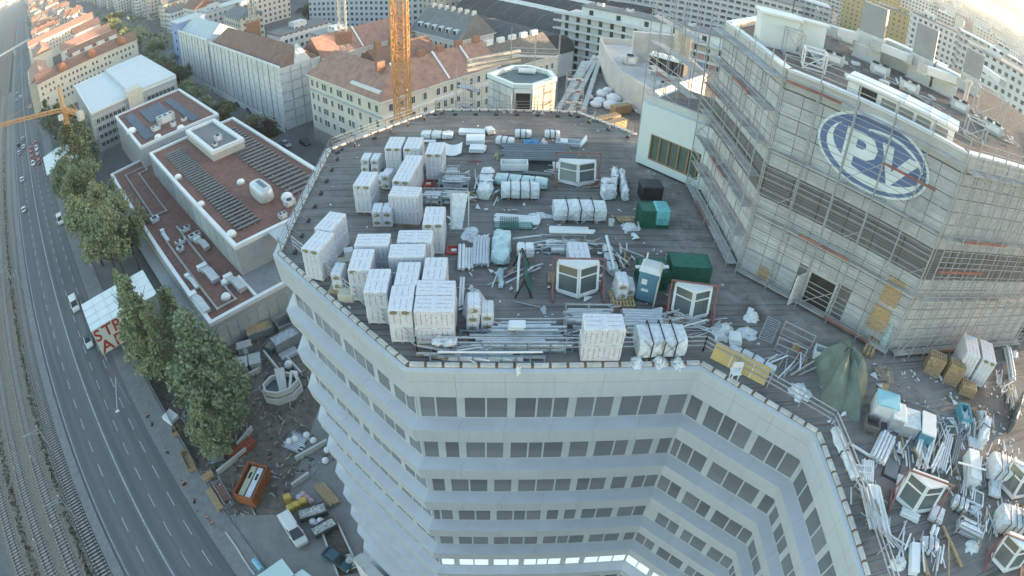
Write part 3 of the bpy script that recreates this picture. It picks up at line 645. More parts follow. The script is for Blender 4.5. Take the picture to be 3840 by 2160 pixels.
# pipe loops, walkways and flat ducts on the low roof
def run(name, label, cat, pts, z, w_, h, m, closed=False):
    r_ = thing(name, label, cat, (pts[0][0], pts[0][1], z)); q = pts+[pts[0]] if closed else pts
    for a, b in zip(q, q[1:]): part('straight', MB().beam((*a, z+h/2+.12), (*b, z+h/2+.12), w_, h), m, r_)
    for a in pts: part('support', MB().ob(a, w_*1.1, w_*1.1, z, z+.14+h, math.pi/4), galv, r_)
    return r_
stripm = mat('walkway_strip', (.30, .29, .275), .8, var=.1)
run('pipe_loop', 'pale pipe loop at the near end of the low factory roof', 'pipe run', [NT(19, -119), NT(19, -85.3), NT(22.9, -85.3), NT(23.0, -119)], 5.96, .42, .3, stripm)
run('pipe_loop', 'pale hooked pipe loop at the far end of the low factory roof', 'pipe run', [NT(26.2, -158), NT(26.2, -161), NT(19.9, -161), NT(19.8, -129.3), NT(23.4, -128.8), NT(23.5, -157.5), NT(26.0, -157.5)], 5.96, .4, .3, stripm)
def fduct(label, p, L, W, h, z, bend=0.0):
    d_ = thing('flat_duct', label, 'duct', (p[0], p[1], z), math.pi/4+math.pi/2)
    part('trunk', MB().box(-L/2, L*.1, -W/2, W/2, .15, h), duct, d_, local=True)
    part('bend', MB().prism([(L*.1+.02, -W/2), (L*.32, -W/2+bend), (L*.32, W/2+bend), (L*.1+.02, W/2)], .15, h*.9), duct, d_, local=True)
    part('outlet', MB().box(L*.32+.02, L/2, -W*.6+bend, W*.6+bend, .1, h*1.15), capw, d_, local=True)
    for x in (-L*.35, L*.2): part('foot', MB().box(x-.1, x+.1, -W*.55, W*.55, 0, .15), galv, d_, local=True)
for a in [('stepped grey duct in the middle of the low factory roof', (-52.41, 83.83), 7.0, 1.7, .9, .5), ('L-shaped grey duct near the raised wall of the low roof', (-58.03, 93.71), 5.5, 1.3, .9, .5), ('curved grey duct at the court end of the low roof', (-45.43, 80.83), 6.0, 1.5, 1.1, .6), ('long duct along the left rim of the low factory roof', (-51.13, 75.42), 7.5, 1.4, .8, .4), ('slim white duct beside the pipe loop', (-55.39, 81.40), 6.0, .8, .6, .2), ('slim duct by the left rim among the small vents', (-69.69, 97.10), 6.0, .8, .6, -.2)]: fduct(a[0], a[1], a[2], a[3], a[4], 5.95, a[5])
# outside stair against the raised hall
stt = thing('steel_stair', 'steel access stair and landing against the raised hall', 'stair', (*NT(36, -89.5), 6))
for k in range(14): part('tread', nbox(MB(), 34.2, 35.6, -90.8+k*.3, -90.55+k*.3, 6.2+k*.42, 6.25+k*.42), galv, stt)
for s in (34.1, 35.7): part('stringer', MB().beam((*NT(s, -90.9), 6.1), (*NT(s, -86.6), 12.2), .08, .25), galv, stt)
part('landing', nbox(MB(), 34.0, 39, -90.6, -86.5, 12.2, 12.3), galv, stt)
for s in (34.1, 36.5, 38.9): part('leg', MB().beam((*NT(s, -86.6), 6.0), (*NT(s, -86.6), 13.3), .1), galv, stt)
# ================================================================ banner box over the pavement
bx = thing('banner_box', 'white covered site box over the pavement with red banner letters', 'site box', (*NT(3, -101), 0))
tarpw = mat('white_sheet', (.62, .67, .67), .6, var=.05, s=.5, dirt=.12)
part('frame', nbox(MB(), -4.4, 10.4, -106, -96.4, 2.6, 7.9), mat('grey_sheet', (.33, .34, .35)), bx)
for k in range(6): part('roof_sheet', nbox(MB(), -4.7+k*2.57, -4.7+(k+1)*2.57-.05, -106.3, -96.1, 7.92, 8.0+.03*(k % 2)), tarpw, bx)
for k in range(3): part('roof_seam', nbox(MB(), -4.7, 10.7, -103.6+k*2.6, -103.5+k*2.6, 8.0, 8.06), duct, bx)
part('banner', nbox(MB(), -4.6, 4.5, -96.35, -96.25, 2.1, 7.95), mat('banner_white', (.66, .65, .6), .6, var=.04), bx)
for nn in (-4.3, 0, 5, 10.2):
    for tt in (-105.8, -96.6): part('leg', MB().beam((*NT(nn, tt), 0), (*NT(nn, tt), 2.6), .2), galv, bx)
redl = mat('red_letter', (.42, .045, .03), .6, var=.06, dirt=.05)
def text(s_, h, m, parent, org, ax, up, squeeze=1.0, name='letter', ext=.02):
    cu = bpy.data.curves.new('txt', 'FONT'); cu.body = s_; cu.size = h/.72; cu.extrude = ext; cu.offset = .05
    o_ = bpy.data.objects.new('txt', cu); col.objects.link(o_); bpy.context.view_layer.update()
    me = bpy.data.meshes.new_from_object(o_); bpy.data.objects.remove(o_)
    ax, up = Vector(ax).normalized(), Vector(up).normalized(); nn = ax.cross(up); org = Vector(org); po = Vector(OFF.get(parent.name, (0, 0, 0))) if parent else Vector((0, 0, 0))
    for v in me.vertices: v.co = org+ax*v.co.x*squeeze+up*v.co.y+nn*v.co.z-po
    me.materials.clear(); return mobj(name, me, m, parent)
AXN = (H2, H2, 0)
text('S', 2.5, redl, bx, (*NT(-4.55, -96.2), 5.2), AXN, (0, 0, 1), 1.0, 'letter_s'); text('T', 2.5, redl, bx, (*NT(-2.45, -96.2), 5.3), AXN, (0, 0, 1), 1.05, 'letter_t'); text('R', 2.5, redl, bx, (*NT(-.2, -96.2), 5.3), AXN, (0, 0, 1), 1.0, 'letter_r')
text('A', 2.6, redl, bx, (*NT(-4.2, -96.2), 2.3), AXN, (0, 0, 1), 1.15, 'letter_a'); text('P', 2.6, redl, bx, (*NT(-1.0, -96.2), 2.3), AXN, (0, 0, 1), 1.1, 'letter_p')
tn = thing('canopy_tent', 'white roofed site tent at the roadside under the small orange crane', 'tent', (*NT(3, -212), 0))
part('roof', MB().gable(NT(2.8, -211), 21, 12.6, 4.6, .8, A45), tarpw, tn); part('wall', nbox(MB(), -3.2, 8.8, -221, -201, 0, 4.6), gwall, tn)
# ================================================================ cars
glassd = mat('car_glass', (.03, .035, .04), .1, var=.05, dirt=0, spec=.6); tyre = mat('tyre', (.02, .02, .02), .9); rimm = mat('wheel_rim', (.4, .4, .42), .4, .4)
redlamp = mat('tail_lamp', (.35, .03, .02), .3); headl = mat('head_lamp', (.7, .7, .66), .2)
CARS = {}
def loft(secs):
    mb = MB(); n = len(secs[0]); vs = [v for s in secs for v in s]
    return mb.add(vs, [(j*n+i, j*n+(i+1) % n, (j+1)*n+(i+1) % n, (j+1)*n+i) for j in range(len(secs)-1) for i in range(n)]+[tuple(range(n-1, -1, -1)), tuple(range((len(secs)-1)*n, len(secs)*n))])
def car_meshes(van):
    L, W, Hh = (5.2, 2.0, 2.1) if van else (4.4, 1.8, 1.46)
    def sec(x, w_, z0, z1): return [(x, -w_, z0+.08), (x, -w_*.94, z0), (x, w_*.94, z0), (x, w_, z0+.08), (x, w_, z1-.14), (x, w_*.88, z1), (x, -w_*.88, z1), (x, -w_, z1-.14)]
    hb = .95 if not van else 1.25
    body = loft([sec(-L/2, W*.40, .35, hb-.18), sec(-L/2+.18, W*.48, .24, hb), sec(-L*.1, W*.5, .22, hb), sec(L*.22, W*.5, .22, hb), sec(L/2-.5, W*.49, .22, hb-.14), sec(L/2-.12, W*.46, .24, hb-.26), sec(L/2, W*.38, .34, hb-.36)])
    x0, x1, x2, x3 = (-L/2+.12, -L/2+.3, L*.12, L*.34) if van else (-L/2+.25, -L/2+.85, L*.02, L*.24)
    def gs(x, w_, z): return [(x, -w_, hb-.03), (x, w_, hb-.03), (x, w_*.86, z), (x, -w_*.86, z)]
    cabin = MB().add([(x0, -W*.46, hb-.03), (x3, -W*.46, hb-.03), (x3, W*.46, hb-.03), (x0, W*.46, hb-.03), (x1, -W*.37, Hh-.06), (x2, -W*.37, Hh-.06), (x2, W*.37, Hh-.06), (x1, W*.37, Hh-.06)], [(0, 1, 5, 4), (1, 2, 6, 5), (2, 3, 7, 6), (3, 0, 4, 7)])
    roof = MB().add([(x1-.05, -W*.385, Hh-.07), (x2+.05, -W*.385, Hh-.07), (x2+.05, W*.385, Hh-.07), (x1-.05, W*.385, Hh-.07), (x1+.08, -W*.33, Hh), (x2-.08, -W*.33, Hh), (x2-.08, W*.33, Hh), (x1+.08, W*.33, Hh)], [(0, 1, 5, 4), (1, 2, 6, 5), (2, 3, 7, 6), (3, 0, 4, 7), (4, 5, 6, 7), (3, 2, 1, 0)])
    pil = [MB().beam((xa, s*W*.462, hb-.03), (xb, s*W*.374, Hh-.06), .07).mesh('pillar') for s in (-1, 1) for xa, xb in ((x0, x1), (x3, x2), ((x0+x3)/2, (x1+x2)/2))]
    if van: pil = pil[:2]+pil[3:5]+[MB().box(-L/2+.14, L*.0, -W*.47, W*.47, hb-.02, Hh-.08).mesh('cargo_body')]
    wh = MB().tube((0, -.1, 0), (0, .1, 0), .32, 14); rm = MB().tube((0, -.105, 0), (0, .105, 0), .19, 10)
    return dict(L=L, W=W, body=body.mesh('body'), cabin=cabin.mesh('windows'), roof=roof.mesh('roof'), pil=pil, tyre=wh.mesh('tyre'), rim=rm.mesh('rim'), hl=MB().box(-.06, .06, -.2, .2, -.07, .07).mesh('headlight'), tl=MB().box(-.05, .05, -.18, .18, -.08, .08).mesh('tail_light'), mir=MB().box(-.08, .08, -.1, .1, -.06, .06).mesh('mirror'))
def car(label, p, a, c, van=False, z=0.0, group=None, roofc=None):
    k = 'van' if van else 'car'
    if k not in CARS: CARS[k] = car_meshes(van)
    C = CARS[k]; o = thing('parked_van' if van else 'car', label, 'van' if van else 'car', (p[0], p[1], z), a, group)
    pm = mat('car_paint_%02d%02d%02d' % tuple(int(x*99) for x in c), c, .3, .0, var=.03, dirt=.05, spec=.6)
    pr = mat('car_paint_%02d%02d%02d' % tuple(int(x*99) for x in roofc), roofc, .3, .0, var=.03, dirt=.05, spec=.6) if roofc else pm
    def cp(n, me, m_, par, loc=(0, 0, 0)):
        if not me.materials: me.materials.append(m_)
        q = mobj(n, me, None, par, loc); q.material_slots[0].link = 'OBJECT'; q.material_slots[0].material = m_; return q
    cp('body', C['body'], pm, o); cp('windows', C['cabin'], glassd, o); cp('roof', C['roof'], pr, o); [cp(q.name.split('.')[0], q, pm, o) for q in C['pil']]
    for x in (-C['L']*.31, C['L']*.31):
        for y in (-1, 1):
            wq = cp('wheel', C['tyre'], tyre, o, (x, y*(C['W']/2-.12), .32)); cp('rim', C['rim'], rimm, wq)
    for y in (-1, 1):
        cp('headlight', C['hl'], headl, o, (C['L']/2-.1, y*C['W']*.33, .62)); cp('tail_light', C['tl'], redlamp, o, (-C['L']/2+.07, y*C['W']*.36, .72)); cp('mirror', C['mir'], pm, o, (C['L']*.17, y*(C['W']/2+.06), 1.0))
    return o
DN, UP_ = A45, A45+math.pi
whitep, silver, blackp, redp, bluep = (.6, .61, .6), (.35, .36, .37), (.02, .02, .022), (.28, .03, .03), (.05, .08, .16)
car('white van driving past the banner box on the main road', NT(-6.75, -120.5), DN, whitep, van=True)
car('white car with a black roof in front of the banner letters', NT(-6.6, -105.2), DN, whitep, roofc=blackp)
car('white car in the left lane beside the row of trees', NT(-15.9, -193), UP_, whitep)
car('white car farther up the road near the red cars', NT(-15.2, -224), UP_, whitep)
car('white van parked at the kerb half under the trees', NT(-3.6, -168), DN, whitep, van=True)
cs = [redp, whitep, redp, redp, silver, redp, whitep, redp, redp]
for k in range(9):
    car(['foremost red car of the queue waiting on the main road', 'white car in the front rank of the red queue', 'red car in the second rank of the queue', 'red car beside the kerb in the middle of the queue', 'silver car in the middle of the red queue', 'red car in the fourth rank of the queue', 'white car at the back of the red queue', 'red car at the back of the queue by the kerb', 'last red car of the queue'][k], NT(-9.2 if k % 2 else -6.4, -233-(k//2)*7.2-(k % 2)*2.5), DN, cs[k])
for k, (nn, tt, c, l) in enumerate([(-15.5, -262, silver, 'silver car on the main road left of the red queue'), (-13.0, -268, whitep, 'white car beside the silver one on the main road'), (-15.6, -276, blackp, 'dark car behind the silver one on the main road'), (-12.9, -282, silver, 'grey car at the rear of the oncoming group'), (-15.4, -330, redp, 'lone red car on the far main road'), (-6.5, -345, whitep, 'lone white car on the far main road'), (-15.6, -385, silver, 'first of two far silver cars near the footbridge'), (-12.8, -392, whitep, 'far white car near the footbridge'), (-15.5, -410, silver, 'second of two far silver cars near the footbridge')]): car(l, NT(nn, tt), UP_ if nn < -11 else DN, c)
for l, p, a, c in [('black car parked on the side street below the beige house', (-52.13, 152.05), A45, blackp), ('dark car on the side street by the scaffolded house', (-87.68, 188.34), A45, blackp), ('second dark car on the side street by the scaffolded house', (-80.48, 181.34), A45, bluep), ('white car parked by the street tree', (-89.12, 180.94), A45+.1, whitep), ('white car on the side street in front of the factory rim', (-74.14, 174.99), A45, whitep), ('silver car parked beside the black one on the side street', (-57.65, 151.41), A45, silver)]: car(l, p, a, c)
# ================================================================ trees
m, t, b = newmat('leaf', .75)
P = pos(t); f1 = ramp(t, noise(t, P, 1.1, 2), .35, .65); f2 = ramp(t, noise(t, P, .22, 2), .35, .65); oi = nd(t, 'ShaderNodeObjectInfo')
o = mix(t, f1, (.125, .16, .09), (.33, .37, .2)); o = mix(t, mth(t, 'MULTIPLY', f2, .4), o, (.26, .26, .13)); o = mix(t, mth(t, 'MULTIPLY', oi.outputs['Random'], .45), o, (.11, .155, .105)); t.links.new(o, b.inputs['Base Color'])
leafm = m; bark = mat('bark', (.11, .09, .07), .95, var=.3, s=4)
m, t, b = newmat('leaf_autumn', .75)
P = pos(t); f1 = ramp(t, noise(t, P, .9, 3), .35, .65); t.links.new(mix(t, f1, (.09, .10, .055), (.2, .155, .09)), b.inputs['Base Color']); leafa = m
TV = {}
def tree_meshes(kind, seed):
    k = (kind, seed)
    if k in TV: return TV[k]
    r = random.Random(seed*17+hash(kind) % 7 if False else seed*17+len(kind))
    H = 20.0 if kind == 'poplar' else 12.0; RW = 4.0 if kind == 'poplar' else 4.8
    tr = MB().tube((0, 0, 0), (0, 0, H*.3), .32, 8, .24).tube((0, 0, H*.3), (.2, .1, H*.8), .24, 7, .05); cr = MB()
    limbs = []
    for i in range(16 if kind == 'poplar' else 12):
        z = H*r.uniform(.14, .7) if kind == 'poplar' else H*r.uniform(.22, .55); a = r.uniform(0, 6.28); l = r.uniform(.5, 1.0)*RW
        e = (math.cos(a)*l, math.sin(a)*l, z+(l*1.6 if kind == 'poplar' else l*.6)); tr.tube((0, 0, z), e, .1, 5, .03); limbs.append(e)
    n_ = 250 if kind == 'poplar' else 230
    lob = [(r.gauss(0, RW*.35), r.gauss(0, RW*.35), r.uniform(.25, .95)) for _ in range(9)]
    for i in range(n_):
        if kind == 'poplar':
            u = r.random(); z = H*(.1+.9*u); prof = RW*(math.sin(min(1, u*1.15+.08)*math.pi)**.6*.9+.12)
            bx_ = lob[r.randrange(9)]; a = r.uniform(0, 6.28); rr = prof*math.sqrt(r.uniform(.12, 1))
            c = (math.cos(a)*rr+bx_[0]*.3, math.sin(a)*rr+bx_[1]*.3, min(z, H))
        else:
            bx_ = lob[r.randrange(9)]; c = (bx_[0]*1.5+r.gauss(0, 1.0), bx_[1]*1.5+r.gauss(0, 1.0), H*(.3+.6*bx_[2])+r.gauss(0, .9))
        s_ = r.uniform(.55, 1.05)
        for j in range(24):
            d = Vector((r.gauss(0, 1), r.gauss(0, 1), r.gauss(0, 1))); d.normalize(); p = Vector(c)+d*s_*r.uniform(.45, 1.05)
            q = Vector((r.gauss(0, 1), r.gauss(0, 1), r.gauss(0, .7))).normalized()*r.uniform(.16, .34); w_ = q.orthogonal().normalized()*r.uniform(.12, .26)
            cr.add([p-q, p+w_, p+q, p-w_], [(0, 1, 2, 3)])
    TV[k] = (tr.mesh('trunk'), cr.mesh('crown')); return TV[k]
def tree(label, p, h, kind='poplar', seed=0, wide=1.0, m=None, group=None, name=None):
    me = tree_meshes(kind, seed); t_ = thing(name or ('poplar_tree' if kind == 'poplar' else 'street_tree'), label, 'tree', (p[0], p[1], 0), rg.uniform(0, 6.28), group)
    s_ = h/(20.0 if kind == 'poplar' else 12.0); t_.scale = (s_*wide, s_*wide, s_)
    a = mobj('trunk', me[0], bark, t_); c = mobj('crown', me[1], m or leafm, t_)
    if m: c.material_slots[0].link = 'OBJECT'; c.material_slots[0].material = m
for k, (l, p, h, sd, wd) in enumerate([
    ('tall poplar nearest the white block, behind the orange container', NT(9.5, -66.5), 22, 0, 1.15), ('tall poplar beside the banner box, second from the white block', NT(4.6, -84), 21, 1, .95), ('poplar between the banner box and the factory wall', NT(10.3, -79), 19, 2, 1.0), ('slim poplar right behind the banner letters', NT(4.2, -91), 19, 0, .6),
    ('dark low poplar at the yard fence near the rubble', NT(5.8, -62.5), 12, 2, 1.2), ('broad poplar just behind the banner box', NT(6.0, -124), 19, 1, 1.35), ('wide poplar near the factory canopy behind the banner box', NT(11.5, -121), 16, 0, 1.2), ('wide poplar near the factory canopy in the middle of the row', NT(11.3, -130), 18, 2, 1.4), ('poplar in the dense roadside row, second behind the banner box', NT(7.5, -121), 20, 2, 1.3), ('poplar in the middle of the dense roadside row', NT(3.6, -131), 21, 0, 1.4), ('poplar behind the middle of the roadside row', NT(8.2, -139), 20, 1, 1.3), ('broad poplar at the kerb near the parked white van', NT(3.4, -150), 21, 2, 1.45), ('poplar close to the factory corner in the roadside row', NT(9.0, -158), 20, 0, 1.3), ('poplar near the far end of the roadside row', NT(4.5, -172), 20, 1, 1.4), ('last poplar of the roadside row before the site tent', NT(7.5, -187), 21, 2, 1.4), ('poplar beside the small orange crane', NT(13.0, -199), 17, 0, 1.3), ('dark tree between the crane and the white hall', NT(11.5, -226), 17, 1, 1.6), ('tree at the left end of the white hall', NT(7.5, -247), 16, 2, 1.6), ('tree by the road in front of the red roofed houses', NT(2.5, -270), 15, 0, 1.5)]): tree(l.replace('poplar', 'tree') if 5 <= k <= 13 else l, p, h*.86 if 5 <= k <= 13 else h, 'street' if 5 <= k <= 13 else 'poplar', sd, wd*.56 if 5 <= k <= 13 else wd*1.15)
for k, (l, p, h, sd, mm) in enumerate([('street tree behind the solar block, nearest the scaffolded house', NT(59, -178), 10, 0, leafa), ('street tree left of the one by the solar block', NT(58.5, -190), 10, 1, None), ('reddish street tree below the beige house', NT(60, -147), 11, 2, leafa), ('reddish street tree beside the factory rim', NT(59.5, -156), 10, 0, leafa), ('street tree by the white hall corner', NT(60, -214), 11, 1, None), ('street tree behind the white hall', NT(61, -236), 12, 2, None), ('brownish street tree beside the blue house', NT(63, -255), 11, 0, leafa), ('street tree in front of the blue house', NT(65, -282), 13, 1, None), ('dark tree at the corner of the red roofed houses', NT(66, -300), 14, 2, None), ('big tree behind the red roofed houses', NT(68, -345), 16, 0, None), ('second big tree behind the red roofed houses', NT(66, -375), 17, 1, None), ('tree in the court of the red roofed houses', NT(20, -325), 12, 2, None), ('tall tree by the cream tower blocks', (-21.26, 314.33), 22, 0, None), ('tall tree in front of the white tower slab', (-13.07, 313.94), 22, 1, None), ('dark tree at the foot of the balcony block', (33.00, 225.54), 16, 2, None), ('dark tree at the left end of the balcony block', (27.45, 221.20), 14, 1, None), ('far tree at the end of the tree lined street', NT(66, -430), 18, 2, None), ('far tree beyond the tree lined street', NT(70, -470), 19, 0, None), ('dark tree in the gap between the white roofed sheds', (-94.71, 303.24), 14, 1, None)]): tree(l, p, h, 'street', sd, 1.25, mm)
# ================================================================ named houses
def rotbox(c, L, W, a, z0, z1): return MB().ob(c, L, W, z0, z1, a)
tile = mat('red_tile', (.32, .195, .155), .85, var=.2, s=.6, dirt=.25); tile2 = mat('brown_tile', (.22, .135, .105), .85, var=.2, s=.6, dirt=.25); slate = mat('slate_roof', (.16, .17, .175), .7, var=.15, s=.6, dirt=.2); zinc = mat('zinc_roof', (.36, .42, .45), .5, var=.1, s=.5)
beige = mat('beige_render', (.58, .55, .485), .85, var=.06, s=.5, dirt=.12); wht = mat('white_render', (.56, .56, .54), .85, var=.05, s=.5, dirt=.12)
chim = mat('chimney_brick', (.28, .16, .11), .9, var=.25, s=3)
def wing(b, n0, n1, t0, t1, ze, hr, roofm, wallm, along='t', hip=0.0, ov=.5, split=0, z0=0.0):
    """one wing: walls, eaves and a pitched roof with its ridge along t or n"""
    part('wall', nbox(MB(), n0, n1, t0, t1, z0, ze), wallm, b, uv=True)
    c = NT((n0+n1)/2, (t0+t1)/2); L, W = (abs(t1-t0), abs(n1-n0)); a = A45
    if along == 'n': L, W, a = W, L, math.pi/4
    part('eaves', MB().ob(c, L+2*ov+.2, W+2*ov+.2, ze-.15, ze+.1, a), capw, b)
    return part('roof', MB().gable(c, L, W, ze+.1, hr, a, ov, hip), roofm, b)
bg_ = thing('beige_house', 'L-shaped beige apartment house with red tiled roof behind the orange mast', 'building', (*NT(90, -120), 0))
wing(bg_, 74.35, 87.5, -144.5, -109.7, 20, 6.0, tile, beige, 't', 5.0); rf = wing(bg_, 87.5, 112, -123, -109.7, 20, 6.0, tile, beige, 'n', 0)
part('corner_roof', MB().gable(NT(93, -116.3), 24, 13.2, 20.1, 6.0, math.pi/4, .5, 0), tile, bg_)
part('cornice', nbox(MB(), 74.0, 74.35, -144.5, -109.6, 15.6, 16.1), zinc, bg_); part('cornice', nbox(MB(), 74.4, 112, -109.7, -109.35, 15.6, 16.1), capw, bg_); part('plinth', nbox(MB(), 74.1, 74.35, -144.5, -109.6, 0, 4.2), mat('stone_plinth', (.33, .31, .28), .9, var=.15), bg_)
windows(bg_, NT(74.32, -144.4), NT(74.32, -110), (17.0, 13.2, 9.8, 6.4), [1.8, 4.6, 7.6, 8.9, 12.0, 15.4, 16.8, 20.2, 21.8, 25.5, 29.8, 32.8], 1.0, 1.75, capw, out=(-H2, -H2))
windows(bg_, NT(74.32, -144.4), NT(74.32, -110), (1.4,), 9, 1.3, 1.8, capw, out=(-H2, -H2))
windows(bg_, NT(75, -109.66), NT(112, -109.66), (17.0, 13.2, 9.8), [2, 5.2, 8.6, 12.2, 16.4, 18.6, 20.8, 23.0, 27.5, 30, 33, 35.5], 1.0, 1.75, capw, out=(H2, -H2))
for k in range(6): part('chimney', nbox(MB(), 78+k*6.2, 80.2+k*6.2, -116.8, -115.8, 25.0, 27.6), chim, bg_)
for nn in (82, 95, 104): part('fire_wall', MB().beam((*NT(nn, -109.6), 20.4), (*NT(nn, -116.3), 26.3), .5, .5), capw, bg_)
part('dormer_strip', nbox(MB(), 75.2, 76.6, -124, -111.5, 20.3, 21.9), capw, bg_)
gr_ = thing('grey_gable_house', 'house with grey patched roof beyond the red tiled wing', 'building', (*NT(125, -116), 0))
wing(gr_, 112, 137, -123, -109.7, 18.5, 5.6, mat('patched_roof', (.17, .155, .14), .9, var=.45, s=2.2, dirt=.4), beige, 'n', 0)
windows(gr_, NT(112, -109.66), NT(137, -109.66), (14.6, 11.0), 9, .9, 1.6, capw, out=(H2, -H2))
for k in range(5): part('chimney', nbox(MB(), 114+k*4.6, 116.4+k*4.6, -117, -116, 23.2, 25.4), capw, gr_)
sl_ = thing('slate_house', 'pale house with grey slate roof and dormers left of the vaulted halls', 'building', (*NT(128, -147), 0))
wing(sl_, 121.5, 137, -159, -136.3, 20, 7.5, slate, wht, 't', 0)
windows(sl_, NT(121.45, -158.5), NT(121.45, -136.8), (16.5, 12.8, 9.2), 8, 1.0, 1.7, capw, out=(-H2, -H2))
for k in range(6):
    dm_ = part('dormer', nbox(MB(), 122.6, 125.0, -157.2+k*3.5, -155.6+k*3.5, 21.2, 23.0), capw, sl_); part('pane', nbox(MB(), 122.52, 122.6, -157.0+k*3.5, -155.8+k*3.5, 21.4, 22.7), paneg, dm_)
for k in range(7): part('chimney', nbox(MB(), 128.6, 129.8, -157+k*3.2, -156+k*3.2, 26.6, 28.6), wht, sl_)
lo_ = thing('lean_to_house', 'low white house with flat grey roof against the slate house gable', 'building', (*NT(128, -131), 0))
part('wall', nbox(MB(), 122, 137, -136, -126, 0, 17), wht, lo_); part('roof', nbox(MB(), 121.8, 137, -135.9, -125.8, 17, 17.2), slate, lo_); windows(lo_, NT(122, -125.96), NT(137, -125.96), (13, 9.5), 4, .9, 1.5, capw, out=(H2, -H2))
# scaffolded, netted houses along the side street
net = mat('scaffold_net', (.56, .575, .58), .85, var=.12, s=.6, dirt=.2)
def netted(label, n0, n1, t0, t1, ze, roofm, roofh, bays):
    b = thing('netted_house', label, 'building', (*NT((n0+n1)/2, (t0+t1)/2), 0))
    wing(b, n0+1.3, n1, t0+.2, t1-1.3, ze-.6, roofh, roofm, wht, 't', 3)
    st_ = (t1-t0)/bays
    for k in range(bays):
        for z in range(0, int(ze), 2):
            part('net_panel', nbox(MB(), n0+.1*(k % 2), n0+.16+.1*(k % 2), t0+k*st_+.08, t0+(k+1)*st_-.08, z+.05, min(ze, z+1.96)), net, b)
        part('standard', nbox(MB(), n0-.1, n0+.0, t0+k*st_-.06, t0+k*st_+.06, 0, ze+1), gal2, b)
    m_ = max(3, round((n1-n0)/3.2)); s2 = (n1-n0)/m_
    for k in range(m_):
        for z in range(0, int(ze), 3): part('end_net_panel', nbox(MB(), n0+k*s2+.08, n0+(k+1)*s2-.08, t1-.1, t1, z+.05, min(ze, z+2.9)), net, b)
    part('top_rail', nbox(MB(), n0-.2, n0+.3, t0, t1, ze, ze+.6), capw, b); part('street_hoarding', nbox(MB(), n0-1.2, n0-1.05, t0, t1+1, 0, 2.2), capw, b)
    return b
nh = netted('long house wrapped in pale scaffold netting along the side street', 71.9, 86, -222, -158, 20, tile2, 5.0, 15)
netted('taller netted house left of the long one on the side street', 71.6, 86, -266, -224, 21, zinc, 5.0, 10)
part('turret', MB().lathe(NT(80, -161.5), [(4.2, 19.5), (4.0, 20), (.1, 25.5)], 4, 0), mat('turret_pale', (.55, .56, .54), .7), nh)
nh2 = thing('red_roof_house', 'house with bright red roof running back from the netted house', 'building', (*NT(103, -163), 0))
wing(nh2, 86.5, 121, -170, -157.5, 19, 5.8, tile, beige, 'n'); windows(nh2, NT(87, -157.46), NT(120, -157.46), (15.5, 12, 8.5), 11, .9, 1.6, capw, out=(H2, -H2))
part('fire_wall', MB().beam((*NT(101, -157.3), 19.3), (*NT(101, -163.7), 25.2), .5, .5), capw, nh2)
ob_ = thing('old_roof_house', 'courtyard house with dark brown roof behind the orange mast', 'building', (*NT(99, -137), 0))
wing(ob_, 90, 110, -144, -131, 19, 5, tile2, beige, 'n', 0); [part('chimney', nbox(MB(), 92+k*5, 94+k*5, -138, -137, 23.4, 26), chim, ob_) for k in range(3)]
bl_ = thing('blue_house', 'narrow pale blue gable wall with a column of round windows', 'building', (*NT(80, -274), 0))
part('wall', nbox(MB(), 72.5, 86, -281, -267.5, 0, 24), mat('blue_render', (.25, .33, .56), .8, var=.06), bl_); part('roof', nbox(MB(), 72, 86.5, -281.4, -267.2, 24, 24.4), zinc, bl_)
for z in (7, 11, 15, 19): part('round_window', MB().tube((*NT(72.42, -274), z), (*NT(72.52, -274), z), .8, 12), paneg, bl_)
# red roofed housing estate left of the hall
es = thing('estate_house', 'long cream house with dark red roof and round turrets behind the white hall', 'building', (*NT(28, -307), 0))
cream = mat('cream_estate', (.60, .56, .48), .85, var=.06, dirt=.1)
wing(es, .5, 58, -314, -301, 18, 4.2, tile2, cream, 'n'); windows(es, NT(.5, -300.96), NT(58, -300.96), (14.6, 11.4, 8.2, 5.0), 24, 1.0, 1.5, capw, out=(H2, -H2), skip=.1)
for k in range(3): part('turret', MB().lathe(NT(16+k*17, -303.5), [(2.6, 18), (2.6, 20.4), (1.6, 22.2), (.1, 22.8)], 12), mat('turret_red', (.34, .15, .09), .8, var=.1), es, smooth=True)
e2 = thing('estate_house', 'red roofed estate wing running back along the main road', 'building', (*NT(4, -345), 0))
wing(e2, -3, 9, -372, -315, 17.5, 4.2, tile, cream, 't'); windows(e2, NT(-3.03, -371), NT(-3.03, -316), (14, 10.6, 7.2), 18, 1, 1.5, capw, out=(-H2, -H2))
for k in range(4): part('gable_bay', nbox(MB(), -4.2, -2.9, -369+k*13.5, -362+k*13.5, 0, 17.3), cream, e2)
e3 = thing('estate_house', 'stepped estate house with red roofs in the middle of the court', 'building', (*NT(40, -355), 0))
wing(e3, 24, 56, -362, -350, 16, 4.5, tile2, wht, 'n'); windows(e3, NT(24, -349.96), NT(56, -349.96), (12.5, 9.2), 12, 1, 1.5, capw, out=(H2, -H2))
for k in range(4): part('gable_bay', nbox(MB(), 26+k*8, 31+k*8, -350, -347.6, 0, 18), wht, e3)
e4 = thing('estate_house', 'second stepped estate house behind the court', 'building', (*NT(40, -395), 0)); wing(e4, 22, 58, -404, -390, 16, 4.5, tile, wht, 'n'); windows(e4, NT(22, -389.96), NT(58, -389.96), (12.5, 9.2), 12, 1, 1.5, capw, out=(H2, -H2))
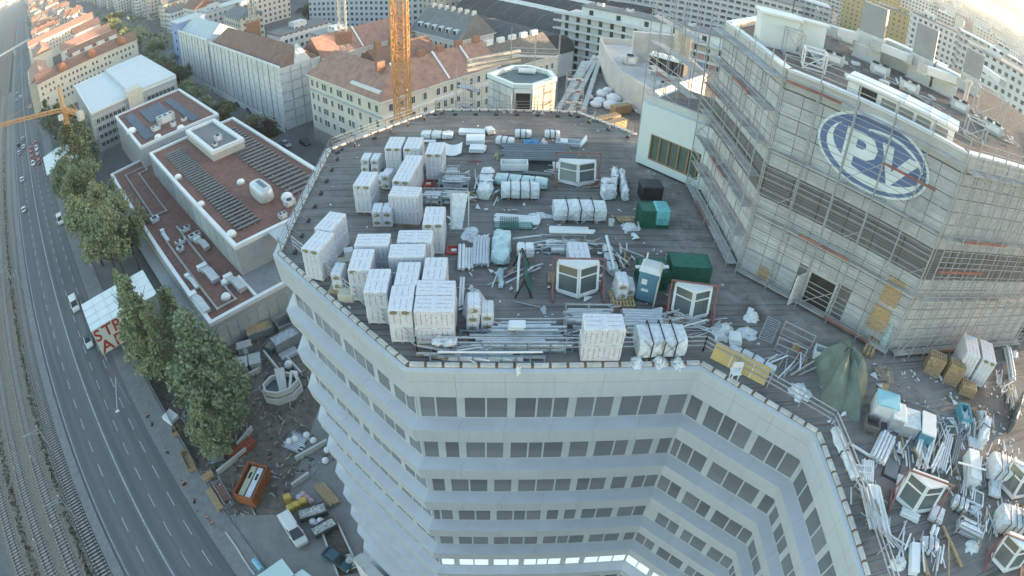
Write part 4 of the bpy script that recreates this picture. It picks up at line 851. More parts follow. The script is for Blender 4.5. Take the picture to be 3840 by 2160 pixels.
e5 = thing('estate_house', 'long sunlit estate house crossing behind the others', 'building', (*NT(29, -500), 0)); wing(e5, -1, 60, -512, -498, 18, 4.5, tile, cream, 'n'); windows(e5, NT(-1, -497.96), NT(60, -497.96), (14, 10.8, 7.6), 20, 1, 1.5, capw, out=(H2, -H2))
e6 = thing('estate_house', 'red roofed house between the court and the long sunlit one', 'building', (*NT(20, -440), 0)); wing(e6, 2, 16, -470, -420, 17, 4.5, tile, cream, 't'); windows(e6, NT(1.97, -469), NT(1.97, -421), (13.5, 10, 6.6), 16, 1, 1.5, capw, out=(-H2, -H2))
e7 = thing('estate_house', 'far red roofed estate house right of the others', 'building', (*NT(45, -450), 0)); wing(e7, 36, 58, -465, -440, 17, 4.5, tile2, wht, 'n')
fb = thing('footbridge', 'pale covered bridge crossing the main road in the distance', 'bridge', (*NT(-20, -650), 0))
part('deck', MB().beam((*NT(-75, -640), 8), (*NT(2, -668), 8), 5, .8), concr, fb); part('parapet', MB().beam((*NT(-75, -637.6), 9.2), (*NT(2, -665.6), 9.2), .3, 1.6), capw, fb)
for q in ((-45, -648), (-19.4, -657.5), (-1.5, -664)): part('pier', MB().ob(NT(*q), 2, 2, 0, 7.6, A45), concr, fb)
# vaulted halls
vault = mat('vault_roof', (.075, .075, .08), .6, var=.15, s=.4, dirt=.15)
def vh(label, p, L, W, a, ze, rise, sky_=True):
    b = thing('vaulted_hall', label, 'hall', (*p, 0)); n_ = 16; ca, sa = math.cos(a), math.sin(a)
    f = lambda x, y, z: (p[0]+ca*x-sa*y, p[1]+sa*x+ca*y, z)
    part('wall', MB().ob(p, L, W, 0, ze, a), wht, b); mb = MB(); vs = []
    for i in range(n_+1):
        th = math.pi*i/n_; y = -W/2*math.cos(th)*1.02; z = ze+rise*math.sin(th); vs += [f(-L/2-.3, y, z), f(L/2+.3, y, z)]
    mb.add(vs, [(2*i, 2*i+1, 2*i+3, 2*i+2) for i in range(n_)]+[tuple(range(0, 2*n_+2, 2)), tuple(range(2*n_+1, 0, -2))]); part('vault', mb, vault, b)
    k = max(3, int(L/9))
    for j in range(k):
        x = -L/2+L*j/k; rb = MB()
        for i in range(n_):
            t0_, t1_ = math.pi*i/n_, math.pi*(i+1)/n_
            rb.beam(f(x, -W/2*1.02*math.cos(t0_), ze+rise*math.sin(t0_)+.05), f(x, -W/2*1.02*math.cos(t1_), ze+rise*math.sin(t1_)+.05), .35, .2)
        part('rib', rb, slate, b)
    if sky_: part('ridge_light', MB().hexa([f(-L*.3, -1.5, ze+rise*.98), f(L*.3, -1.5, ze+rise*.98), f(L*.3, 1.5, ze+rise*.98), f(-L*.3, 1.5, ze+rise*.98), f(-L*.3, -1.0, ze+rise+1.1), f(L*.3, -1.0, ze+rise+1.1), f(L*.3, 1.0, ze+rise+1.1), f(-L*.3, 1.0, ze+rise+1.1)]), capw, b)
vh('nearest dark vaulted hall behind the grey patched roof', NT(158, -156), 52, 26, A45+.0, 9, 8, False)
vh('second dark vaulted hall with white ridge light', NT(187, -166), 64, 26, A45+.0, 10, 8)
vh('third dark vaulted hall with white ridge light', NT(213, -172), 64, 26, A45+.0, 10, 8)
vh('farthest dark vaulted hall beside the balcony block', NT(238, -172), 64, 24, A45+.0, 10, 7, False)
# long balcony block
bb = thing('balcony_block', 'long white apartment block with continuous balconies and set-back top floor', 'building', (60, 200, 0))
D0, D1 = Vector((24, 218)), Vector((128, 149)); dd = (D1-D0).normalized(); nn_ = Vector((dd.y, -dd.x))
if nn_.y > 0: nn_ = -nn_
def bbx(u0, u1, o0, o1, z0, z1):
    q = [D0+dd*u0+nn_*o0, D0+dd*u1+nn_*o0, D0+dd*u1+nn_*o1, D0+dd*u0+nn_*o1]; return MB().hexa([(*p, z0) for p in q]+[(*p, z1) for p in q])
Lb = (D1-D0).length
part('wall', bbx(0, Lb, -13, -1.4, 0, 21.6), wht, bb); part('top_floor', bbx(7, Lb, -12, -3.2, 21.9, 25.4), mat('white_band', (.6, .62, .61), .7, var=.05), bb); part('top_roof', bbx(6.6, Lb, -12.4, -2.8, 25.4, 25.7), mat('grey_felt', (.2, .2, .2)), bb)
colr = [mat('pink_panel', (.5, .28, .28), .8), mat('blue_panel', (.25, .33, .5), .8), wht, mat('sand_panel', (.45, .38, .28), .8)]
for fl in range(7):
    z = 1+fl*3.05
    part('balcony_slab', bbx(-2.6, Lb, -3, .1, z+2.5, z+2.75), capw, bb); part('balcony_front', bbx(-2.6, Lb, .0, .12, z+2.75, z+3.35), mat('white_band', (.6, .62, .61)), bb)
    for k in range(26):
        u = 1.6+k*4.4
        if u > Lb-2: break
        part('balcony_door', bbx(u, u+1.3, -1.42, -1.32, z+.05, z+2.2), paneg, bb)
        part('wall_panel', bbx(u+1.6, u+4.0, -1.42, -1.36, z+.05, z+2.4), wht if k < 7 else colr[(k*7+fl*3) % 4], bb)
for k in range(10): part('top_window', bbx(10+k*10.5, 11.6+k*10.5, -3.22, -3.12, 22.6, 24.5), paneg, bb)
for k in range(8): unit(['roof fan at the left end of the balcony block', 'second roof fan on the balcony block', 'third roof fan on the balcony block', 'round sunlit vent on the balcony block', 'fifth roof fan on the balcony block', 'sixth roof fan on the balcony block', 'seventh roof fan on the balcony block', 'last roof fan on the balcony block'][k], tuple(D0+dd*(12+k*11.5)-nn_*8), 2.6, 1.8, 1.3, 25.7, math.atan2(dd.y, dd.x))
# ================================================================ the wider city
FW = [facade('wall_cream', (.6, .55, .46)), facade('wall_pale', (.62, .61, .58)), facade('wall_grey', (.46, .475, .485)), facade('wall_rose', (.54, .46, .41)), facade('wall_white', (.6, .61, .6), pu=2.4, wu=(.2, .75), wv=(.35, .8))]
FT = [facade('slab_white', (.56, .58, .59), pu=2.7, pv=2.9, wu=(.25, .75), wv=(.3, .8)), facade('slab_grey', (.44, .46, .47), pu=3.2, pv=2.9, wu=(.15, .85), wv=(.35, .8), line=(.6, .6, .6)), facade('slab_ochre', (.38, .32, .18), pu=3.0, pv=2.9, wu=(.3, .65), wv=(.35, .75)), facade('slab_cream', (.58, .55, .48), pu=3.4, pv=2.9, wu=(.3, .6), wv=(.3, .75), win=(.1, .05, .04))]
flatr = [mat('grey_felt', (.2, .2, .2)), mat('pale_gravel', (.36, .34, .32), .9, var=.15, s=.4), zinc]
ROOFL = ['red tiled', 'brown tiled', 'grey slate']
def house(p, L, W, a, ze, wm, rm, hr, label, group, flat=False, cat='building'):
    b = thing('city_house', label, cat, (*p, 0), 0, group)
    part('wall', MB().ob(p, L, W, 0, ze, a), wm, b, uv=True)
    if flat:
        part('roof', MB().ob(p, L+.5, W+.5, ze, ze+.5, a), rm, b)
        ca, sa = math.cos(a), math.sin(a); x = rg.uniform(-.3, .3)*L; part('roof_hut', MB().ob((p[0]+ca*x, p[1]+sa*x), min(6, L*.3), min(5, W*.5), ze+.5, ze+3, a), wm, b, uv=True)
    else:
        part('roof', MB().gable(p, L, W, ze, hr, a, .5, rg.choice((0, 0, 3))), rm, b)
        ca, sa = math.cos(a), math.sin(a)
        for x in (-.3, .25): part('chimney', MB().ob((p[0]+ca*x*L, p[1]+sa*x*L), 2.0, .9, ze+hr*.6, ze+hr+1.4, a), chim, b)
    return b
slabs = [  # towers and slabs that stand out
    ('cream tower block left of the tall trees', (-32.27, 284.27), 34, 16, A45, 42, FT[3]), ('white tower slab with red blinds behind the vaulted halls', (3.52, 289.18), 90, 15, .25, 48, FT[0]), ('cream slab end left of the orange mast', (-60.84, 294.24), 60, 15, -.3, 44, FT[0]),
    ('white slab behind the far end of the vaults', (53.78, 288.56), 95, 14, -.35, 46, FT[0]), ('terraced white block with planted balconies', (95.88, 269.12), 90, 16, -.38, 33, FT[1]), ('second terraced white block farther right', (124.95, 281.62), 80, 16, -.4, 34, FT[1]),
    ('ochre tower block behind the tower roof', (211.31, 311.13), 22, 14, -.5, 44, FT[2]), ('second ochre tower block right of the first', (267.03, 358.61), 20, 13, -.5, 48, FT[2]), ('third ochre block behind the grey chimneys', (205.03, 257.29), 30, 14, -.55, 44, FT[2]), ('white dotted slab between the ochre blocks', (292.18, 363.72), 36, 14, -.5, 50, FT[0]), ('grey slab right of the white dotted one', (320.71, 364.08), 34, 14, -.5, 46, FT[1]),
    ('pale blue-white slab behind the second chimney', (192.43, 211.66), 30, 14, -.6, 50, FT[0]), ('white slab with dark bands right of the third chimney', (186.27, 169.63), 30, 14, -.65, 54, FT[1]), ('grey slab low on the right behind the tower roof', (158.53, 132.55), 34, 14, -.7, 54, FT[0]), ('rose grey slab at the right edge of the city', (393.52, 363.38), 30, 14, -.6, 46, FT[3])]
used = []
for l, p, L, W, a, h, wm in slabs:
    used.append((p[0], p[1], max(L, W)*.75)); house(p, L, W, a, h, wm, rg.choice(flatr), 0, l, None, True)
def clear(x, y, r):
    n_, t_ = (x+y)*H2, (x-y)*H2
    if n_ < 4+r*.5 and n_ > -60: return False
    if n_ <= -60: return False
    if n_ < 64 and t_ > -520: return False
    if n_ < 90 and t_ > -292+0: return False
    if n_ < 150 and t_ > -178: return False
    if 140 < n_ < 256 and t_ > -212: return False
    if y < 150 and x < 75: return False
    if -60 < (x-60)*nn_.x+(y-200)*nn_.y < 40 and -20 < (Vector((x, y))-D0).dot(dd) < Lb+25 and abs((Vector((x, y))-D0).dot(nn_)) < 20: return False
    if 60 < n_ < 74 and t_ > -620: return False
    return all((x-u[0])**2+(y-u[1])**2 > (r+u[2])**2 for u in used)
def inview(x, y):
    az = math.degrees(math.atan2(x, y)); return -49.5 < az < 56
DESC = {}
cnt = 0
CN = {0: 'cream', 1: 'pale', 2: 'grey', 3: 'rose', 4: 'white'}
def zone(x, y):
    az = math.degrees(math.atan2(x, y)); d = math.hypot(x, y)
    s_ = 'left of the white crane mast' if az < -12 else ('behind the vaulted halls' if az < 12 else ('behind the balcony block' if az < 28 else 'behind the grey tower roof'))
    return s_, ('near' if d < 330 else 'middle' if d < 480 else 'outer')
stuffmb = {}
grid = []
for i in range(-4, 90):
    for j in range(-60, 150):
        n_ = 20+i*31; t_ = -(10-j*0)-(j*31)
        grid.append((n_, t_))
for n_, t_ in sorted(grid, key=lambda g: math.hypot(*NT(*g))):
    if n_ % 93 > 80: continue
    n2, t2 = n_+rg.uniform(-5, 5), t_+rg.uniform(-5, 5); x, y = NT(n2, t2); d = math.hypot(x, y)
    if d < 170 or d > 3200 or not inview(x, y) or y < 60: continue
    az = math.degrees(math.atan2(x, y)); right = az > 10
    tall = right and rg.random() < .35
    L = rg.uniform(18, 27); W = rg.uniform(11, 14); a = A45+rg.choice((0, math.pi/2))+rg.gauss(0, .03)
    if not clear(x, y, 13): continue
    ze = rg.uniform(24, 40) if tall else rg.uniform(14, 21)
    flat = tall or rg.random() < (.6 if right else .28)
    wi = rg.choice((0, 0, 1, 1, 2, 3, 4)) if not right else rg.choice((1, 2, 4, 4, 0)); ri = rg.choice((0, 0, 1, 2)) if not right else rg.choice((0, 1, 2, 2))
    if cnt < 210:
        cnt += 1; zn = zone(x, y)
        wm = {0: FT[3], 1: FT[0], 2: FT[1], 4: FT[0], 3: FT[3]}[wi] if tall else FW[wi]
        nm = ('tall slab' if tall else 'house'); 
        lb = '%s-ring %s %s %d-storey %s with %s roof %s' % (zn[1], 'long' if L > 22.5 else 'short', CN[wi], round(ze/3.1), nm, 'flat' if flat else ROOFL[ri], zn[0])
        house((x, y), L, W, a, ze, wm, rg.choice(flatr) if flat else (tile, tile2, slate)[ri], rg.uniform(3.5, 5.5), lb, 'city ' + lb, flat)
    else:
        key = (wi, flat); mb = stuffmb.setdefault(('w', wi), MB()); mb.ob((x, y), L, W, 0, ze, a)
        rm = stuffmb.setdefault(('r', 3 if flat else ri), MB())
        rm.ob((x, y), L+.4, W+.4, ze, ze+.4, a) if flat else rm.gable((x, y), L, W, ze, 4.5, a)
for k in range(2600):
    az = R(rg.uniform(-50, 60)); d = 3200+5200*rg.random()**1.4; x, y = d*math.sin(az), d*math.cos(az); s_ = rg.uniform(14, 46)
    wi = rg.choice((1, 2, 4, 0, 3)); mb = stuffmb.setdefault(('w', wi), MB()); h = rg.uniform(10, 26) if rg.random() < .93 else rg.uniform(30, 70); mb.ob((x, y), s_*1.6, s_*.7, 0, h, rg.uniform(0, 3.1))
for (k, i), mb in stuffmb.items():
    solo('distant_city', mb, FW[i] if k == 'w' else (tile, tile2, slate, flatr[0])[i], 'far city roofs' if k == 'r' else 'far city walls', 'city', kind='stuff', uv=True, base=(0, 1500, 0))
mb = MB()
for k in range(900):
    az = R(rg.uniform(-49, 57)); d = 260+2600*rg.random(); x, y = d*math.sin(az), d*math.cos(az)
    if not clear(x, y, 2): continue
    for j in range(34):
        c = Vector((x+rg.gauss(0, 3.4), y+rg.gauss(0, 3.4), abs(rg.gauss(6, 3)))); q = Vector((rg.gauss(0, 1), rg.gauss(0, 1), rg.gauss(0, 1)))*.9; w_ = q.orthogonal().normalized()*.9; mb.add([c-q, c+w_, c+q, c-w_], [(0, 1, 2, 3)])
solo('distant_trees', mb, leafm, 'scattered dark trees between the far houses', 'trees', kind='stuff', base=(0, 900, 0))
hz = MB()
hz.box(-4000, 9500, -300, 9500, -1, 95)
m, t, b = newmat('haze_air'); t.nodes.remove(b); v = nd(t, 'ShaderNodeVolumePrincipled'); v.inputs['Density'].default_value = .00014; v.inputs['Color'].default_value = (.75, .82, .9, 1); v.inputs['Anisotropy'].default_value = .3
t.links.new(v.outputs[0], t.nodes['Material Output'].inputs['Volume'])
solo('haze', hz, m, 'thin evening haze over the city', 'haze', kind='stuff', base=(2000, 4000, -1))
# ================================================================ materials lying on the roof deck
film = mat('plastic_film', (.58, .62, .65), .3, var=.18, s=5, dirt=.1, spec=.5, bump=.5); mintf = mat('mint_film', (.42, .56, .57), .3, var=.15, s=4, dirt=.1, spec=.5, bump=.4); alu = mat('aluminium_profile', (.50, .53, .56), .35, .35, var=.12, s=3, dirt=.12); bsteel = mat('blue_steel', (.16, .22, .29), .5, .2, var=.15); redst = mat('red_steel', (.23, .115, .105), .7, var=.2, s=3); wood = mat('pallet_wood', (.37, .27, .16), .85, var=.25, s=4, dirt=.2); whitep_ = mat('white_lacquer', (.66, .68, .69), .4, var=.05, dirt=.1); strapm = mat('black_strap', (.03, .03, .035), .6); greenm = mat('green_mesh', (.025, .12, .085), .6, var=.2, s=6); gglass = mat('unit_glass', (.09, .115, .12), .1, var=.2, s=.7, dirt=.05, spec=.6); blackt = mat('black_tarp', (.022, .023, .026), .55, var=.3, s=2, bump=.4); greym = mat('grey_pipe', (.17, .19, .205), .5, var=.1); bluet = mat('blue_tarp', (.05, .2, .38), .5, var=.2, s=3, bump=.4)
# insulation packs: white film with printed lines of red and grey lettering running along the packs
def packmat(name, ink):
    m, t, b = newmat(name, .35, spec=.5); tc = nd(t, 'ShaderNodeTexCoord'); s = nd(t, 'ShaderNodeSeparateXYZ'); t.links.new(tc.outputs['Object'], s.inputs[0]); sn = nd(t, 'ShaderNodeSeparateXYZ'); t.links.new(tc.outputs['Normal'], sn.inputs[0])
    x, y, z = s.outputs; top = mth(t, 'GREATER_THAN', mth(t, 'ABSOLUTE', sn.outputs[2]), .6); ex = mth(t, 'GREATER_THAN', mth(t, 'ABSOLUTE', sn.outputs[0]), .6)
    side = mth(t, 'SUBTRACT', 1, mth(t, 'ADD', top, mth(t, 'MULTIPLY', mth(t, 'SUBTRACT', 1, top), ex)))
    letx = noise(t, tc.outputs['Object'], 17, 1); let = mth(t, 'GREATER_THAN', letx, .47)
    a = mth(t, 'MULTIPLY', mth(t, 'MULTIPLY', band(t, x, .30, .41, .57, .15), band(t, y, .965, .12, .86, .0)), top)      # top: lines along y
    c = mth(t, 'MULTIPLY', mth(t, 'MULTIPLY', band(t, x, .30, .39, .59, .15), band(t, z, 1.03, .14, .84)), side)
    d = mth(t, 'MULTIPLY', mth(t, 'MULTIPLY', band(t, y, .25, .39, .59), band(t, z, 1.03, .14, .84)), ex)
    mk = mth(t, 'MULTIPLY', mth(t, 'MAXIMUM', mth(t, 'MAXIMUM', a, c), d), let)
    f = ramp(t, noise(t, tc.outputs['Object'], 6, 3), .3, .7); base = mix(t, f, (.50, .525, .565), (.63, .65, .685))
    oi = nd(t, 'ShaderNodeObjectInfo'); ik = mix(t, oi.outputs['Random'], ink, (.26, .23, .27))
    o = mix(t, mth(t, 'MULTIPLY', mk, .75), base, ik); t.links.new(o, b.inputs['Base Color'])
    bp = nd(t, 'ShaderNodeBump'); bp.inputs['Strength'].default_value = .35; bp.inputs['Distance'].default_value = .03; t.links.new(noise(t, tc.outputs['Object'], 7, 3), bp.inputs['Height']); t.links.new(bp.outputs[0], b.inputs['Normal'])
    return m
pk_grey = packmat('pack_film_grey', (.30, .12, .13)); pk_red = packmat('pack_film_red', (.40, .06, .06))
oval = mat('wool_end', (.24, .22, .13), .95, var=.35, s=8)
def cbox(mb, x0, x1, y0, y1, z0, z1, c=.05, j=0.0):
    r_ = lambda: rg.uniform(-j, j)
    P8 = lambda e: [(x0+e, y0+c), (x0+c, y0+e), (x1-c, y0+e), (x1-e, y0+c), (x1-e, y1-c), (x1-c, y1-e), (x0+c, y1-e), (x0+e, y1-c)]
    L_ = []
    for e, z in ((.0, z0), (.0-j*.5, (z0+z1)/2), (.0, z1-c), (c*.8, z1)): L_.append([(p[0]+r_(), p[1]+r_(), z+(r_()*.5 if z > z0 else 0)) for p in P8(e)])
    vs = [v for l in L_ for v in l]
    return mb.add(vs, [(k*8+i, k*8+(i+1) % 8, (k+1)*8+(i+1) % 8, (k+1)*8+i) for k in range(3) for i in range(8)]+[tuple(range(24, 32)), tuple(range(7, -1, -1))])
PK = [cbox(MB(), -.6, .6, -.97, .97, 0, 1.03, .06, .018).mesh('pack') for _ in range(5)]
OV = MB().add([(.17*math.cos(a), 0, .09*math.sin(a)) for a in [k*math.pi/7 for k in range(14)]]+[(.2*math.cos(a), -.02, .12*math.sin(a)) for a in [k*math.pi/7 for k in range(14)]], [tuple(range(13, -1, -1))]+[(i, (i+1) % 14, 14+(i+1) % 14, 14+i) for i in range(14)]).mesh('wrap_opening')
SKID = MB().box(-.58, .58, -.95, .95, .08, .1).box(-.58, -.44, -.95, .95, 0, .08).box(-.07, .07, -.95, .95, 0, .08).box(.44, .58, -.95, .95, 0, .08).mesh('skid')
def setm(o, m):
    o.material_slots[0].link = 'OBJECT'; o.material_slots[0].material = m; return o
def stack(label, p, a=0.0, ov=True, tiers=2, red=False, gap=0.0, group='insulation stacks on the roof deck'):
    """pallet stack of wrapped insulation, 1.2 x 1.95 m, ends carry two open wrap holes"""
    s = thing('insulation_stack', label, 'insulation stack', (p[0], p[1], ZR), a, group); m = pk_red if red else pk_grey
    mobj('skid', SKID, wood, s)
    for k in range(tiers):
        me = PK[rg.randrange(5)]; q = mobj('pack', me, m, s, (rg.uniform(-.02, .02), rg.uniform(-.02, .02), .1+k*1.045), rg.choice((0, math.pi))+rg.uniform(-.012, .012)); setm(q, m)
    if ov:
        for x in (-.29, .29):
            mobj('wrap_opening', OV, oval, s, (x, -.99, .1+tiers*1.045-.17))
    return s
def fl(A, dx, dy):   # stack centre from its front left corner
    return (A[0]+dx, A[1]+dy)
EN, SD = (.61, .97), (.98, .61)
HP = math.pi/2
sts = [('red printed stack at the front, right of the left parapet bend', fl((-4.84, 21.93), *EN), 0, True, True), ('wide front stack beside the long profile racks', fl((-3.56, 21.83), *SD), HP, False, True), ('wide stack right behind the front one, seam to seam', fl((-3.56, 21.83), SD[0], SD[1]+1.24), HP, False, True), ('stack with open wrap ends, second from the left parapet bend', fl((-6.23, 23.29), *EN), 0, True, True), ('stack with open wrap ends, third along the left parapet', fl((-7.40, 25.09), *EN), 0, True, True), ('stack without openings behind the front red one', fl((-4.73, 23.87), *EN), 0, False, True), ('stack behind the wide pair, beside the mint roll', fl((-3.37, 24.28), *EN), 0, False, True), ('wide stack in the middle of the field, front row', fl((-5.36, 26.24), *SD), HP, False, True), ('wide stack in the middle of the field, back row', fl((-5.09, 27.61), *SD), HP, False, False), ('wide stack left of the two middle ones', fl((-7.44, 27.28), *SD), HP, False, True), ('tall lone stack with openings right of the middle group', fl((-3.80, 29.44), *EN), 0, True, False), ('wide stack with red lettering in front of the grey tube racks', fl((-6.27, 32.66), *SD), HP-.12, False, True), ('stack with openings left of the foil wrapped bundle', fl((-8.74, 34.09), *EN), -.12, True, False), ('stack with openings behind the wide red lettered one', fl((-6.23, 34.62), *EN), -.12, True, False), ('stack without neighbours in front, second from the far end', fl((-5.99, 36.47), *EN), -.12, True, False), ('farthest stack on the left', fl((-7.55, 39.65), *EN), -.06, True, False), ('farthest stack in the middle', fl((-6.17, 39.52), *EN), -.06, True, False), ('far stack on the right, near the white curved plate', fl((-4.50, 38.56), *EN), -.06, True, False), ('near one of the two stacks standing at the left parapet', fl((-10.27, 26.90), *EN), -.30, True, False), ('far one of the two stacks standing at the left parapet', fl((-10.00, 28.93), *EN), -.30, False, False), ('lone wide stack standing at the front guard rail', fl((4.39, 20.65), *SD), HP-.03, False, True), ('slim grey and white stack beside the wooden pallets', fl((27.84, 17.57), *EN), -.5, False, True), ('tall white stack at the right of the wooden pallets', fl((29.13, 16.95), *EN), -.5, True, False)]
for l, p, a, ov, rd in sts: stack(l, p, a, ov, 2, rd)
stack('single red lettered pack behind the red window frame', fl((4.48, 27.44), .6, .9), 0, False, 1, True)
SB = [cbox(MB(), -.32, .32, -.55, .55, 0, .55, .05, .015).mesh('bale') for _ in range(3)]; OV2 = OV
def bales(label, p, a, lay, red=False):
    s = thing('insulation_bales', label, 'insulation bales', (p[0], p[1], ZR), a)
    part('pallet', MB().box(-.6, .6, -.5, .5, .08, .14).box(-.6, .6, -.5, -.38, 0, .08).box(-.6, .6, -.06, .06, 0, .08).box(-.6, .6, .38, .5, 0, .08), wood, s, local=True)
    for x, y, z in lay:
        setm(mobj('bale', SB[rg.randrange(3)], pk_red, s, (x, y, .15+z), rg.uniform(-.05, .05)), pk_red if red else pk_grey); mobj('wrap_opening', OV, oval, s, (x, y-.57, .15+z+.28))
bales('pair of loose bales near the far left parapet', (-8.74, 40.22), -.1, [(-.38, 0, 0), (.38, 0, 0), (-.38, 0, .57), (.38, 0, .57)]); bales('small bales in front of the farthest left stack', (-7.43, 37.93), -.2, [(-.3, .2, 0), (.35, -.2, 0), (.35, -.2, .57)]); bales('four bales with round ends left of the wide lettered stack', (-6.71, 32.87), 0, [(-.33, 0, 0), (.33, 0, 0), (-.33, 0, .57), (.33, 0, .57)]); bales('two bales standing by the left parapet bend', (-8.29, 26.15), -.05, [(0, .3, 0), (0, .3, .57)]); bales('open bales on a pallet under torn film beside the wide front stack', (-0.41, 23.20), 0, [(-.35, 0, 0), (-.35, 0, .57), (.35, .1, 0), (.35, .1, .57), (-.3, 0, 1.14)], True); bales('two bales upright next to the wooden pallet by the toilet', (7.13, 25.59), 0, [(0, .2, 0), (0, .2, .57), (.5, .5, 0)], True)
solo('foam_block', cbox(MB(), *(lambda q: (q[0]-.45, q[0]+.45, q[1]-.35, q[1]+.35))((-7.72, 25.37)), ZR, ZR+.5, .05), mat('cream_foam', (.5, .48, .4), .8), 'cream foam block at the left parapet', 'foam block'); solo('blue_box', cbox(MB(), *(lambda q: (q[0]-.2, q[0]+.2, q[1]-.15, q[1]+.15))((-7.76, 26.05)), ZR, ZR+.25, .03), bluet, 'small blue box behind the cream foam block', 'box')
for k, (a, b, l) in enumerate([((1220, 640), (1500, 610), 'lower cream beam lying between the left stacks'), ((1370, 540), (1510, 530), 'short white roll on top of the cream beams')]):
    A, B = ((-8.89, 28.33), (-7.94, 28.56)) if k == 0 else ((-8.49, 28.85), (-7.98, 28.97)); solo('cream_beam', MB().beam((*A, ZR+.25+k*.35), (*B, ZR+.25+k*.35), .5, .35), mat('cream_foam', (.5, .48, .4)) if k == 0 else film, l, 'beam')
def fr_(A, B): return ((A[0]+B[0])/2, (A[1]+B[1])/2), math.hypot(B[0]-A[0], B[1]-A[1]), math.atan2(B[1]-A[1], B[0]-A[0])
def wrapped(label, A, B, W, H, m=film, straps=2, name='wrapped_bundle', taper=.85, j=.05, z=0.0, cat='wrapped bundle'):
    """lumpy film-wrapped bundle lying along A-B, tied with straps"""
    c, L, a = fr_(A, B); s = thing(name, label, cat, (*c, ZR+z), a); n_ = max(5, int(L/.35)); sec = []
    for i in range(n_+1):
        u = i/n_; e = taper if i in (0, n_) else 1.0; x = -L/2+L*u; ring = []
        for k in range(12):
            th = 2*math.pi*k/12; cx, cz = math.cos(th), math.sin(th); q = .55
            ring.append((x+rg.uniform(-j, j)*.5, W/2*e*math.copysign(abs(cx)**q, cx)+rg.uniform(-j, j), max(0, H/2+H/2*e*math.copysign(abs(cz)**q, cz)+rg.uniform(-j, j))))
        sec.append(ring)
    part('wrap', loft(sec), m, s, local=True)
    for k in range(straps):
        x = (k+1)/(straps+1)*L-L/2; part('strap', MB().box(x-.03, x+.03, -W/2-.03, W/2+.03, H+.01, H+.03).box(x-.03, x+.03, -W/2-.045, -W/2-.02, 0, H+.02).box(x-.03, x+.03, W/2+.02, W/2+.045, 0, H+.02), strapm, s, local=True)
    for x in (-L*.3, L*.3): part('bearer', MB().box(x-.05, x+.05, -W/2-.05, W/2+.05, -.0, .05), wood, s, local=True)
    return s
def sheets(label, A, B, W, n, th=.09, m=whitep_, name='panel_stack', z=0.0):
    c, L, a = fr_(A, B); s = thing(name, label, 'panels', (*c, ZR+z), a)
    for x in (-L*.32, L*.32): part('bearer', MB().box(x-.06, x+.06, -W/2, W/2, 0, .08), wood, s, local=True)
    for k in range(n):
        o_ = part('sheet', cbox(MB(), -L/2+rg.uniform(0, .08), L/2-rg.uniform(0, .08), -W/2, W/2, .08+k*(th+.01), .08+k*(th+.01)+th, .02), m, s, local=True); o_.location = (rg.uniform(-.05, .05), rg.uniform(-.05, .05), 0); o_.rotation_euler[2] = rg.uniform(-.02, .02)
    return s
def pipes(label, A, B, n, r, m=alu, rows=1, name='pipe_bundle', z=0.0, sq=False):
    c, L, a = fr_(A, B); s = thing(name, label, 'pipes', (*c, ZR+z), a)
    for w_ in range(rows):
        for k in range(n-w_):
            y = (k-(n-1-w_)/2)*r*2.15; l2 = L*rg.uniform(.9, 1.0); x0 = rg.uniform(-.5, .5)*(L-l2); zz = r+.06+w_*r*1.8
            part('pipe', (MB().beam((x0-l2/2, y, zz), (x0+l2/2, y, zz), r*1.7, r*1.5) if sq else MB().tube((x0-l2/2, y, zz), (x0+l2/2, y, zz), r, 8)), m, s, local=True)
    for x in (-L*.3, L*.3): part('bearer', MB().box(x-.05, x+.05, -n*r*1.1, n*r*1.1, 0, .06), wood, s, local=True)
    return s
def rack(label, A, B, W, H, bars=6, m=galv, fill=alu, lv=2, name='storage_rack', posts=3):
    """steel rack: posts, rails, shelves loaded with long profiles"""
    c, L, a = fr_(A, B); s = thing(name, label, 'rack', (*c, ZR), a)
    for i in range(posts):
        x = -L/2+L*i/(posts-1)
        for y in (-W/2, W/2): part('post', MB().beam((x, y, 0), (x, y, H), .07), m, s, local=True)
        for l in range(lv): part('arm', MB().beam((x, -W/2, .12+l*H/lv*.8), (x, W/2, .12+l*H/lv*.8), .06), m, s, local=True)
    for y in (-W/2, W/2): part('rail', MB().beam((-L/2, y, .12), (L/2, y, .12), .05), m, s, local=True); part('rail', MB().beam((-L/2, y, H-.05), (L/2, y, H-.05), .05), m, s, local=True)
    for l in range(lv):
        for k in range(bars):
            y = -W/2+W*(k+.5)/bars; l2 = L*rg.uniform(.55, 1.05); x0 = rg.uniform(-.3, .3)*L*.3
            part('profile', MB().beam((x0-l2/2, y, .22+l*H/lv*.8), (x0+l2/2, y, .22+l*H/lv*.8), W/bars*.7, rg.uniform(.06, .2)), fill if rg.random() < .75 else film, s, local=True)
    return s
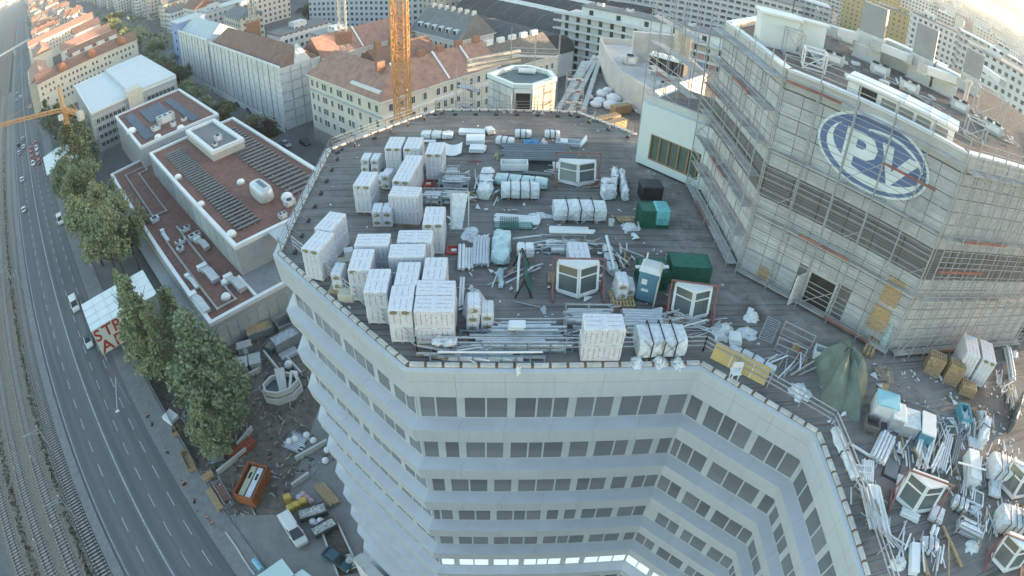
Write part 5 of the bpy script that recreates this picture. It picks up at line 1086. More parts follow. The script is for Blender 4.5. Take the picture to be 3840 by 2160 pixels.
def baywindow(label, p, a, w_=2.1, h=1.5, tall=2.2, frame=redst):
    """glazed bay unit: two white framed wings meeting at a shallow angle, held upright in a red transport frame"""
    s = thing('bay_window_unit', label, 'window unit', (*p, ZR), a); W2 = w_/2
    part('base_beam', MB().box(-W2-.35, W2+.35, .55, .67, .0, .12).box(-W2-.35, -W2-.23, -.55, .9, 0, .12).box(W2+.23, W2+.35, -.55, .9, 0, .12), frame, s, local=True)
    for x in (-W2-.29, W2+.29): part('frame_post', MB().beam((x, .6, .1), (x, .6, tall), .075), frame, s, local=True); part('frame_foot', MB().beam((x, -.5, .14), (x, .6, 1.2), .07), frame, s, local=True)
    part('frame_head', MB().beam((-W2-.35, .6, tall), (W2+.35, .6, tall), .075), frame, s, local=True)
    for sg in (-1, 1):
        A_, B_ = Vector((sg*W2, .35, 0)), Vector((0, -.18, 0)); tl = Vector((0, .55, 0)); wg = MB(); f = .13
        def q(u, z): v = A_.lerp(B_, u)+tl*(z/h); return (v.x, v.y, .22+z)
        for (u0, z0), (u1, z1) in (((0, 0), (0, h)), ((.97, 0), (.97, h)), ((0, 0), (.97, 0)), ((0, h), (.97, h))): wg.beam(q(u0, z0), q(u1, z1), f, f)
        wo = part('wing_frame', wg, whitep_, s, local=True); part('transom', MB().beam(q(.03, h*.62), q(.95, h*.62), .06), whitep_, s, local=True)
        for u0, u1 in ((.06, .92),):
            for z0, z1 in ((.06, h*.6), (h*.65, h-.06)): part('pane', MB().add([q(u0, z0), q(u1, z0), q(u1, z1), q(u0, z1)], [(0, 1, 2, 3)]), gglass, wo, local=True)
    part('sill_box', MB().prism([(-W2, .3), (0, -.28), (W2, .3), (W2, .6), (-W2, .6)], .08, .2), whitep_, s, local=True)
    part('head_box', MB().prism([(-W2, .62), (0, .1), (W2, .62), (W2, .9), (-W2, .9)], .22+h+.04, .22+h+.16), whitep_, s, local=True)
    return s
def heap(label, p, rx, ry, h, m=film, name='film_heap', a=0.0, jag=.35, cat='plastic film'):
    """crumpled sheet lying in a heap"""
    s = MB(); n_, k_ = 16, 6; vs = [(p[0], p[1], ZR+h)]
    for j in range(1, k_+1):
        for i in range(n_):
            th = 2*math.pi*i/n_+a; u = j/k_; r_ = u*(1+rg.uniform(-jag, jag)*u); z = ZR+h*(1-u**1.3)*rg.uniform(.6, 1.3)+(rg.uniform(.0, .08) if j < k_ else .006)
            x, y = rx*r_*math.cos(th), ry*r_*math.sin(th); vs.append((p[0]+x, p[1]+y, max(ZR+.005, z)))
    s.add(vs, [(0, 1+i, 1+(i+1) % n_) for i in range(n_)]+[(1+(j-1)*n_+i, 1+j*n_+i, 1+j*n_+(i+1) % n_, 1+(j-1)*n_+(i+1) % n_) for j in range(1, k_) for i in range(n_)])
    return solo(name, s, m, label, cat, base=(p[0], p[1], ZR))
def crate(label, p, L, W, H, a, m, name='crate', lid=None, cat='crate', z=0.0):
    s = thing(name, label, cat, (*p, ZR+z), a); e = .07
    part('base', MB().box(-L/2, L/2, -W/2, W/2, .06, .14), m, s, local=True)
    for b_ in ((-L/2, L/2, -W/2, -W/2+e), (-L/2, L/2, W/2-e, W/2), (-L/2, -L/2+e, -W/2+e, W/2-e), (L/2-e, L/2, -W/2+e, W/2-e)): part('side', MB().box(*b_, .14, H), m, s, local=True)
    for x in (-L*.35, L*.35): part('skid', MB().box(x-.06, x+.06, -W/2, W/2, 0, .06), wood, s, local=True)
    if lid: part('lid', cbox(MB(), -L/2-.03, L/2+.03, -W/2-.03, W/2+.03, H, H+.1, .03), lid, s, local=True)
    return s
# ---- far rows
wrapped('long silver wrapped roll near the far left roof edge', (-5.66, 46.17), (-3.08, 45.98), 1.0, .5); sheets('slim white plank behind the farthest stacks', (-5.56, 45.19), (-4.42, 45.16), .35, 1)
sheets('white panels crossing the top of the panel heap', (-2.64, 46.78), (-0.44, 46.58), .9, 3, z=.0); sheets('middle white panels of the panel heap', (-1.91, 45.07), (-0.42, 45.08), 1.3, 4); sheets('lower white panels of the panel heap', (-1.64, 43.57), (-0.37, 43.47), 1.0, 3); sheets('short tilted white panels beside the panel heap', (-0.39, 46.80), (0.27, 47.09), .8, 4)
q = (-2.95, 42.98); mb = MB(); vs = []
for i in range(9):
    u = i/8*2-1
    for j in range(7): v_ = j/6*2-1; vs.append((q[0]+u*.75, q[1]+.5+v_*1.0, ZR+.06+.28*u*u+.2*max(0, -v_)**2*0))
mb.add(vs, [(i*7+j, (i+1)*7+j, (i+1)*7+j+1, i*7+j+1) for i in range(8) for j in range(6)]); vs2 = [(v[0], v[1], v[2]-.05) for v in vs]; mb.add(vs2, [(i*7+j+1, (i+1)*7+j+1, (i+1)*7+j, i*7+j) for i in range(8) for j in range(6)])
solo('curved_plate', mb, whitep_, 'white curved plate lying beside the far right stack', 'plate', smooth=True)
for l, A, B, r in [('white roll behind the grey pipes', (2.00, 46.33), (3.33, 46.26), .36), ('white grooved roll left of the blue sheet', (0.48, 44.97), (1.85, 44.63), .36), ('white ribbed bundle right of the roll behind the pipes', (4.46, 46.41), (5.67, 46.41), .34)]: wrapped(l, A, B, r*2.2, r*1.7, whitep_, 2, 'wrapped_roll', .9, .02)
wrapped('blue sheeted pallet behind the grey pipes', (2.64, 44.67), (3.77, 44.65), 1.0, .4, bluet, 0, j=.1); heap('small white sack right of the blue sheet', (4.24, 44.88), .35, .35, .45, whitep_, 'white_sack', cat='sack')
q0_, q1_ = (5.22, 45.07), (7.72, 44.76); c_, L_, a_ = fr_(q0_, q1_); tr_ = thing('curved_trough', 'long grey trough with one upturned end', 'trough', (*c_, ZR), a_); part('trough', MB().box(-L_/2, L_*.3, -.45, .45, .05, .12).box(-L_/2, L_*.3, -.5, -.44, .05, .35).box(-L_/2, L_*.3, .44, .5, .05, .35), alu, tr_, local=True); part('upturned_end', MB().hexa([(L_*.3, -.5, .05), (L_*.3, .5, .05), (L_*.3, .5, .14), (L_*.3, -.5, .14), (L_*.5, -.5, .75), (L_*.5, .5, .75), (L_*.5-.1, .5, .8), (L_*.5-.1, -.5, .8)]), whitep_, tr_, local=True); part('load', cbox(MB(), -L_*.35, -L_*.1, -.4, .4, .13, .4), film, tr_, local=True)
for k, (A, B) in enumerate([((0.69, 43.98), (6.28, 43.90)), ((0.68, 43.18), (6.10, 43.23)), ((0.63, 42.59), (6.87, 42.63)), ((0.77, 41.86), (6.83, 41.89))]):
    pipes(['farthest pair of long grey pipes', 'second pair of long grey pipes', 'third pair of long grey pipes', 'nearest pair of long grey pipes'][k], A, B, 2, .17, greym)
for k, q in enumerate(((0.57, 42.43), (6.08, 43.52), (6.82, 42.28))): heap(['yellowish net cap at the left end of the grey pipes', 'yellowish net cap at the right end of the grey pipes', 'yellowish net cap at the end of the nearest grey pipe'][k], q, .3, .4, .45, mat('yellow_net', (.34, .33, .2), .8, var=.3, s=8), 'net_cap', cat='net')
crate('low white crate in front of the grey pipes', (1.78, 40.46), 2.0, .9, .6, 0, whitep_); s_ = solo('black_sheet', MB().prism([(2.61, 41.47), (4.66, 41.46), (4.44, 39.42), (2.38, 39.53)], ZR+.01, ZR+.06), blackt, 'black sheet spread flat in front of the grey pipes', 'sheet')
pipes('white tubes lying beside the black sheet under the red frame', (4.65, 40.80), (7.65, 40.78), 3, .14, whitep_); pipes('dark pipe lying across the lower edge of the black sheet', (2.38, 39.43), (4.46, 39.11), 1, .14, greym, z=.06)
baywindow('bay window unit in the far red frame, wrapped in film', (6.18, 38.11), 0, 2.6, 1.3, 2.3)
wrapped('mint wrapped roll lying across the middle', (0.41, 38.37), (4.02, 37.71), 1.1, .6, mintf, 3); wrapped('white wrapped case in front of the mint roll', (0.77, 36.51), (3.34, 36.49), 1.3, .9, film, 3, taper=.95); wrapped('foil wrapped upright bundle left of the mint roll', (-0.15, 39.26), (-0.35, 35.86), 1.0, .8, film, 2, j=.1)
for k, (A, B) in enumerate([((-3.33, 38.94), (-2.19, 38.94)), ((-3.49, 37.86), (-1.48, 37.76)), ((-4.44, 35.67), (-3.18, 35.58)), ((-3.10, 35.67), (-1.53, 35.49))]): rack(['small steel stand behind the grey tube racks', 'grey steel rack with white fittings', 'left one of the two low white rimmed racks', 'right one of the two low white rimmed racks'][k], A, B, 1.0, .8, 4, lv=2)
q = (-1.78, 32.09); s_ = thing('leaning_frame', 'tall grey glazing frame leaning beside the low racks', 'frame', (*q, ZR)); part('frame', MB().beam((-.6, 0, 0), (-.6, 1.0, 2.2), .08).beam((.5, 0, 0), (.5, 1.0, 2.2), .08).beam((-.6, 1.0, 2.2), (.5, 1.0, 2.2), .08).beam((-.6, 0, .05), (.5, 0, .05), .08), galv, s_, local=True); part('sheet', MB().hexa([(-.55, .02, .1), (.1, .02, .1), (.1, .06, .1), (-.55, .06, .1), (-.55, .95, 2.1), (.45, .95, 2.1), (.45, .99, 2.1), (-.55, .99, 2.1)]), film, s_, local=True)
heap('torn film below the leaning grey frame', (-1.15, 31.65), .5, .8, .3); heap('dark red stain rag near the far panels', (-1.12, 41.56), .6, .15, .05, redst, 'red_rag', cat='rag')
for k, (A, B, w_, h) in enumerate([((8.11, 37.84), (8.05, 36.00), .9, .9), ((9.15, 39.73), (8.46, 36.20), .45, .9), ((9.63, 39.56), (9.27, 35.98), .5, .8)]): wrapped(['wide silver wrapped slab left of the black box', 'slim silver wrapped sheet left of the black box', 'silver wrapped sheet nearest the black box'][k], A, B, w_, h, film, 1, j=.1)
crate('black box standing in front of the white link block', (11.18, 36.69), 1.5, 1.2, 1.1, .06, mat('black_box', (.03, .032, .036), .5), lid=mat('black_box_lid', (.05, .052, .056), .5), cat='box'); 
def meshbox(label, p, L, W, H, a, m=greenm, cover=None):
    s = thing('mesh_container', label, 'mesh container', (*p, ZR), a)
    for x in (-L/2, L/2):
        for y in (-W/2, W/2): part('post', MB().beam((x, y, 0), (x, y, H), .06), m, s, local=True)
    for k, (A, B) in enumerate((((-L/2, -W/2), (L/2, -W/2)), ((L/2, -W/2), (L/2, W/2)), ((L/2, W/2), (-L/2, W/2)), ((-L/2, W/2), (-L/2, -W/2)))):
        mb = MB(); n_ = 9
        for i in range(n_+1): u = i/n_; x, y = A[0]+(B[0]-A[0])*u, A[1]+(B[1]-A[1])*u; mb.beam((x, y, .05), (x, y, H), .03)
        for i in range(8): z = .05+(H-.05)*i/7; mb.beam((*A, z), (*B, z), .03)
        part('mesh_side', mb, m, s, kind='stuff', local=True)
    part('inner_sheet', MB().box(-L/2+.04, L/2-.04, -W/2+.04, W/2-.04, .05, H-.04), mat('green_sheet', (.03, .14, .10), .6, var=.2, s=3), s, local=True)
    if cover: part('cover', cbox(MB(), L*.05, L/2+.05, -W/2-.05, W/2+.05, .3, H+.05, .06, .04), cover, s, local=True)
    return s
meshbox('green mesh container with turquoise film on one side', (10.59, 33.34), 1.9, 1.3, 1.3, .0, cover=mat('turquoise_film', (.13, .42, .45), .4, var=.2, s=4)); meshbox('green mesh container behind the toilet, left part', (9.14, 26.90), 1.6, 1.4, 1.3, .05); meshbox('green mesh container behind the toilet, right part', (11.55, 27.57), 2.4, 1.4, 1.2, -.05)
solo('white_bucket', MB().lathe((7.79, 32.96), [(.17, ZR), (.21, ZR+.4), (.19, ZR+.4), (.16, ZR+.05)], 12), whitep_, 'white bucket left of the turquoise covered container', 'bucket'); pipes('bundle of short wrapped battens beside the bucket', (8.20, 33.53), (9.47, 33.60), 4, .07, wood); heap('crumpled film in front of the turquoise container', (9.02, 32.70), .6, .45, .35)
sheets('white plank leaning by the turquoise container', (9.79, 33.86), (9.56, 32.26), .12, 1)
# ---- middle field
wrapped('large white wrapped window pack with black cross straps', (4.08, 33.77), (7.44, 33.82), 1.5, 1.1, film, 3, taper=.96, j=.03); s_ = thing('strap_frame', 'crossed steel braces on the large white window pack', 'brace frame', (*(5.71, 33.67), ZR)); [part('brace', MB().beam((x0, -.85, .15), (x1, -.85, 1.15), .05), galv, s_, local=True) for x0, x1 in ((-1.2, -.1), (-.1, -1.2), (.1, 1.2), (1.2, .1))]
heap('twisted film blowing off the large white pack', (3.26, 33.74), .8, .35, .3); sheets('white slab lying in front of the large white pack', (3.61, 32.04), (6.20, 32.04), .5, 2, .1); rack('grey rack with a few white tubes', (3.11, 30.15), (5.76, 30.15), 1.1, .7, 3, fill=whitep_, lv=1); pipes('white tube bundle sticking out of the grey rack', (3.55, 30.72), (6.36, 30.73), 2, .09, whitep_, z=.75)
pipes('white boards under the green netting', (0.28, 33.35), (3.22, 33.02), 5, .09, whitep_, sq=True); pipes('green boards under the green netting', (0.28, 32.42), (2.76, 32.47), 3, .1, mat('green_board', (.2, .33, .3), .6), sq=True)
q = (1.27, 32.44); mb = MB()
for i in range(9): mb.tube((q[0]-.6+i*.14, q[1]-.75, ZR+.33), (q[0]-.6+i*.14, q[1]+.7, ZR+.33), .018, 4)
for i in range(9): mb.tube((q[0]-.6, q[1]-.75+i*.18, ZR+.35), (q[0]+.55, q[1]-.75+i*.18, ZR+.35), .018, 4)
solo('green_netting', mb, greenm, 'dark green netting thrown over the boards', 'netting')
q0_, q1_ = (0.65, 28.13), (0.80, 31.24); wrapped('mint film cocoon standing in the middle', q0_, q1_, 1.05, .9, mintf, 0, j=.07, taper=.35); wrapped('trailing end of the mint film cocoon', (0.67, 26.32), (0.65, 28.01), .3, .18, mintf, 0, j=.05)
pipes('bundle of silver profiles left of the mint cocoon', (-0.48, 28.12), (-0.45, 31.15), 6, .08, alu, 2, sq=True); pipes('pair of white round tubes near the red mat', (-1.56, 27.80), (-1.62, 30.29), 2, .1, whitep_); pipes('short white tubes between profiles and red mat', (-1.11, 27.86), (-1.15, 29.95), 3, .08, whitep_)
for k, q in enumerate(((-2.09, 29.83), (-4.34, 38.02))): s_ = thing('red_tray', ['red tray lying right of the middle stacks', 'red tray lying in front of the far right stack'][k], 'tray', (*q, ZR)); part('tray', MB().box(-.38, .38, -.35, .35, .0, .05).box(-.4, .4, -.4, -.34, 0, .14).box(-.4, .4, .34, .4, 0, .14).box(-.4, -.34, -.34, .34, 0, .14).box(.34, .4, -.34, .34, 0, .14), mat('red_plastic', (.36, .07, .06), .5), s_, local=True); part('white_load', cbox(MB(), -.15, .2, -.12, .15, .05, .12), whitep_, s_, local=True)
q = (2.10, 29.45); s_ = thing('sack_pallet', 'pallet of white sacks behind the green rack', 'sacks', (*q, ZR)); part('pallet', MB().box(-.5, .5, -.4, .4, .08, .14).box(-.5, .5, -.4, -.3, 0, .08).box(-.5, .5, .3, .4, 0, .08), wood, s_, local=True); [part('sack', cbox(MB(), -.48+.5*(k % 2), -.02+.5*(k % 2), -.38, .36, .15+.2*(k//2), .34+.2*(k//2), .07, .03), whitep_, s_, local=True) for k in range(6)]
q = (1.86, 25.54); s_ = thing('a_frame_rack', 'black and green A-frame rack holding white tubes', 'rack', (*q, ZR)); [part('leg', MB().beam((sx*.45, y, 0), (0, y, 1.2), .08), strapm, s_, local=True) for sx in (-1, 1) for y in (0, 2.9)]; part('ridge', MB().beam((0, 0, 1.2), (0, 2.9, 1.2), .08), strapm, s_, local=True); [part('tube', MB().tube((-.32+.0*k, .15+k*.05, .35+k*.2), (-.2+.02*k, 2.7, .4+k*.2), .06, 6), whitep_, s_, local=True) for k in range(4)]; [part('green_bar', MB().beam((.12+.1*k, .1, .9-k*.25), (.12+.1*k, 2.8, .9-k*.25), .06), greenm, s_, local=True) for k in range(4)]
pipes('thin steel bars on the deck before the A-frame rack', (1.25, 25.20), (2.77, 24.67), 1, .025, galv); heap('loop of cable on the deck', (2.90, 24.57), .15, .3, .05, alu, 'cable_loop', cat='cable')
baywindow('bay window unit in the middle red frame', (4.78, 25.68), .0, 2.2, 1.45, 2.1); pipes('wooden batten bundle at the left of the middle red frame', (3.41, 26.71), (3.52, 27.68), 3, .06, wood)
wrapped('silver beam bundle slanting right of the lone pack', (7.05, 27.49), (7.05, 30.11), .6, .5, film, 2); pipes('white round tube lying over the silver beams', (7.01, 27.24), (7.07, 30.75), 1, .09, whitep_, z=.5)
# portable toilet
q = (8.66, 25.71); tl = thing('portable_toilet', 'blue portable toilet with pale roof and its door ajar', 'portable toilet', (*q, ZR), -.42); tb = mat('toilet_blue', (.10, .22, .30), .5, var=.08); tw = mat('toilet_grey', (.5, .53, .54), .5, var=.06)
part('body', cbox(MB(), -.55, .55, -.55, .55, .12, 2.0, .06), tb, tl, local=True); part('skid', MB().box(-.58, .58, -.58, .58, 0, .12), mat('toilet_dark', (.06, .07, .08), .7), tl, local=True)
part('roof', MB().add([(-.6, -.6, 2.0), (.6, -.6, 2.0), (.6, .6, 2.0), (-.6, .6, 2.0), (-.45, -.35, 2.25), (.45, -.35, 2.25), (.45, .35, 2.25), (-.45, .35, 2.25)], [(0, 1, 5, 4), (1, 2, 6, 5), (2, 3, 7, 6), (3, 0, 4, 7), (4, 5, 6, 7), (3, 2, 1, 0)]), tw, tl, local=True); part('door', MB().box(.56, .60, -1.05, -.2, .15, 1.95), tw, tl, local=True); part('vent_pipe', MB().tube((-.4, .4, .2), (-.4, .4, 2.6), .05, 8), tw, tl, local=True); part('notice', MB().box(-.35, -.05, -.565, -.552, 1.2, 1.55), whitep_, tl, local=True); part('notice', MB().box(-.3, .1, -.565, -.552, .75, .92), whitep_, tl, local=True)
sheets('white board on top of the green containers', (7.88, 26.42), (9.94, 26.48), .25, 1, .06, z=1.4)
def pallets(label, p, n, a, L=1.2, W=.8):
    s = thing('wooden_pallets', label, 'pallets', (*p, ZR), a)
    for k in range(n):
        z = k*.145; o_ = part('pallet', MB().box(-L/2, L/2, -W/2, -W/2+.1, z, z+.09).box(-L/2, L/2, -.05, .05, z, z+.09).box(-L/2, L/2, W/2-.1, W/2, z, z+.09), wood, s, local=True); o_.rotation_euler[2] = rg.uniform(-.04, .04)
        for i in range(7): x = -L/2+.05+i*(L-.1)/6; part('board', MB().box(x-.05, x+.05, -W/2, W/2, z+.09, z+.115), wood, o_, local=True)
    return s
pallets('wooden pallets between the toilet and the middle red frame', (7.22, 25.02), 2, 0); pallets('stack of wooden pallets, left of the pair by the tower foot', (25.87, 18.80), 9, -.6); pallets('stack of wooden pallets, right of the pair by the tower foot', (27.10, 17.88), 10, -.55); pallets('low stack of wooden pallets right of the tall pair', (27.99, 16.77), 5, -.5)
rack('rack of silver profiles tied with white bands before the lone front stack', (3.92, 23.42), (6.28, 23.37), 1.0, 1.0, 8, fill=alu, lv=2); pipes('heap of tubes with round white ends', (6.85, 23.42), (9.07, 23.30), 8, .1, alu, 3)
heap('torn film hanging over the bales beside the wide front stack', (-0.78, 24.75), .55, 1.4, 1.0, film, jag=.25); pipes('upright white posts behind the torn film', (-1.44, 24.63), (-1.46, 27.13), 2, .07, whitep_)
# long racks at the front edge
rack('back row of long steel racks behind the front guard rail', (0.19, 22.56), (3.78, 22.58), .9, .8, 5, galv, alu, 2, posts=4); rack('long middle rack of blue grey steel with silver profiles', (-1.36, 21.78), (4.07, 21.76), .9, .7, 6, bsteel, alu, 2, posts=6); rack('front rack of white posts and blue beams at the guard rail', (-2.75, 21.02), (2.65, 21.02), .8, .55, 5, bsteel, alu, 1, posts=9); sheets('white insulation boards on the back row of racks', (0.96, 22.28), (1.80, 22.28), .5, 3, .08, z=.8); wrapped('crumpled white wrap lying on the front rack', (-2.71, 21.43), (-1.48, 21.45), .5, .25, film, 0, z=.55, j=.1); pipes('long white handrail lying along the front racks', (-2.73, 20.75), (2.63, 20.80), 1, .05, whitep_, z=.5)
heap('white rag caught on the front parapet', (1.41, 20.18), .14, .35, .25, whitep_, 'white_rag', cat='rag')
wrapped('large silver wrapped window pack at the front right corner', (7.24, 21.53), (9.71, 21.57), 1.6, 1.2, film, 3, taper=.97, j=.04); s_ = thing('strap_frame', 'crossed braces on the silver pack at the front right corner', 'brace frame', (*(8.40, 21.08), ZR)); [part('brace', MB().beam((x0, -.3, .2), (x1, -.3, 1.35), .06), galv, s_, local=True) for x0, x1 in ((-1.0, 0), (0, -1.0), (0, 1.0), (1.0, 0), (0, 0.01))]
for k, q in enumerate(((7.20, 20.51), (8.36, 20.57), (9.31, 20.44))): heap(['torn film at the left foot of the corner pack', 'torn film under the corner pack', 'torn film at the right foot of the corner pack'][k], q, .35, .5, .35)
sheets('long white board behind the corner pack', (8.07, 23.41), (10.16, 22.97), .35, 2, .06); baywindow('bay window unit in the right hand red frame', (10.75, 23.81), -.18, 2.0, 1.4, 2.0); pipes('steel poles lying in front of the right hand red frame', (7.05, 23.31), (11.69, 23.53), 2, .05, galv)
wrapped('black strap roll above the corner pack', (9.22, 23.29), (9.36, 23.93), .2, .2, whitep_, 0)
# ---- right hand deck
heap('big crumpled film in front of the doorway', (12.46, 22.61), .8, .7, .6); heap('white film sheet left of the steel grille', (13.82, 22.58), .7, .5, .3); heap('white rubble sack near the doorway', (14.59, 23.76), .45, .4, .5, whitep_, 'rubble_sack', cat='sack'); sheets('white box lid on the wet patch', (14.38, 24.27), (14.73, 24.04), .5, 2, .12)
q = (15.35, 22.75); s_ = thing('steel_grille', 'steel grille with rungs lying by the doorway', 'grille', (*q, ZR), .95); [part('side_bar', MB().beam((-1.1, y, .08), (1.1, y, .08), .06), galv, s_, local=True) for y in (-.4, .4)]; [part('rung', MB().beam((-1.05+k*.19, -.4, .1), (-1.05+k*.19, .4, .1), .05), galv, s_, local=True) for k in range(12)]
ob_b = thing('ochre_board', 'large ochre yellow board standing at the slanting front edge', 'board', (*(12.64, 20.11), ZR)); A_, B_ = Vector((11.12, 20.73)), Vector((13.56, 18.67)); dv = (B_-A_).normalized(); nv = Vector((-dv.y, dv.x)); 
och = mat('ochre_panel', (.48, .35, .15), .7, var=.06, dirt=.08)
part('panel', MB().hexa([(*A_, ZR+.08), (*B_, ZR+.08), (*(B_+nv*.07), ZR+.08), (*(A_+nv*.07), ZR+.08), (*(A_+nv*.35), ZR+.95), (*(B_+nv*.35), ZR+.95), (*(B_+nv*.42), ZR+.95), (*(A_+nv*.42), ZR+.95)]), och, ob_b); [part('tie', MB().beam((*(A_.lerp(B_, u)-nv*.02), ZR+.1), (*(A_.lerp(B_, u)+nv*.4), ZR+.98), .04), whitep_, ob_b) for u in (.33, .72)]
wrapped('long white wrapped bundle behind the ochre board', (12.38, 21.29), (14.49, 19.53), .5, .45, film, 3); sheets('white and mint box at the end of the wrapped bundle', (12.48, 21.89), (13.15, 21.76), .7, 4, .12)
wp = solo('white_plastic_chair', MB().box(*(lambda q: (q[0]-.25, q[0]+.25, q[1]-.25, q[1]+.25))((12.08, 19.40)), ZR+.4, ZR+.46).beam((*(11.83, 19.41), ZR), (*(11.83, 19.41), ZR+.9), .06).beam((*(12.34, 19.38), ZR), (*(12.34, 19.38), ZR+.9), .06).beam((*(11.83, 19.41), ZR+.9), (*(12.34, 19.38), ZR+.9), .08, .3).beam((*(11.87, 19.18), ZR), (*(11.87, 19.18), ZR+.42), .05).beam((*(12.20, 19.16), ZR), (*(12.20, 19.16), ZR+.42), .05), whitep_, 'white plastic chair at the slanting guard rail', 'chair')
q = (18.68, 18.73); mb = MB(); n_, k_ = 22, 9; vs = [(q[0]-.0, q[1]+.7, ZR+1.7)]
for j in range(1, k_+1):
    for i in range(n_):
        th = 2*math.pi*i/n_; u = j/k_; fold = 1+.14*math.sin(th*5+1)*u+.06*math.sin(th*11); x = 1.65*u*fold*math.cos(th); y = 2.75*u*fold*math.sin(th)-.9*u; z = 1.75*(1-u**2.0)*(1+.18*math.sin(th*3+2)*u)+.45*math.sin(th*5+1)*u*(1-u)*2.2+rg.uniform(-.1, .1)*(1-u)
        vs.append((q[0]+x*.92+y*.25, q[1]+.7+y*.92-x*.3, ZR+max(.01, z)))
mb.add(vs, [(0, 1+i, 1+(i+1) % n_) for i in range(n_)]+[(1+(j-1)*n_+i, 1+j*n_+i, 1+j*n_+(i+1) % n_, 1+(j-1)*n_+(i+1) % n_) for j in range(1, k_) for i in range(n_)])
solo('green_tarpaulin', mb, mat('tarp_green', (.12, .155, .13), .6, var=.2, s=1.5, bump=.3), 'dark green tarpaulin draped over a tall heap by the tower corner', 'tarpaulin', base=(*q, ZR))
s_ = thing('loose_barrier', 'loose steel barrier standing across the deck by the doorway', 'barrier', (*(16.63, 21.63), ZR)); A_, B_ = (15.96, 22.40), (17.44, 21.17); [part('rail', MB().beam((*A_, ZR+z), (*B_, ZR+z), .05), galv, s_) for z in (.1, .55, 1.0)]; [part('post', MB().beam((*p, ZR), (*p, ZR+1.05), .05), galv, s_) for p in (A_, B_)]
s_ = thing('loose_barrier', 'loose steel barrier running toward the green tarpaulin', 'barrier', (*(15.89, 20.83), ZR)); A_, B_ = (15.08, 21.18), (16.50, 20.19); [part('rail', MB().beam((*A_, ZR+z), (*B_, ZR+z), .05), galv, s_) for z in (.1, .55, 1.0)]; [part('post', MB().beam((*p, ZR), (*p, ZR+1.05), .05), galv, s_) for p in (A_, B_)]
crate('small wooden box with red canister behind the barriers', (16.47, 21.21), .4, .35, .35, -.4, wood); solo('red_canister', MB().lathe((16.50, 20.75), [(.1, ZR), (.1, ZR+.35), (.04, ZR+.4)], 8), mat('red_plastic', (.36, .07, .06)), 'small red canister behind the barriers', 'canister')
crate('white crate left of the green tarpaulin', (17.80, 20.52), .9, .7, .6, -.5, film); heap('film sheet left of the green tarpaulin', (15.54, 18.16), .6, .7, .3); heap('white rag below the green tarpaulin', (16.70, 16.02), .25, .12, .1, whitep_, 'white_rag', cat='rag')
q = (22.79, 22.85); solo('black_bag', cbox(MB(), q[0]-.35, q[0]+.35, q[1]-.3, q[1]+.3, ZR, ZR+.9, .15, .08), blackt, 'black sheeted heap in the opening at the tower corner', 'sheet'); q = (22.83, 21.08); solo('white_cone_wrap', MB().lathe(q, [(.3, ZR), (.25, ZR+.5), (.12, ZR+1.4), (.03, ZR+1.9)], 8), mintf, 'tall white folded sheet leaning at the tower corner', 'sheet')
pipes('brown boards laid toward the tower corner', (21.12, 20.30), (22.55, 21.79), 3, .12, wood, sq=True); heap('rubble heap with a blue rag by the tarpaulin', (21.79, 18.97), .7, .8, .4, mat('rubble', (.3, .25, .2), .9, var=.5, s=5), 'rubble_heap', cat='rubble'); solo('chipboard_sheet', MB().prism([(21.08, 18.22), (21.88, 18.14), (21.08, 17.22), (20.27, 17.21)], ZR+.01, ZR+.05), osb, 'chipboard sheet lying on the deck right of the tarpaulin', 'board')
crate('white box with blue lid stripe right of the tarpaulin', (20.10, 16.09), 1.4, 1.1, 1.1, -.45, whitep_, lid=mat('pale_blue_lid', (.25, .5, .6), .5)); crate('dark open box in front of the white box', (18.97, 15.32), .9, .8, .5, -.45, mat('dark_board', (.13, .125, .12), .8)); crate('grey tool chest beside the white box', (20.64, 15.36), .8, 1.2, .9, -.45, alu, lid=film); crate('open grey crate of fittings', (21.41, 14.87), 1.1, 1.3, .8, -.45, alu, lid=film); crate('blue crate with a white frame in it', (22.35, 14.25), .9, 1.6, .9, -.55, mat('crate_blue', (.09, .24, .33), .5), lid=whitep_); crate('cyan container right of the wooden pallets', (26.25, 14.78), .8, 1.3, .7, -.35, mat('crate_cyan', (.08, .3, .38), .5))
rack('dark blue steel trolley behind the crates', (21.52, 16.28), (24.37, 14.59), .6, .6, 3, bsteel, bsteel, 1)
wrapped('white bundle of posts along the right hand guard rail', (16.64, 12.34), (16.56, 15.47), .5, .35, film, 1, j=.06); sheets('beige plank beside the white post bundle', (17.03, 14.56), (18.18, 13.37), .15, 1); crate('short white box behind the white post bundle', (17.21, 12.72), 1.1, .45, .35, -.3, film)
pipes('wrapped silver tubes below the crates', (18.33, 13.09), (19.81, 14.48), 5, .1, film, 2); pipes('bundle of shiny tubes along the right guard rail, left part', (16.72, 9.35), (17.01, 11.80), 3, .1, alu, 2); pipes('bundle of shiny tubes along the right guard rail, right part', (17.22, 8.93), (17.63, 11.68), 3, .09, whitep_, 2)
s_ = thing('dark_frame', 'dark framed panel lying behind the lower bay window unit', 'frame', (*(19.36, 12.74), ZR), .9); part('frame', MB().box(-.9, .9, -.5, .5, .02, .08), strapm, s_, local=True); part('sheet', MB().box(-.8, .8, -.4, .4, .08, .1), greym, s_, local=True)
for k, (a_, b_) in enumerate([((1760, 650), (1820, 420)), ((1800, 680), (1900, 340)), ((1850, 690), (1950, 480)), ((1740, 560), (1790, 400))]):
    A, B = [(20.86, 12.19), (21.11, 11.88), (21.54, 11.70), (21.03, 12.94)][k], [(22.41, 13.96), (23.63, 14.52), (23.45, 13.21), (22.21, 14.18)][k]
    pipes(['leftmost angled white frame bar in the frame heap', 'long angled white frame bar in the frame heap', 'rightmost angled white frame bar in the frame heap', 'short angled white frame bar in the frame heap'][k], A, B, 2, .08, whitep_, sq=True, z=.1*k)
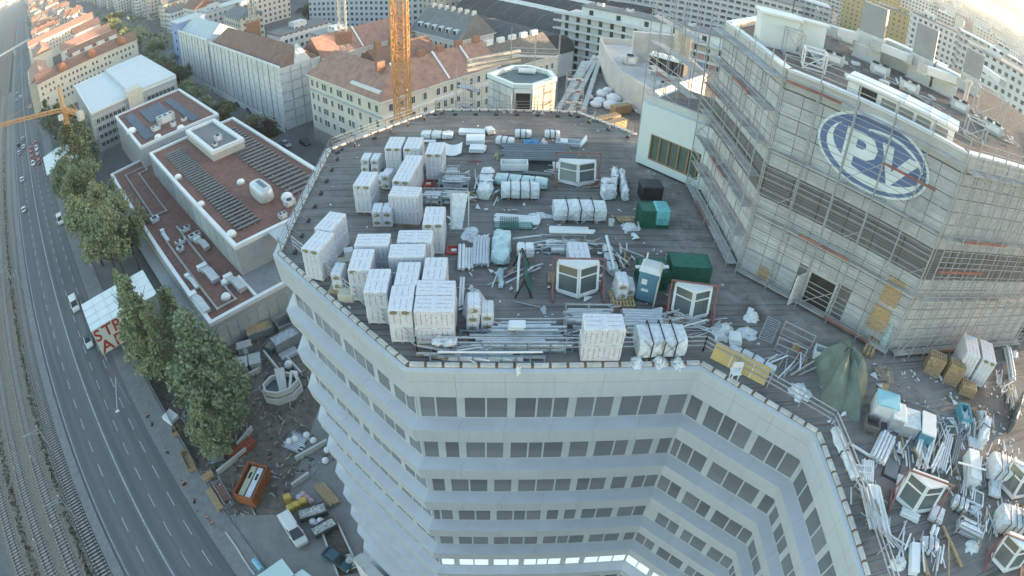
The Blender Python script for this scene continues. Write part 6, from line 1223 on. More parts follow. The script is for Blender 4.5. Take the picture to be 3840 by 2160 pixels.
pipes('bundle of grey profiles right of the frame heap', (22.35, 11.62), (24.39, 13.80), 5, .07, alu, 2, sq=True); pipes('second bundle of grey profiles right of the frame heap', (23.43, 11.74), (25.33, 13.73), 4, .07, greym, 2, sq=True); wrapped('silver foil slab behind the white crate', (26.57, 12.60), (27.90, 13.98), .7, .9, film, 1, j=.09); wrapped('leaning grey glass sheets at the right edge', (29.89, 12.96), (32.83, 15.02), .3, 1.2, gglass, 1, j=.02); heap('glinting foil near the cyan container', (28.10, 14.68), .2, .4, .5)
baywindow('bay window unit in the lower red frame', (19.49, 9.92), -.55, 2.3, 1.4, 1.9); crate('long white crate right of the lower bay window', (24.62, 11.11), .8, 2.0, .8, -.45, whitep_, lid=film); sheets('white board laid across the long white crate', (23.06, 11.45), (25.17, 10.44), .12, 1, .05, z=.95)
for k, (q, w_) in enumerate([((27.09, 10.42), 2.2), ((27.61, 8.74), 2.4), ((25.93, 7.10), 2.4), ((24.58, 4.73), 2.4), ((26.95, 5.66), 2.2)]):
    (wrapped(['white wrapped window pack at the right edge, upper', '', 'white wrapped window pack at the right edge, lower'][k], (q[0]-.9, q[1]+.5), (q[0]+.9, q[1]-.5), 1.5, 1.2, film, 3, taper=.97, j=.04) if k in (0, 2) else baywindow(['', 'window unit in grey frame at the right edge, upper', '', 'window unit in red frame at the lower right edge', 'window unit in grey frame at the far right edge'][k], q, -.6, w_, 1.4, 1.8, galv if k != 3 else redst))
for k, q in enumerate(((23.91, 8.77), (22.70, 6.82), (17.49, 7.38), (36.12, 19.30))): heap(['torn film left of the lower wrapped pack', 'torn film left of the lower right window unit', 'white film scraps at the lower guard rail', 'crumpled foil at the right edge by the tall white stack'][k], q, .5, .4, .35)
sheets('pale boards lying at the lower guard rail', (18.12, 6.54), (18.79, 8.14), .55, 3, .06); pipes('pair of white rolls right of the pale boards', (19.26, 7.39), (20.55, 8.60), 2, .12, whitep_); pipes('long weathered plank on the right deck', (21.40, 5.86), (21.03, 8.55), 1, .08, wood, sq=True); pipes('brown battens beside the pale boards', (19.01, 6.26), (18.99, 7.40), 2, .05, wood, sq=True); pipes('upright foil bundle at the right edge behind the pallets', (33.61, 16.84), (35.38, 19.77), 3, .12, film, 2)
q = (39.86, 24.27); wr = thing('white_room', 'white clad block at the right edge above the tall white stack', 'building', (q[0]+3, q[1], ZR)); part('wall', MB().box(q[0]-.3, q[0]+7, q[1]-4, q[1]+2, ZR+.3, ZR+3.6), mint, wr); part('base', MB().box(q[0]-.0, q[0]+7, q[1]-3.8, q[1]+2, ZR, ZR+.3), mat('dark_base_gap', (.05, .05, .05)), wr)
# small tiled debris
mb = MB()
for k in range(150):
    x, y = rg.uniform(-12, 20), rg.uniform(21.5, 51); 
    if x < -4-(y-20)*.0 and x < -13.4+max(0, 29.4-y)*1.0+1: continue
    if x > 15 and y > 21: continue
    s_ = rg.uniform(.02, .09); mb.ob((x, y), s_*2, s_, ZR+.001, ZR+s_*.6, rg.uniform(0, 3))
for k in range(110):
    x, y = rg.uniform(11, 30), rg.uniform(0, 20); 
    if x < 16.5 or x+y < 32: continue
    s_ = rg.uniform(.03, .12); mb.ob((x, y), s_*2.4, s_, ZR+.001, ZR+s_*.6, rg.uniform(0, 3))
solo('deck_litter', mb, whitep_, 'small scraps and offcuts scattered over the roof deck', 'litter', kind='stuff', base=(0, 30, ZR))
# ================================================================ on the tower roof
def tbox(u0, u1, o0, o1, z0, z1): return fbox(u0, u1, z0-ZR, z1-ZR, -o0, -o1)
ph = thing('roof_housing', 'long white metal housing just behind the tower parapet', 'housing', fpt(6.5, -2.4, 12.65))
part('casing', tbox(3.2, 9.9, 1.3, 3.1, 61.66, 62.6), capw, ph); part('roof_sheet', tbox(3.05, 10.05, 1.1, 3.3, 62.6, 62.72), capw, ph); part('hatch', tbox(3.9, 5.0, 1.26, 1.3, 61.75, 62.5), mat('dark_opening', (.05, .045, .04)), ph)
for u in (6.6, 8.2, 9.3): part('seam', tbox(u, u+.06, 1.08, 3.32, 62.6, 62.76), duct, ph)
for k in range(4): part('louvre', tbox(5.3+k*1.1, 6.2+k*1.1, 1.25, 1.3, 61.8, 62.35), louv, ph)
chs = mat('chimney_grey', (.30, .30, .305), .8, var=.08, dirt=.2)
def shaft(label, p, L, W, h, a=-math.pi/4, top=None):
    s = thing('vent_shaft', label, 'vent shaft', (*p, 61.65), a)
    part('casing', cbox(MB(), -L/2, L/2, -W/2, W/2, 0, h, .04), duct, s, local=True); part('seam', MB().box(-L/2-.02, L/2+.02, -W/2-.02, W/2+.02, h*.48, h*.52), capw, s, local=True)
    if top: part('head', cbox(MB(), -L*.45, L*.45, -W*.35, W*.5, h+.02, h+top, .05), chs, s, local=True)
    part('flange', MB().box(-L/2-.08, L/2+.08, -W/2-.08, W/2+.08, 0, .12), galv, s, local=True)
for l, p, L, W, h, tp in [('leftmost tall vent shaft with grey head on the tower roof', (26.82, 37.21), 2.2, 1.4, 2.2, 2.3), ('rounded white vent casing right of the leftmost shaft', (29.75, 37.25), 2.4, 1.6, 2.0, 0), ('middle tall vent shaft with grey head on the tower roof', (30.56, 34.96), 2.0, 1.4, 2.1, 2.4), ('white vent casing right of the middle shaft', (32.48, 35.15), 1.6, 1.2, 2.0, 0), ('square white vent casing nearest the tank on the tower roof', (32.12, 33.35), 2.1, 1.3, 2.0, 0), ('rightmost tall vent shaft with grey head', (38.54, 36.81), 2.0, 1.4, 1.6, 2.2)]: shaft(l, p, L, W, h, top=tp or None)
for l, A, B in [('long white duct joining the left and middle shafts', (26.68, 36.14), (28.98, 34.87)), ('long white duct joining the middle and right shafts', (28.72, 32.65), (32.34, 32.51)), ('white duct running behind the roof housing to the right', (47.05, 43.86), (46.72, 39.71)), ('white duct left of the leftmost shaft', (23.50, 37.61), (26.02, 37.66))]:
    z = 63.2; run('roof_duct', l, 'duct', [A, B], z-.4, .7, .6, capw)
solo('round_vent', MB().tube((*(33.31, 31.89), 61.65), (*(33.31, 31.89), 63.4), .18, 10).lathe((33.31, 31.89), [(.3, 63.4), (.3, 63.6), (.1, 63.75)], 10), concr, 'sunlit round vent pipe on the right of the tower roof', 'vent')
for l, p, L, W, h in [('white sheeted lift housing at the far left of the tower roof', (17.82, 35.46), 2.6, 1.6, 2.2), ('tall pale slab panel standing beside the lift housing', (20.71, 35.70), 1.8, .5, 2.1)]:
    s_ = thing('roof_box', l, 'housing', (*p, 61.65), -.2); part('wall', cbox(MB(), -L/2, L/2, -W/2, W/2, 0, h, .03), tarpw, s_, local=True); part('cap', MB().box(-L/2-.15, L/2+.15, -W/2-.15, W/2+.15, h, h+.15), capw, s_, local=True)
def frame3(label, p, L, W, H, a, z, m=galv):
    s = thing('roof_cage', label, 'frame', (*p, z), a)
    for x in (-L/2, L/2):
        for y in (-W/2, W/2): part('post', MB().beam((x, y, 0), (x, y, H), .09), m, s, local=True)
    for zz in (.1, H):
        for y in (-W/2, W/2): part('rail', MB().beam((-L/2, y, zz), (L/2, y, zz), .08), m, s, local=True)
        for x in (-L/2, L/2): part('rail', MB().beam((x, -W/2, zz), (x, W/2, zz), .08), m, s, local=True)
    part('brace', MB().beam((-L/2, -W/2, .1), (L/2, -W/2, H), .05), m, s, local=True); part('brace', MB().beam((-L/2, W/2, H), (L/2, W/2, .1), .05), m, s, local=True)
    return s
frame3('white steel frame near the left parapet of the tower roof', (18.58, 31.24), 1.4, 1.2, 1.2, -.4, 61.65, capw); frame3('steel frame of the stair head on the tower roof', (18.21, 33.56), 1.2, 1.0, 1.7, -.3, 61.65); frame3('tall scaffold cage at the right end of the tower roof', (34.21, 29.85), 2.4, 1.8, 2.2, -.6, 61.65); frame3('small scaffold cage on the tower parapet at the right', (27.38, 24.55), 1.4, 1.0, 1.2, -.6, 61.65); frame3('scaffold cage behind the lift housing', (26.46, 43.82), 1.6, 1.4, 2.0, -.3, 61.65)
solo('lightning_rod', MB().tube((*(20.51, 38.68), 61.65), (*(20.51, 38.68), 68.6), .05, 6), mat('rust_rod', (.12, .09, .07), .8), 'thin dark rod rising from the tower roof', 'rod')
for k in range(14):
    q = (rg.uniform(19, 34), rg.uniform(27, 36))
    if (q[0]-15.5)+(q[1]-28.6) < 3 or (-1 < q[0]-30 < 5 and q[1] < 36 and q[1] > 31): continue
    solo('roof_debris', cbox(MB(), q[0]-rg.uniform(.2, .5), q[0]+rg.uniform(.2, .5), q[1]-rg.uniform(.1, .3), q[1]+rg.uniform(.1, .3), 61.66, 61.66+rg.uniform(.08, .3), .03, .03), rg.choice((alu, film, wood)), 'small loose material lying on the brown tower roof', 'debris', 'loose pieces on the tower roof')
# ================================================================ small octagonal tower at the far roof edge and rear wing
ot = thing('stair_tower', 'small octagonal tower with white rim and sunlit boarded side at the far roof edge', 'tower', (2.9, 55.6, 30))
OC = [(-.44, 55.85), (1.97, 52.7), (3.75, 52.7), (6.15, 55.2), (5.8, 57.2), (3.7, 58.9), (2.0, 58.7), (1.0, 57.6)]
cen = Vector((2.9, 55.6)); sh = lambda k: [tuple(cen+(Vector(p)-cen)*k) for p in OC]
part('core', MB().prism(sh(.93), 30, 50.9), pan, ot); part('roof', MB().prism(sh(.9), 50.9, 51.0), mat('green_felt', (.13, .17, .175), .7, var=.15), ot)
for i in range(8):
    a, b_, c, e = sh(1.0)[i], sh(1.0)[(i+1) % 8], sh(.86)[(i+1) % 8], sh(.86)[i]; part('rim', MB().hexa([(*a, 51.0), (*b_, 51.0), (*c, 51.0), (*e, 51.0), (*a, 51.4), (*b_, 51.4), (*c, 51.4), (*e, 51.4)]), mint, ot)
ply = mat('boarded_wall', (.46, .42, .36), .8, var=.12, s=1.2, dirt=.2)
for i, m_ in ((0, pan), (2, ply), (7, pan)):
    A, B = Vector(sh(.96)[i]), Vector(sh(.96)[(i+1) % 8]); n_ = 4; d = (B-A)/n_; no = Vector((d.y, -d.x)).normalized()
    for k in range(n_):
        for r in range(7):
            p, q = A+d*(k+.03), A+d*(k+.97); z = 44.6+r*.9; part('wall_board', MB().hexa([(*p, z+.02), (*q, z+.02), (*(q+no*.06), z+.02), (*(p+no*.06), z+.02), (*p, z+.87), (*q, z+.87), (*(q+no*.06), z+.87), (*(p+no*.06), z+.87)]), m_, ot)
part('doorway', MB().ob((2.9, 52.95), 1.3, .1, 48.6, 50.6), mat('dark_opening', (.05, .045, .04)), ot); part('door_lintel', MB().ob((2.9, 52.8), 1.7, .3, 50.55, 50.95), capw, ot); part('roof_cowl', MB().tube((2.6, 57.2, 51.3), (4.2, 57.0, 51.3), .28, 10), capw, ot)
for x in (1.2, 1.8, 3.9, 4.6): solo('roof_prop', MB().tube((x, 51.6, ZR), (x, 51.6, ZR+1.9), .04, 6).ob((x, 51.6), .3, .3, ZR, ZR+.04), galv, ['leftmost steel prop at the far roof edge', 'second steel prop at the far roof edge', 'third steel prop at the far roof edge', 'rightmost steel prop at the far roof edge'][(1.2, 1.8, 3.9, 4.6).index(x)], 'prop')
scaffold('s', 'scaffold tower left of the small octagonal tower', (-2.6, 56), (-.8, 54), (-1, -1), 38, 51, lev=2, bay=1.3, o0=.1, o1=1.0); scaffold('s', 'scaffold tower with sunlit boards right of the small octagonal tower', (7.0, 55.0), (8.6, 55.0), (0, -1), 38, 52, lev=1.2, bay=1.4, o0=.1, o1=.9); scaffold('s', 'tall thin scaffold behind the octagonal tower', (2.0, 63), (7.0, 63), (0, -1), 36, 53.5, lev=3, bay=2.4, o0=.1, o1=1.0)
for k in range(3): solo('sunlit_beam', MB().beam((-2.5, 60.5+k*.6, 50.2+k*.35), (3.0, 62.5+k*.6, 50.8+k*.35), .35, .3), ply, ['lowest sunlit beam behind the octagonal tower', 'middle sunlit beam behind the octagonal tower', 'highest sunlit beam behind the octagonal tower'][k], 'beam')
rw = thing('rear_wing', 'lower rear wing with cluttered flat roof beyond the far roof edge', 'building', (14, 66, 0))
part('wall', MB().prism([(6.6, 55), (12, 53.5), (24, 48), (40, 48), (40, 78), (12.5, 78)], 0, 46.4), pan, rw); part('roof', MB().prism([(6.8, 55.2), (12, 53.7), (24, 48.2), (39.8, 48.2), (39.8, 77.8), (12.6, 77.8)], 46.4, 46.5), MATS['roof_deck'], rw)
for k in range(5):
    A, B = Vector((6.4+k*1.5, 57+k*.6)), Vector((13.5+k*.4, 78)); 
    if k in (0, 1, 2): run('roof_rail', ['long pale roof rail nearest the octagonal tower', 'second long pale roof rail on the rear wing', 'third long pale roof rail on the rear wing'][k], 'rail', [tuple(A), tuple(A.lerp(B, .5)), tuple(B)], 46.5, .5, .4, concr)
mono = thing('roof_light_strip', 'grey glazed roof light strip running back over the rear wing', 'roof light', (10.5, 69, 46.5)); part('kerb', MB().ob((10.4, 69), 15.3, 1.7, 46.5, 46.7, 1.30), concr, mono); [part('pane', MB().ob((10.4+math.cos(1.3)*(k*1.48-6.7), 69+math.sin(1.3)*(k*1.48-6.7)), 1.4, 1.5, 46.71, 46.75, 1.30), mat('monitor_glass', (.25, .29, .3), .3, var=.2), mono) for k in range(10)]
pd = thing('plant_deck', 'raised plant deck with light parapet on the rear wing', 'plant deck', (18, 66, 46.5)); PDP = [(13.6, 68.5), (14.1, 62.4), (16.2, 57.1), (24.4, 64.8), (24, 77), (14, 77)]
part('deck', MB().prism(PDP, 46.5, 49.2), concr, pd)
for i in range(6):
    A, B = Vector(PDP[i]), Vector(PDP[(i+1) % 6]); d = (B-A).normalized(); nn2 = Vector((d.y, -d.x)); part('parapet', MB().hexa([(*A, 46.6), (*B, 46.6), (*(B+nn2*.2), 46.6), (*(A+nn2*.2), 46.6), (*A, 50.0), (*B, 50.0), (*(B+nn2*.2), 50.0), (*(A+nn2*.2), 50.0)]), concr, pd)
ch_ = thing('chiller', 'row of large black chillers with white frames and fans on the plant deck', 'chiller', (19.6, 64.2, 49.2), math.atan2(-2.4, 3.1))
part('frame', MB().box(-2.2, 2.2, -.75, .75, .5, .62).box(-2.2, 2.2, -.75, .75, 2.3, 2.45), capw, ch_, local=True); [part('coil', MB().box(-2.1+k*1.43, -.8+k*1.43, -.7, .7, .65, 2.28), mat('coil_black', (.05, .052, .055), .7, var=.2, s=6), ch_, local=True) for k in range(3)]; [part('fan', MB().lathe((-1.8+k*.9, 0), [(.36, 2.45), (.36, 2.65), (.28, 2.65), (.2, 2.5)], 12), capw, ch_, local=True) for k in range(5)]; [part('leg', MB().beam((x, y, 0), (x, y, .5), .1), capw, ch_, local=True) for x in (-2, 0, 2) for y in (-.6, .6)]
cw = thing('plant_wall', 'pale wall with a stub tower behind the chillers', 'wall', (20, 71, 49.2)); part('wall', MB().box(16.5, 23.8, 69.5, 70.2, 49.2, 53.0), concr, cw); part('stub', MB().box(21.4, 23.0, 67.8, 69.4, 49.2, 54.2), ply, cw)
unit('white tank unit in the corner of the plant deck', (16.0, 68.2), 1.5, 1.2, 1.1, 49.2, .2); unit('sunlit small unit at the front of the plant deck', (18.0, 60.2), 1.2, .8, .7, 49.2, .2)
sandw = mat('white_sandbag', (.7, .7, .72), .8, var=.1, s=4, bump=.4)
for k, (p, r, h) in enumerate([((12.2, 63.6), .7, .8), ((13.3, 62.2), .9, .9), ((14.4, 62.6), .7, .8), ((11.6, 61.6), .7, .6), ((12.6, 60.0), .9, .9), ((13.7, 60.3), .6, .6), ((14.6, 60.6), .8, .7), ((10.6, 62.6), .5, .5), ((11.0, 60.4), .7, .6), ((15.6, 59.4), .6, .5), ((13.0, 64.8), .6, .7)]):
    n_ = 12; solo('rubble_bag', MB().lathe(p, [(r*.8, 46.5), (r, 46.5+h*.3), (r*.95, 46.5+h*.65), (r*.6, 46.5+h*.92), (r*.15, 46.5+h)], n_), sandw, ['white rubble bag at the back of the heap, left', 'large white rubble bag in the middle of the heap', 'white rubble bag right of the large middle one', 'low white rubble bag left of the middle one', 'large white rubble bag at the front of the heap', 'small white rubble bag at the front of the heap', 'white rubble bag at the front right of the heap', 'smallest white rubble bag at the left of the heap', 'white rubble bag at the front left of the heap', 'white rubble bag nearest the timber boxes', 'rearmost white rubble bag under the plant deck'][k], 'rubble bag', 'white rubble bags on the rear wing roof', smooth=True)
wrapped('mint wrapped pallet below the plant deck parapet', (15.2, 64.2), (16.6, 63.2), .9, 1.0, mintf, 2, z=-2.5); pipes('crossed scaffold tubes among the rubble bags', (12.0, 65.8), (15.5, 62.8), 5, .05, galv, z=-2.5); pipes('second lot of scaffold tubes among the rubble bags', (11.5, 63.2), (14.2, 66.2), 4, .05, galv, z=-2.5)
for k, (A, B) in enumerate([((10.2, 54.6), (12.6, 56.2)), ((11.0, 53.6), (13.0, 55.0)), ((12.4, 58.2), (14.4, 59.4))]): crate(['sunlit timber box beyond the far right roof edge, left', 'sunlit timber box beyond the far right roof edge, right', 'sunlit timber box among the rubble bags'][k], fr_(A, B)[0], fr_(A, B)[1], .8, .9, fr_(A, B)[2], wood, 'timber_box', wood, z=-2.5+k*0)
scaffold('s', 'scaffold between the rear wing and the grey tower', (13.5, 47.5), (15.0, 40), (-1, 0), 46.5, 62, lev=2.2, bay=2.0, o0=.1, o1=.9)
# ================================================================ cranes
cor = mat('crane_orange', (.60, .31, .12), .6, var=.15, s=2, dirt=.2); cwh = mat('crane_white', (.5, .48, .45), .6, var=.2, s=2, dirt=.2)
def lattice(s, A, B, w_, m, step=1.6, ch=.14, dg=.08, name='diagonals'):
    A, B = Vector(A), Vector(B); d = (B-A); L = d.length; d.normalize(); up = Vector((0, 0, 1)) if abs(d.z) < .9 else Vector((0, 1, 0)); x = d.cross(up).normalized()*w_/2; y = x.cross(d).normalized()*w_/2
    cs_ = [-x-y, x-y, x+y, -x+y]
    for c in cs_: part('chord', MB().beam(A+c, B+c, ch), m, s)
    mb = MB(); n_ = int(L/step)
    for i in range(n_):
        p, q = A+d*(i*L/n_), A+d*((i+1)*L/n_)
        for k in range(4):
            a, b = cs_[k], cs_[(k+1) % 4]
            mb.beam(p+(a if i % 2 else b), q+(b if i % 2 else a), dg); mb.beam(p+a, p+b, dg)
    part(name, mb, m, s, kind='stuff')
cr = thing('crane_mast', 'tall orange lattice crane mast behind the far roof edge', 'crane', (-10.85, 70.5, 0)); lattice(cr, (-10.85, 70.5, 0), (-10.85, 70.5, 112), 1.85, cor, 1.55, .17, .085)
lattice(cr, (-10.85, 70.5, 20), (-10.85, 70.5, 60), .9, cor, 1.0, .06, .05, 'ladder_cage'); part('base', MB().ob((-10.85, 70.5), 5, 5, 0, 1), concr, cr)
q = (-42.73, 169.54); cr = thing('crane_mast', 'pale lattice crane mast behind the red tiled roofs', 'crane', (*q, 0)); lattice(cr, (*q, 0), (*q, 90), 2.0, cwh, 1.6, .2, .11); part('collar', MB().ob(q, 4.5, 4.5, 24.5, 28, .4), chim, cr)
q = (-99.40, 238.21); cr = thing('crane_mast', 'distant pale crane mast among the far red roofs', 'crane', (*q, 0)); lattice(cr, (*q, 0), (*q, 95), 2.2, cwh, 2.0, .25, .14); part('base', MB().ob(q, 6, 6, 0, 20, .4), chim, cr)
cr = thing('tower_crane', 'small orange tower crane with long jib beside the white hall', 'crane', (-142.7, 154.8, 0)); lattice(cr, (-142.7, 154.8, 0), (-142.7, 154.8, 20.5), 1.5, cor, 1.5, .2, .12); lattice(cr, (-142.0, 154.8, 20.8), (-196, 156.5, 20.8), 1.1, cor, 1.6, .16, .1, 'jib_lattice'); lattice(cr, (-143, 154.8, 20.8), (-127, 146, 20.8), 1.2, cor, 1.6, .16, .1, 'counter_jib_lattice')
part('cab', MB().ob((-143.8, 153.4), 1.6, 1.4, 17.6, 19.6), capw, cr); part('apex', MB().beam((-143.4, 154.8, 21), (-144.5, 156.2, 29), .4).beam((-141.8, 154.8, 21), (-144.5, 156.2, 29), .4), cor, cr); part('tie_bar', MB().beam((-144.5, 156.2, 29), (-182, 156, 21.4), .12).beam((-144.5, 156.2, 29), (-128, 146.5, 21.4), .12), cor, cr); part('counterweight', MB().ob((-128, 146.8), 2.6, 2.0, 18.5, 21.5, -.5), concr, cr)
# ================================================================ yard between the poplars and the white block
solo('yard', MB().quad(*[(*NT(*q), .006) for q in ((1.3, -70), (1.3, -20), (30, -20), (30, -70))][::-1]), mat('yard_concrete', (.21, .205, .2), .9, var=.12, s=.5, dirt=.3), kind='structure')
dirtm = mat('yard_dirt', (.13, .115, .10), .95, var=.35, s=.9, dirt=.4)
solo('yard_dirt', MB().prism([NT(1.4, -100), NT(1.4, -52), NT(8, -47), NT(26, -62), NT(28, -82), NT(15, -82.6)], .004, .012), dirtm, kind='structure')
def skip(label, A, B, C, h, m, fill, name='skip_container', fh=.8, z=0.0):
    """open steel container from three ground corners: walls, ribs, load"""
    A, B, C = Vector(A), Vector(B), Vector(C); a = math.atan2(B.y-A.y, B.x-A.x); L = (B-A).length; ex = (B-A)/L; ey = Vector((-ex.y, ex.x)); W = (C-B).dot(ey)
    if W < 0: ey = -ey; W = -W; 
    c = A+ex*L/2+ey*W/2; s = thing(name, label, 'container', (c.x, c.y, z), a); e = .08; L, W = max(L, 1.0), max(W, .8)
    part('floor', MB().box(-L/2, L/2, -W/2, W/2, .1, .2), m, s, local=True)
    for b_ in ((-L/2, L/2, -W/2, -W/2+e), (-L/2, L/2, W/2-e, W/2), (-L/2, -L/2+e, -W/2+e, W/2-e), (L/2-e, L/2, -W/2+e, W/2-e)): part('side', MB().box(*b_, .2, h), m, s, local=True)
    n_ = max(3, int(L/.9))
    for k in range(n_+1):
        x = -L/2+L*k/n_
        for y in (-W/2-.04, W/2+.04): part('rib', MB().box(x-.05, x+.05, y-.04, y+.04, .15, h), m, s, local=True)
    part('rim', MB().box(-L/2-.06, L/2+.06, -W/2-.08, -W/2+.04, h, h+.1).box(-L/2-.06, L/2+.06, W/2-.04, W/2+.08, h, h+.1).box(-L/2-.06, -L/2+.04, -W/2+.04, W/2-.04, h, h+.1).box(L/2-.04, L/2+.06, -W/2+.04, W/2-.04, h, h+.1), m, s, local=True)
    if fill:
        mb = MB(); nx, ny = 10, 5; vs = [(-L/2+e+(L-2*e)*i/nx, -W/2+e+(W-2*e)*j/ny, h*fh+rg.uniform(-.15, .15)*h*.5) for i in range(nx+1) for j in range(ny+1)]; mb.add(vs, [(i*(ny+1)+j, (i+1)*(ny+1)+j, (i+1)*(ny+1)+j+1, i*(ny+1)+j+1) for i in range(nx) for j in range(ny)]); part('load', mb, fill, s, local=True)
    return s
rubble = mat('rubble', (.3, .25, .2), .9, var=.5, s=5); gsk = mat('grey_skip', (.26, .275, .28), .6, var=.12, s=1.5, dirt=.25); orsk = mat('orange_skip', (.30, .105, .045), .7, var=.2, s=1.5, dirt=.25); bright = mat('mixed_rubble', (.42, .41, .39), .9, var=.6, s=4)
def quadc(a, b, c): return a, b, c
skip('grey skip of planks against the low factory wall', (-41.59, 72.22), (-37.49, 74.74), (-38.89, 76.93), 1.6, gsk, wood, fh=.9); s_ = skip('divided grey bin half hidden by the white block', (-35.84, 73.93), (-33.65, 75.62), (-35.38, 78.11), 2.0, gsk, None); s_ = skip('long grey trailer box with a rusty side', (-35.21, 69.46), (-31.87, 72.67), (-33.01, 74.77), 2.2, gsk, mat('trailer_sheet', (.33, .36, .4), .5, var=.1), 'trailer_box', .98)
skip('square green grey bin beside the trailer box', (-38.31, 70.54), (-36.44, 69.67), (-36.57, 71.75), 1.0, mat('green_skip', (.15, .2, .19), .7), rubble); pipes('stack of grey beams in front of the trailer box', (-34.65, 68.54), (-32.15, 70.71), 6, .16, alu, 2, sq=True, z=-ZR)
for k, (p, L, W, h, a) in enumerate([((-41.75, 70.14), 2.6, 1.6, 1.5, .45), ((-40.79, 65.88), 1.9, 2.4, 1.6, .35), ((-38.67, 66.82), 1.9, 2.4, 1.6, .35)]):
    s_ = thing('site_cabin', ['low grey cabin by the poplars behind the slatted boxes', 'slatted grey box nearest the poplars', 'slatted grey box right of its twin'][k], 'site box', (*p, 0), a); part('wall', MB().box(-L/2, L/2, -W/2, W/2, .1, h), gsk, s_, local=True); part('roof', MB().box(-L/2-.1, L/2+.1, -W/2-.1, W/2+.1, h, h+.12), mat('cabin_roof', (.36, .37, .37), .6, var=.1), s_, local=True)
    if k:
        for j in range(5): part('slat', MB().box(-L/2+.1, L/2-.1, -W/2-.06, -W/2-.01, .2+j*.28, .38+j*.28), alu, s_, local=True)
    else: part('door', MB().box(-.4, .4, -W/2-.03, -W/2, .15, 1.35), capw, s_, local=True)
for k, (A, B) in enumerate([((-37.93, 69.58), (-33.67, 65.04)), ((-33.51, 68.60), (-29.89, 64.88)), ((-40.61, 62.75), (-37.56, 65.57)), ((-37.18, 49.70), (-35.65, 53.26)), ((-39.15, 44.31), (-35.53, 49.06)), ((-27.38, 48.21), (-23.22, 51.76)), ((-26.99, 43.50), (-24.88, 45.77))]): solo('concrete_wall', MB().beam((*A, .5), (*B, .5), .3, 1.0), concr, ['low concrete wall left of the moulded basin', 'low concrete wall right of the moulded basin', 'low rusty edged wall by the slatted boxes', 'low wall stub under the poplars', 'pale kerb wall beside the red beams', 'low wall at the foot of the white block', 'dark edged concrete wall behind the yellow tanks'][k], 'wall')
# moulded basin
q = (-32.31, 61.12); bs = thing('moulded_basin', 'large white moulded basin with a dark curved channel', 'basin', (*q, 0), .5); wcon = mat('white_concrete', (.5, .5, .48), .7, var=.08, s=1, dirt=.15)
OC2 = lambda a, b: [(a*math.cos(math.pi/8+k*math.pi/4), b*math.sin(math.pi/8+k*math.pi/4)) for k in range(8)]
for k, (a, b, z0, z1) in enumerate(((3.5, 2.5, 0, 1.3), (3.1, 2.2, 1.45, 2.5))):
    o, i_ = OC2(a, b), OC2(a-.3, b-.3)
    for j in range(8):
        A, B, C, E_ = o[j], o[(j+1) % 8], i_[(j+1) % 8], i_[j]; part('ring_segment', MB().hexa([(*A, z0), (*B, z0), (*C, z0), (*E_, z0), (*A, z1), (*B, z1), (*C, z1), (*E_, z1)]), wcon, bs, local=True)
part('dark_joint', MB().prism(OC2(3.15, 2.2), 1.3, 1.45), strapm, bs, local=True); part('basin_floor', MB().prism(OC2(2.8, 1.9), 1.5, 1.6), mat('basin_dark', (.1, .12, .14), .5), bs, local=True); part('chute', MB().hexa([(-.6, -1.2, 1.65), (.7, -1.2, 1.65), (.7, -1.0, 1.65), (-.6, -1.0, 1.65), (-.2, 2.4, 3.0), (1.4, 2.0, 3.0), (1.4, 2.2, 3.2), (-.2, 2.6, 3.2)]), wcon, bs, local=True); part('side_slab', MB().hexa([(1.0, -1.6, 1.7), (1.4, -1.6, 1.7), (2.6, 1.6, 1.7), (2.2, 1.6, 1.7), (1.0, -1.6, 2.4), (1.4, -1.6, 2.4), (2.6, 1.6, 2.6), (2.2, 1.6, 2.6)]), wcon, bs, local=True)
for k, q in enumerate(((-32.66, 66.79), (-31.12, 64.56))): solo('white_sack', MB().lathe(q, [(.5, 0), (.75, .4), (.7, .9), (.35, 1.3), (.08, 1.4)], 12), sandw, ['small white sack standing behind the moulded basin', 'larger white sack at the rim of the moulded basin'][k], 'sack', smooth=True)
# red beams, orange container with window units, tanks
pipes('pile of long red steel beams under the poplars', (-38.12, 47.22), (-34.69, 51.17), 5, .2, mat('red_beam', (.28, .08, .05), .7, var=.2), 2, sq=True, z=-ZR)
oc = skip('rust orange open container holding two window frames', (-31.75, 39.45), (-30.67, 45.15), (-33.25, 47.81), 2.3, orsk, None, fh=.5)
for k, (dy, mm) in enumerate(((-.55, film), (.55, mat('yellowish_board', (.42, .42, .3), .6)))): o_ = part('frame_load', MB().box(-2.6, 2.6, dy-.42, dy+.42, 1.5, 2.0), mm, oc, local=True); part('dark_opening', MB().box(.4, 1.5, dy-.18, dy+.18, 2.0, 2.02), strapm, o_, local=True)
ibc = mat('tank_yellow', (.48, .34, .08), .6, var=.12, s=3)
for k, p in enumerate(((-27.22, 41.33), (-26.46, 39.68), (-25.73, 40.23), (-24.88, 40.96))):
    s_ = thing('yellow_box', ['yellow box standing apart at the corner of the group', 'front yellow box of the row of three', 'middle yellow box of the row of three', 'yellow box at the pink sacks end of the row'][k], 'box', (*p, 0), .5); part('body', cbox(MB(), -.55, .55, -.5, .5, .12, 1.15, .08), ibc, s_, local=True); part('lid', cbox(MB(), -.45, .45, -.4, .4, 1.15, 1.25, .05), ibc, s_, local=True); part('skid', MB().box(-.55, .55, -.5, .5, 0, .1), wood, s_, local=True)
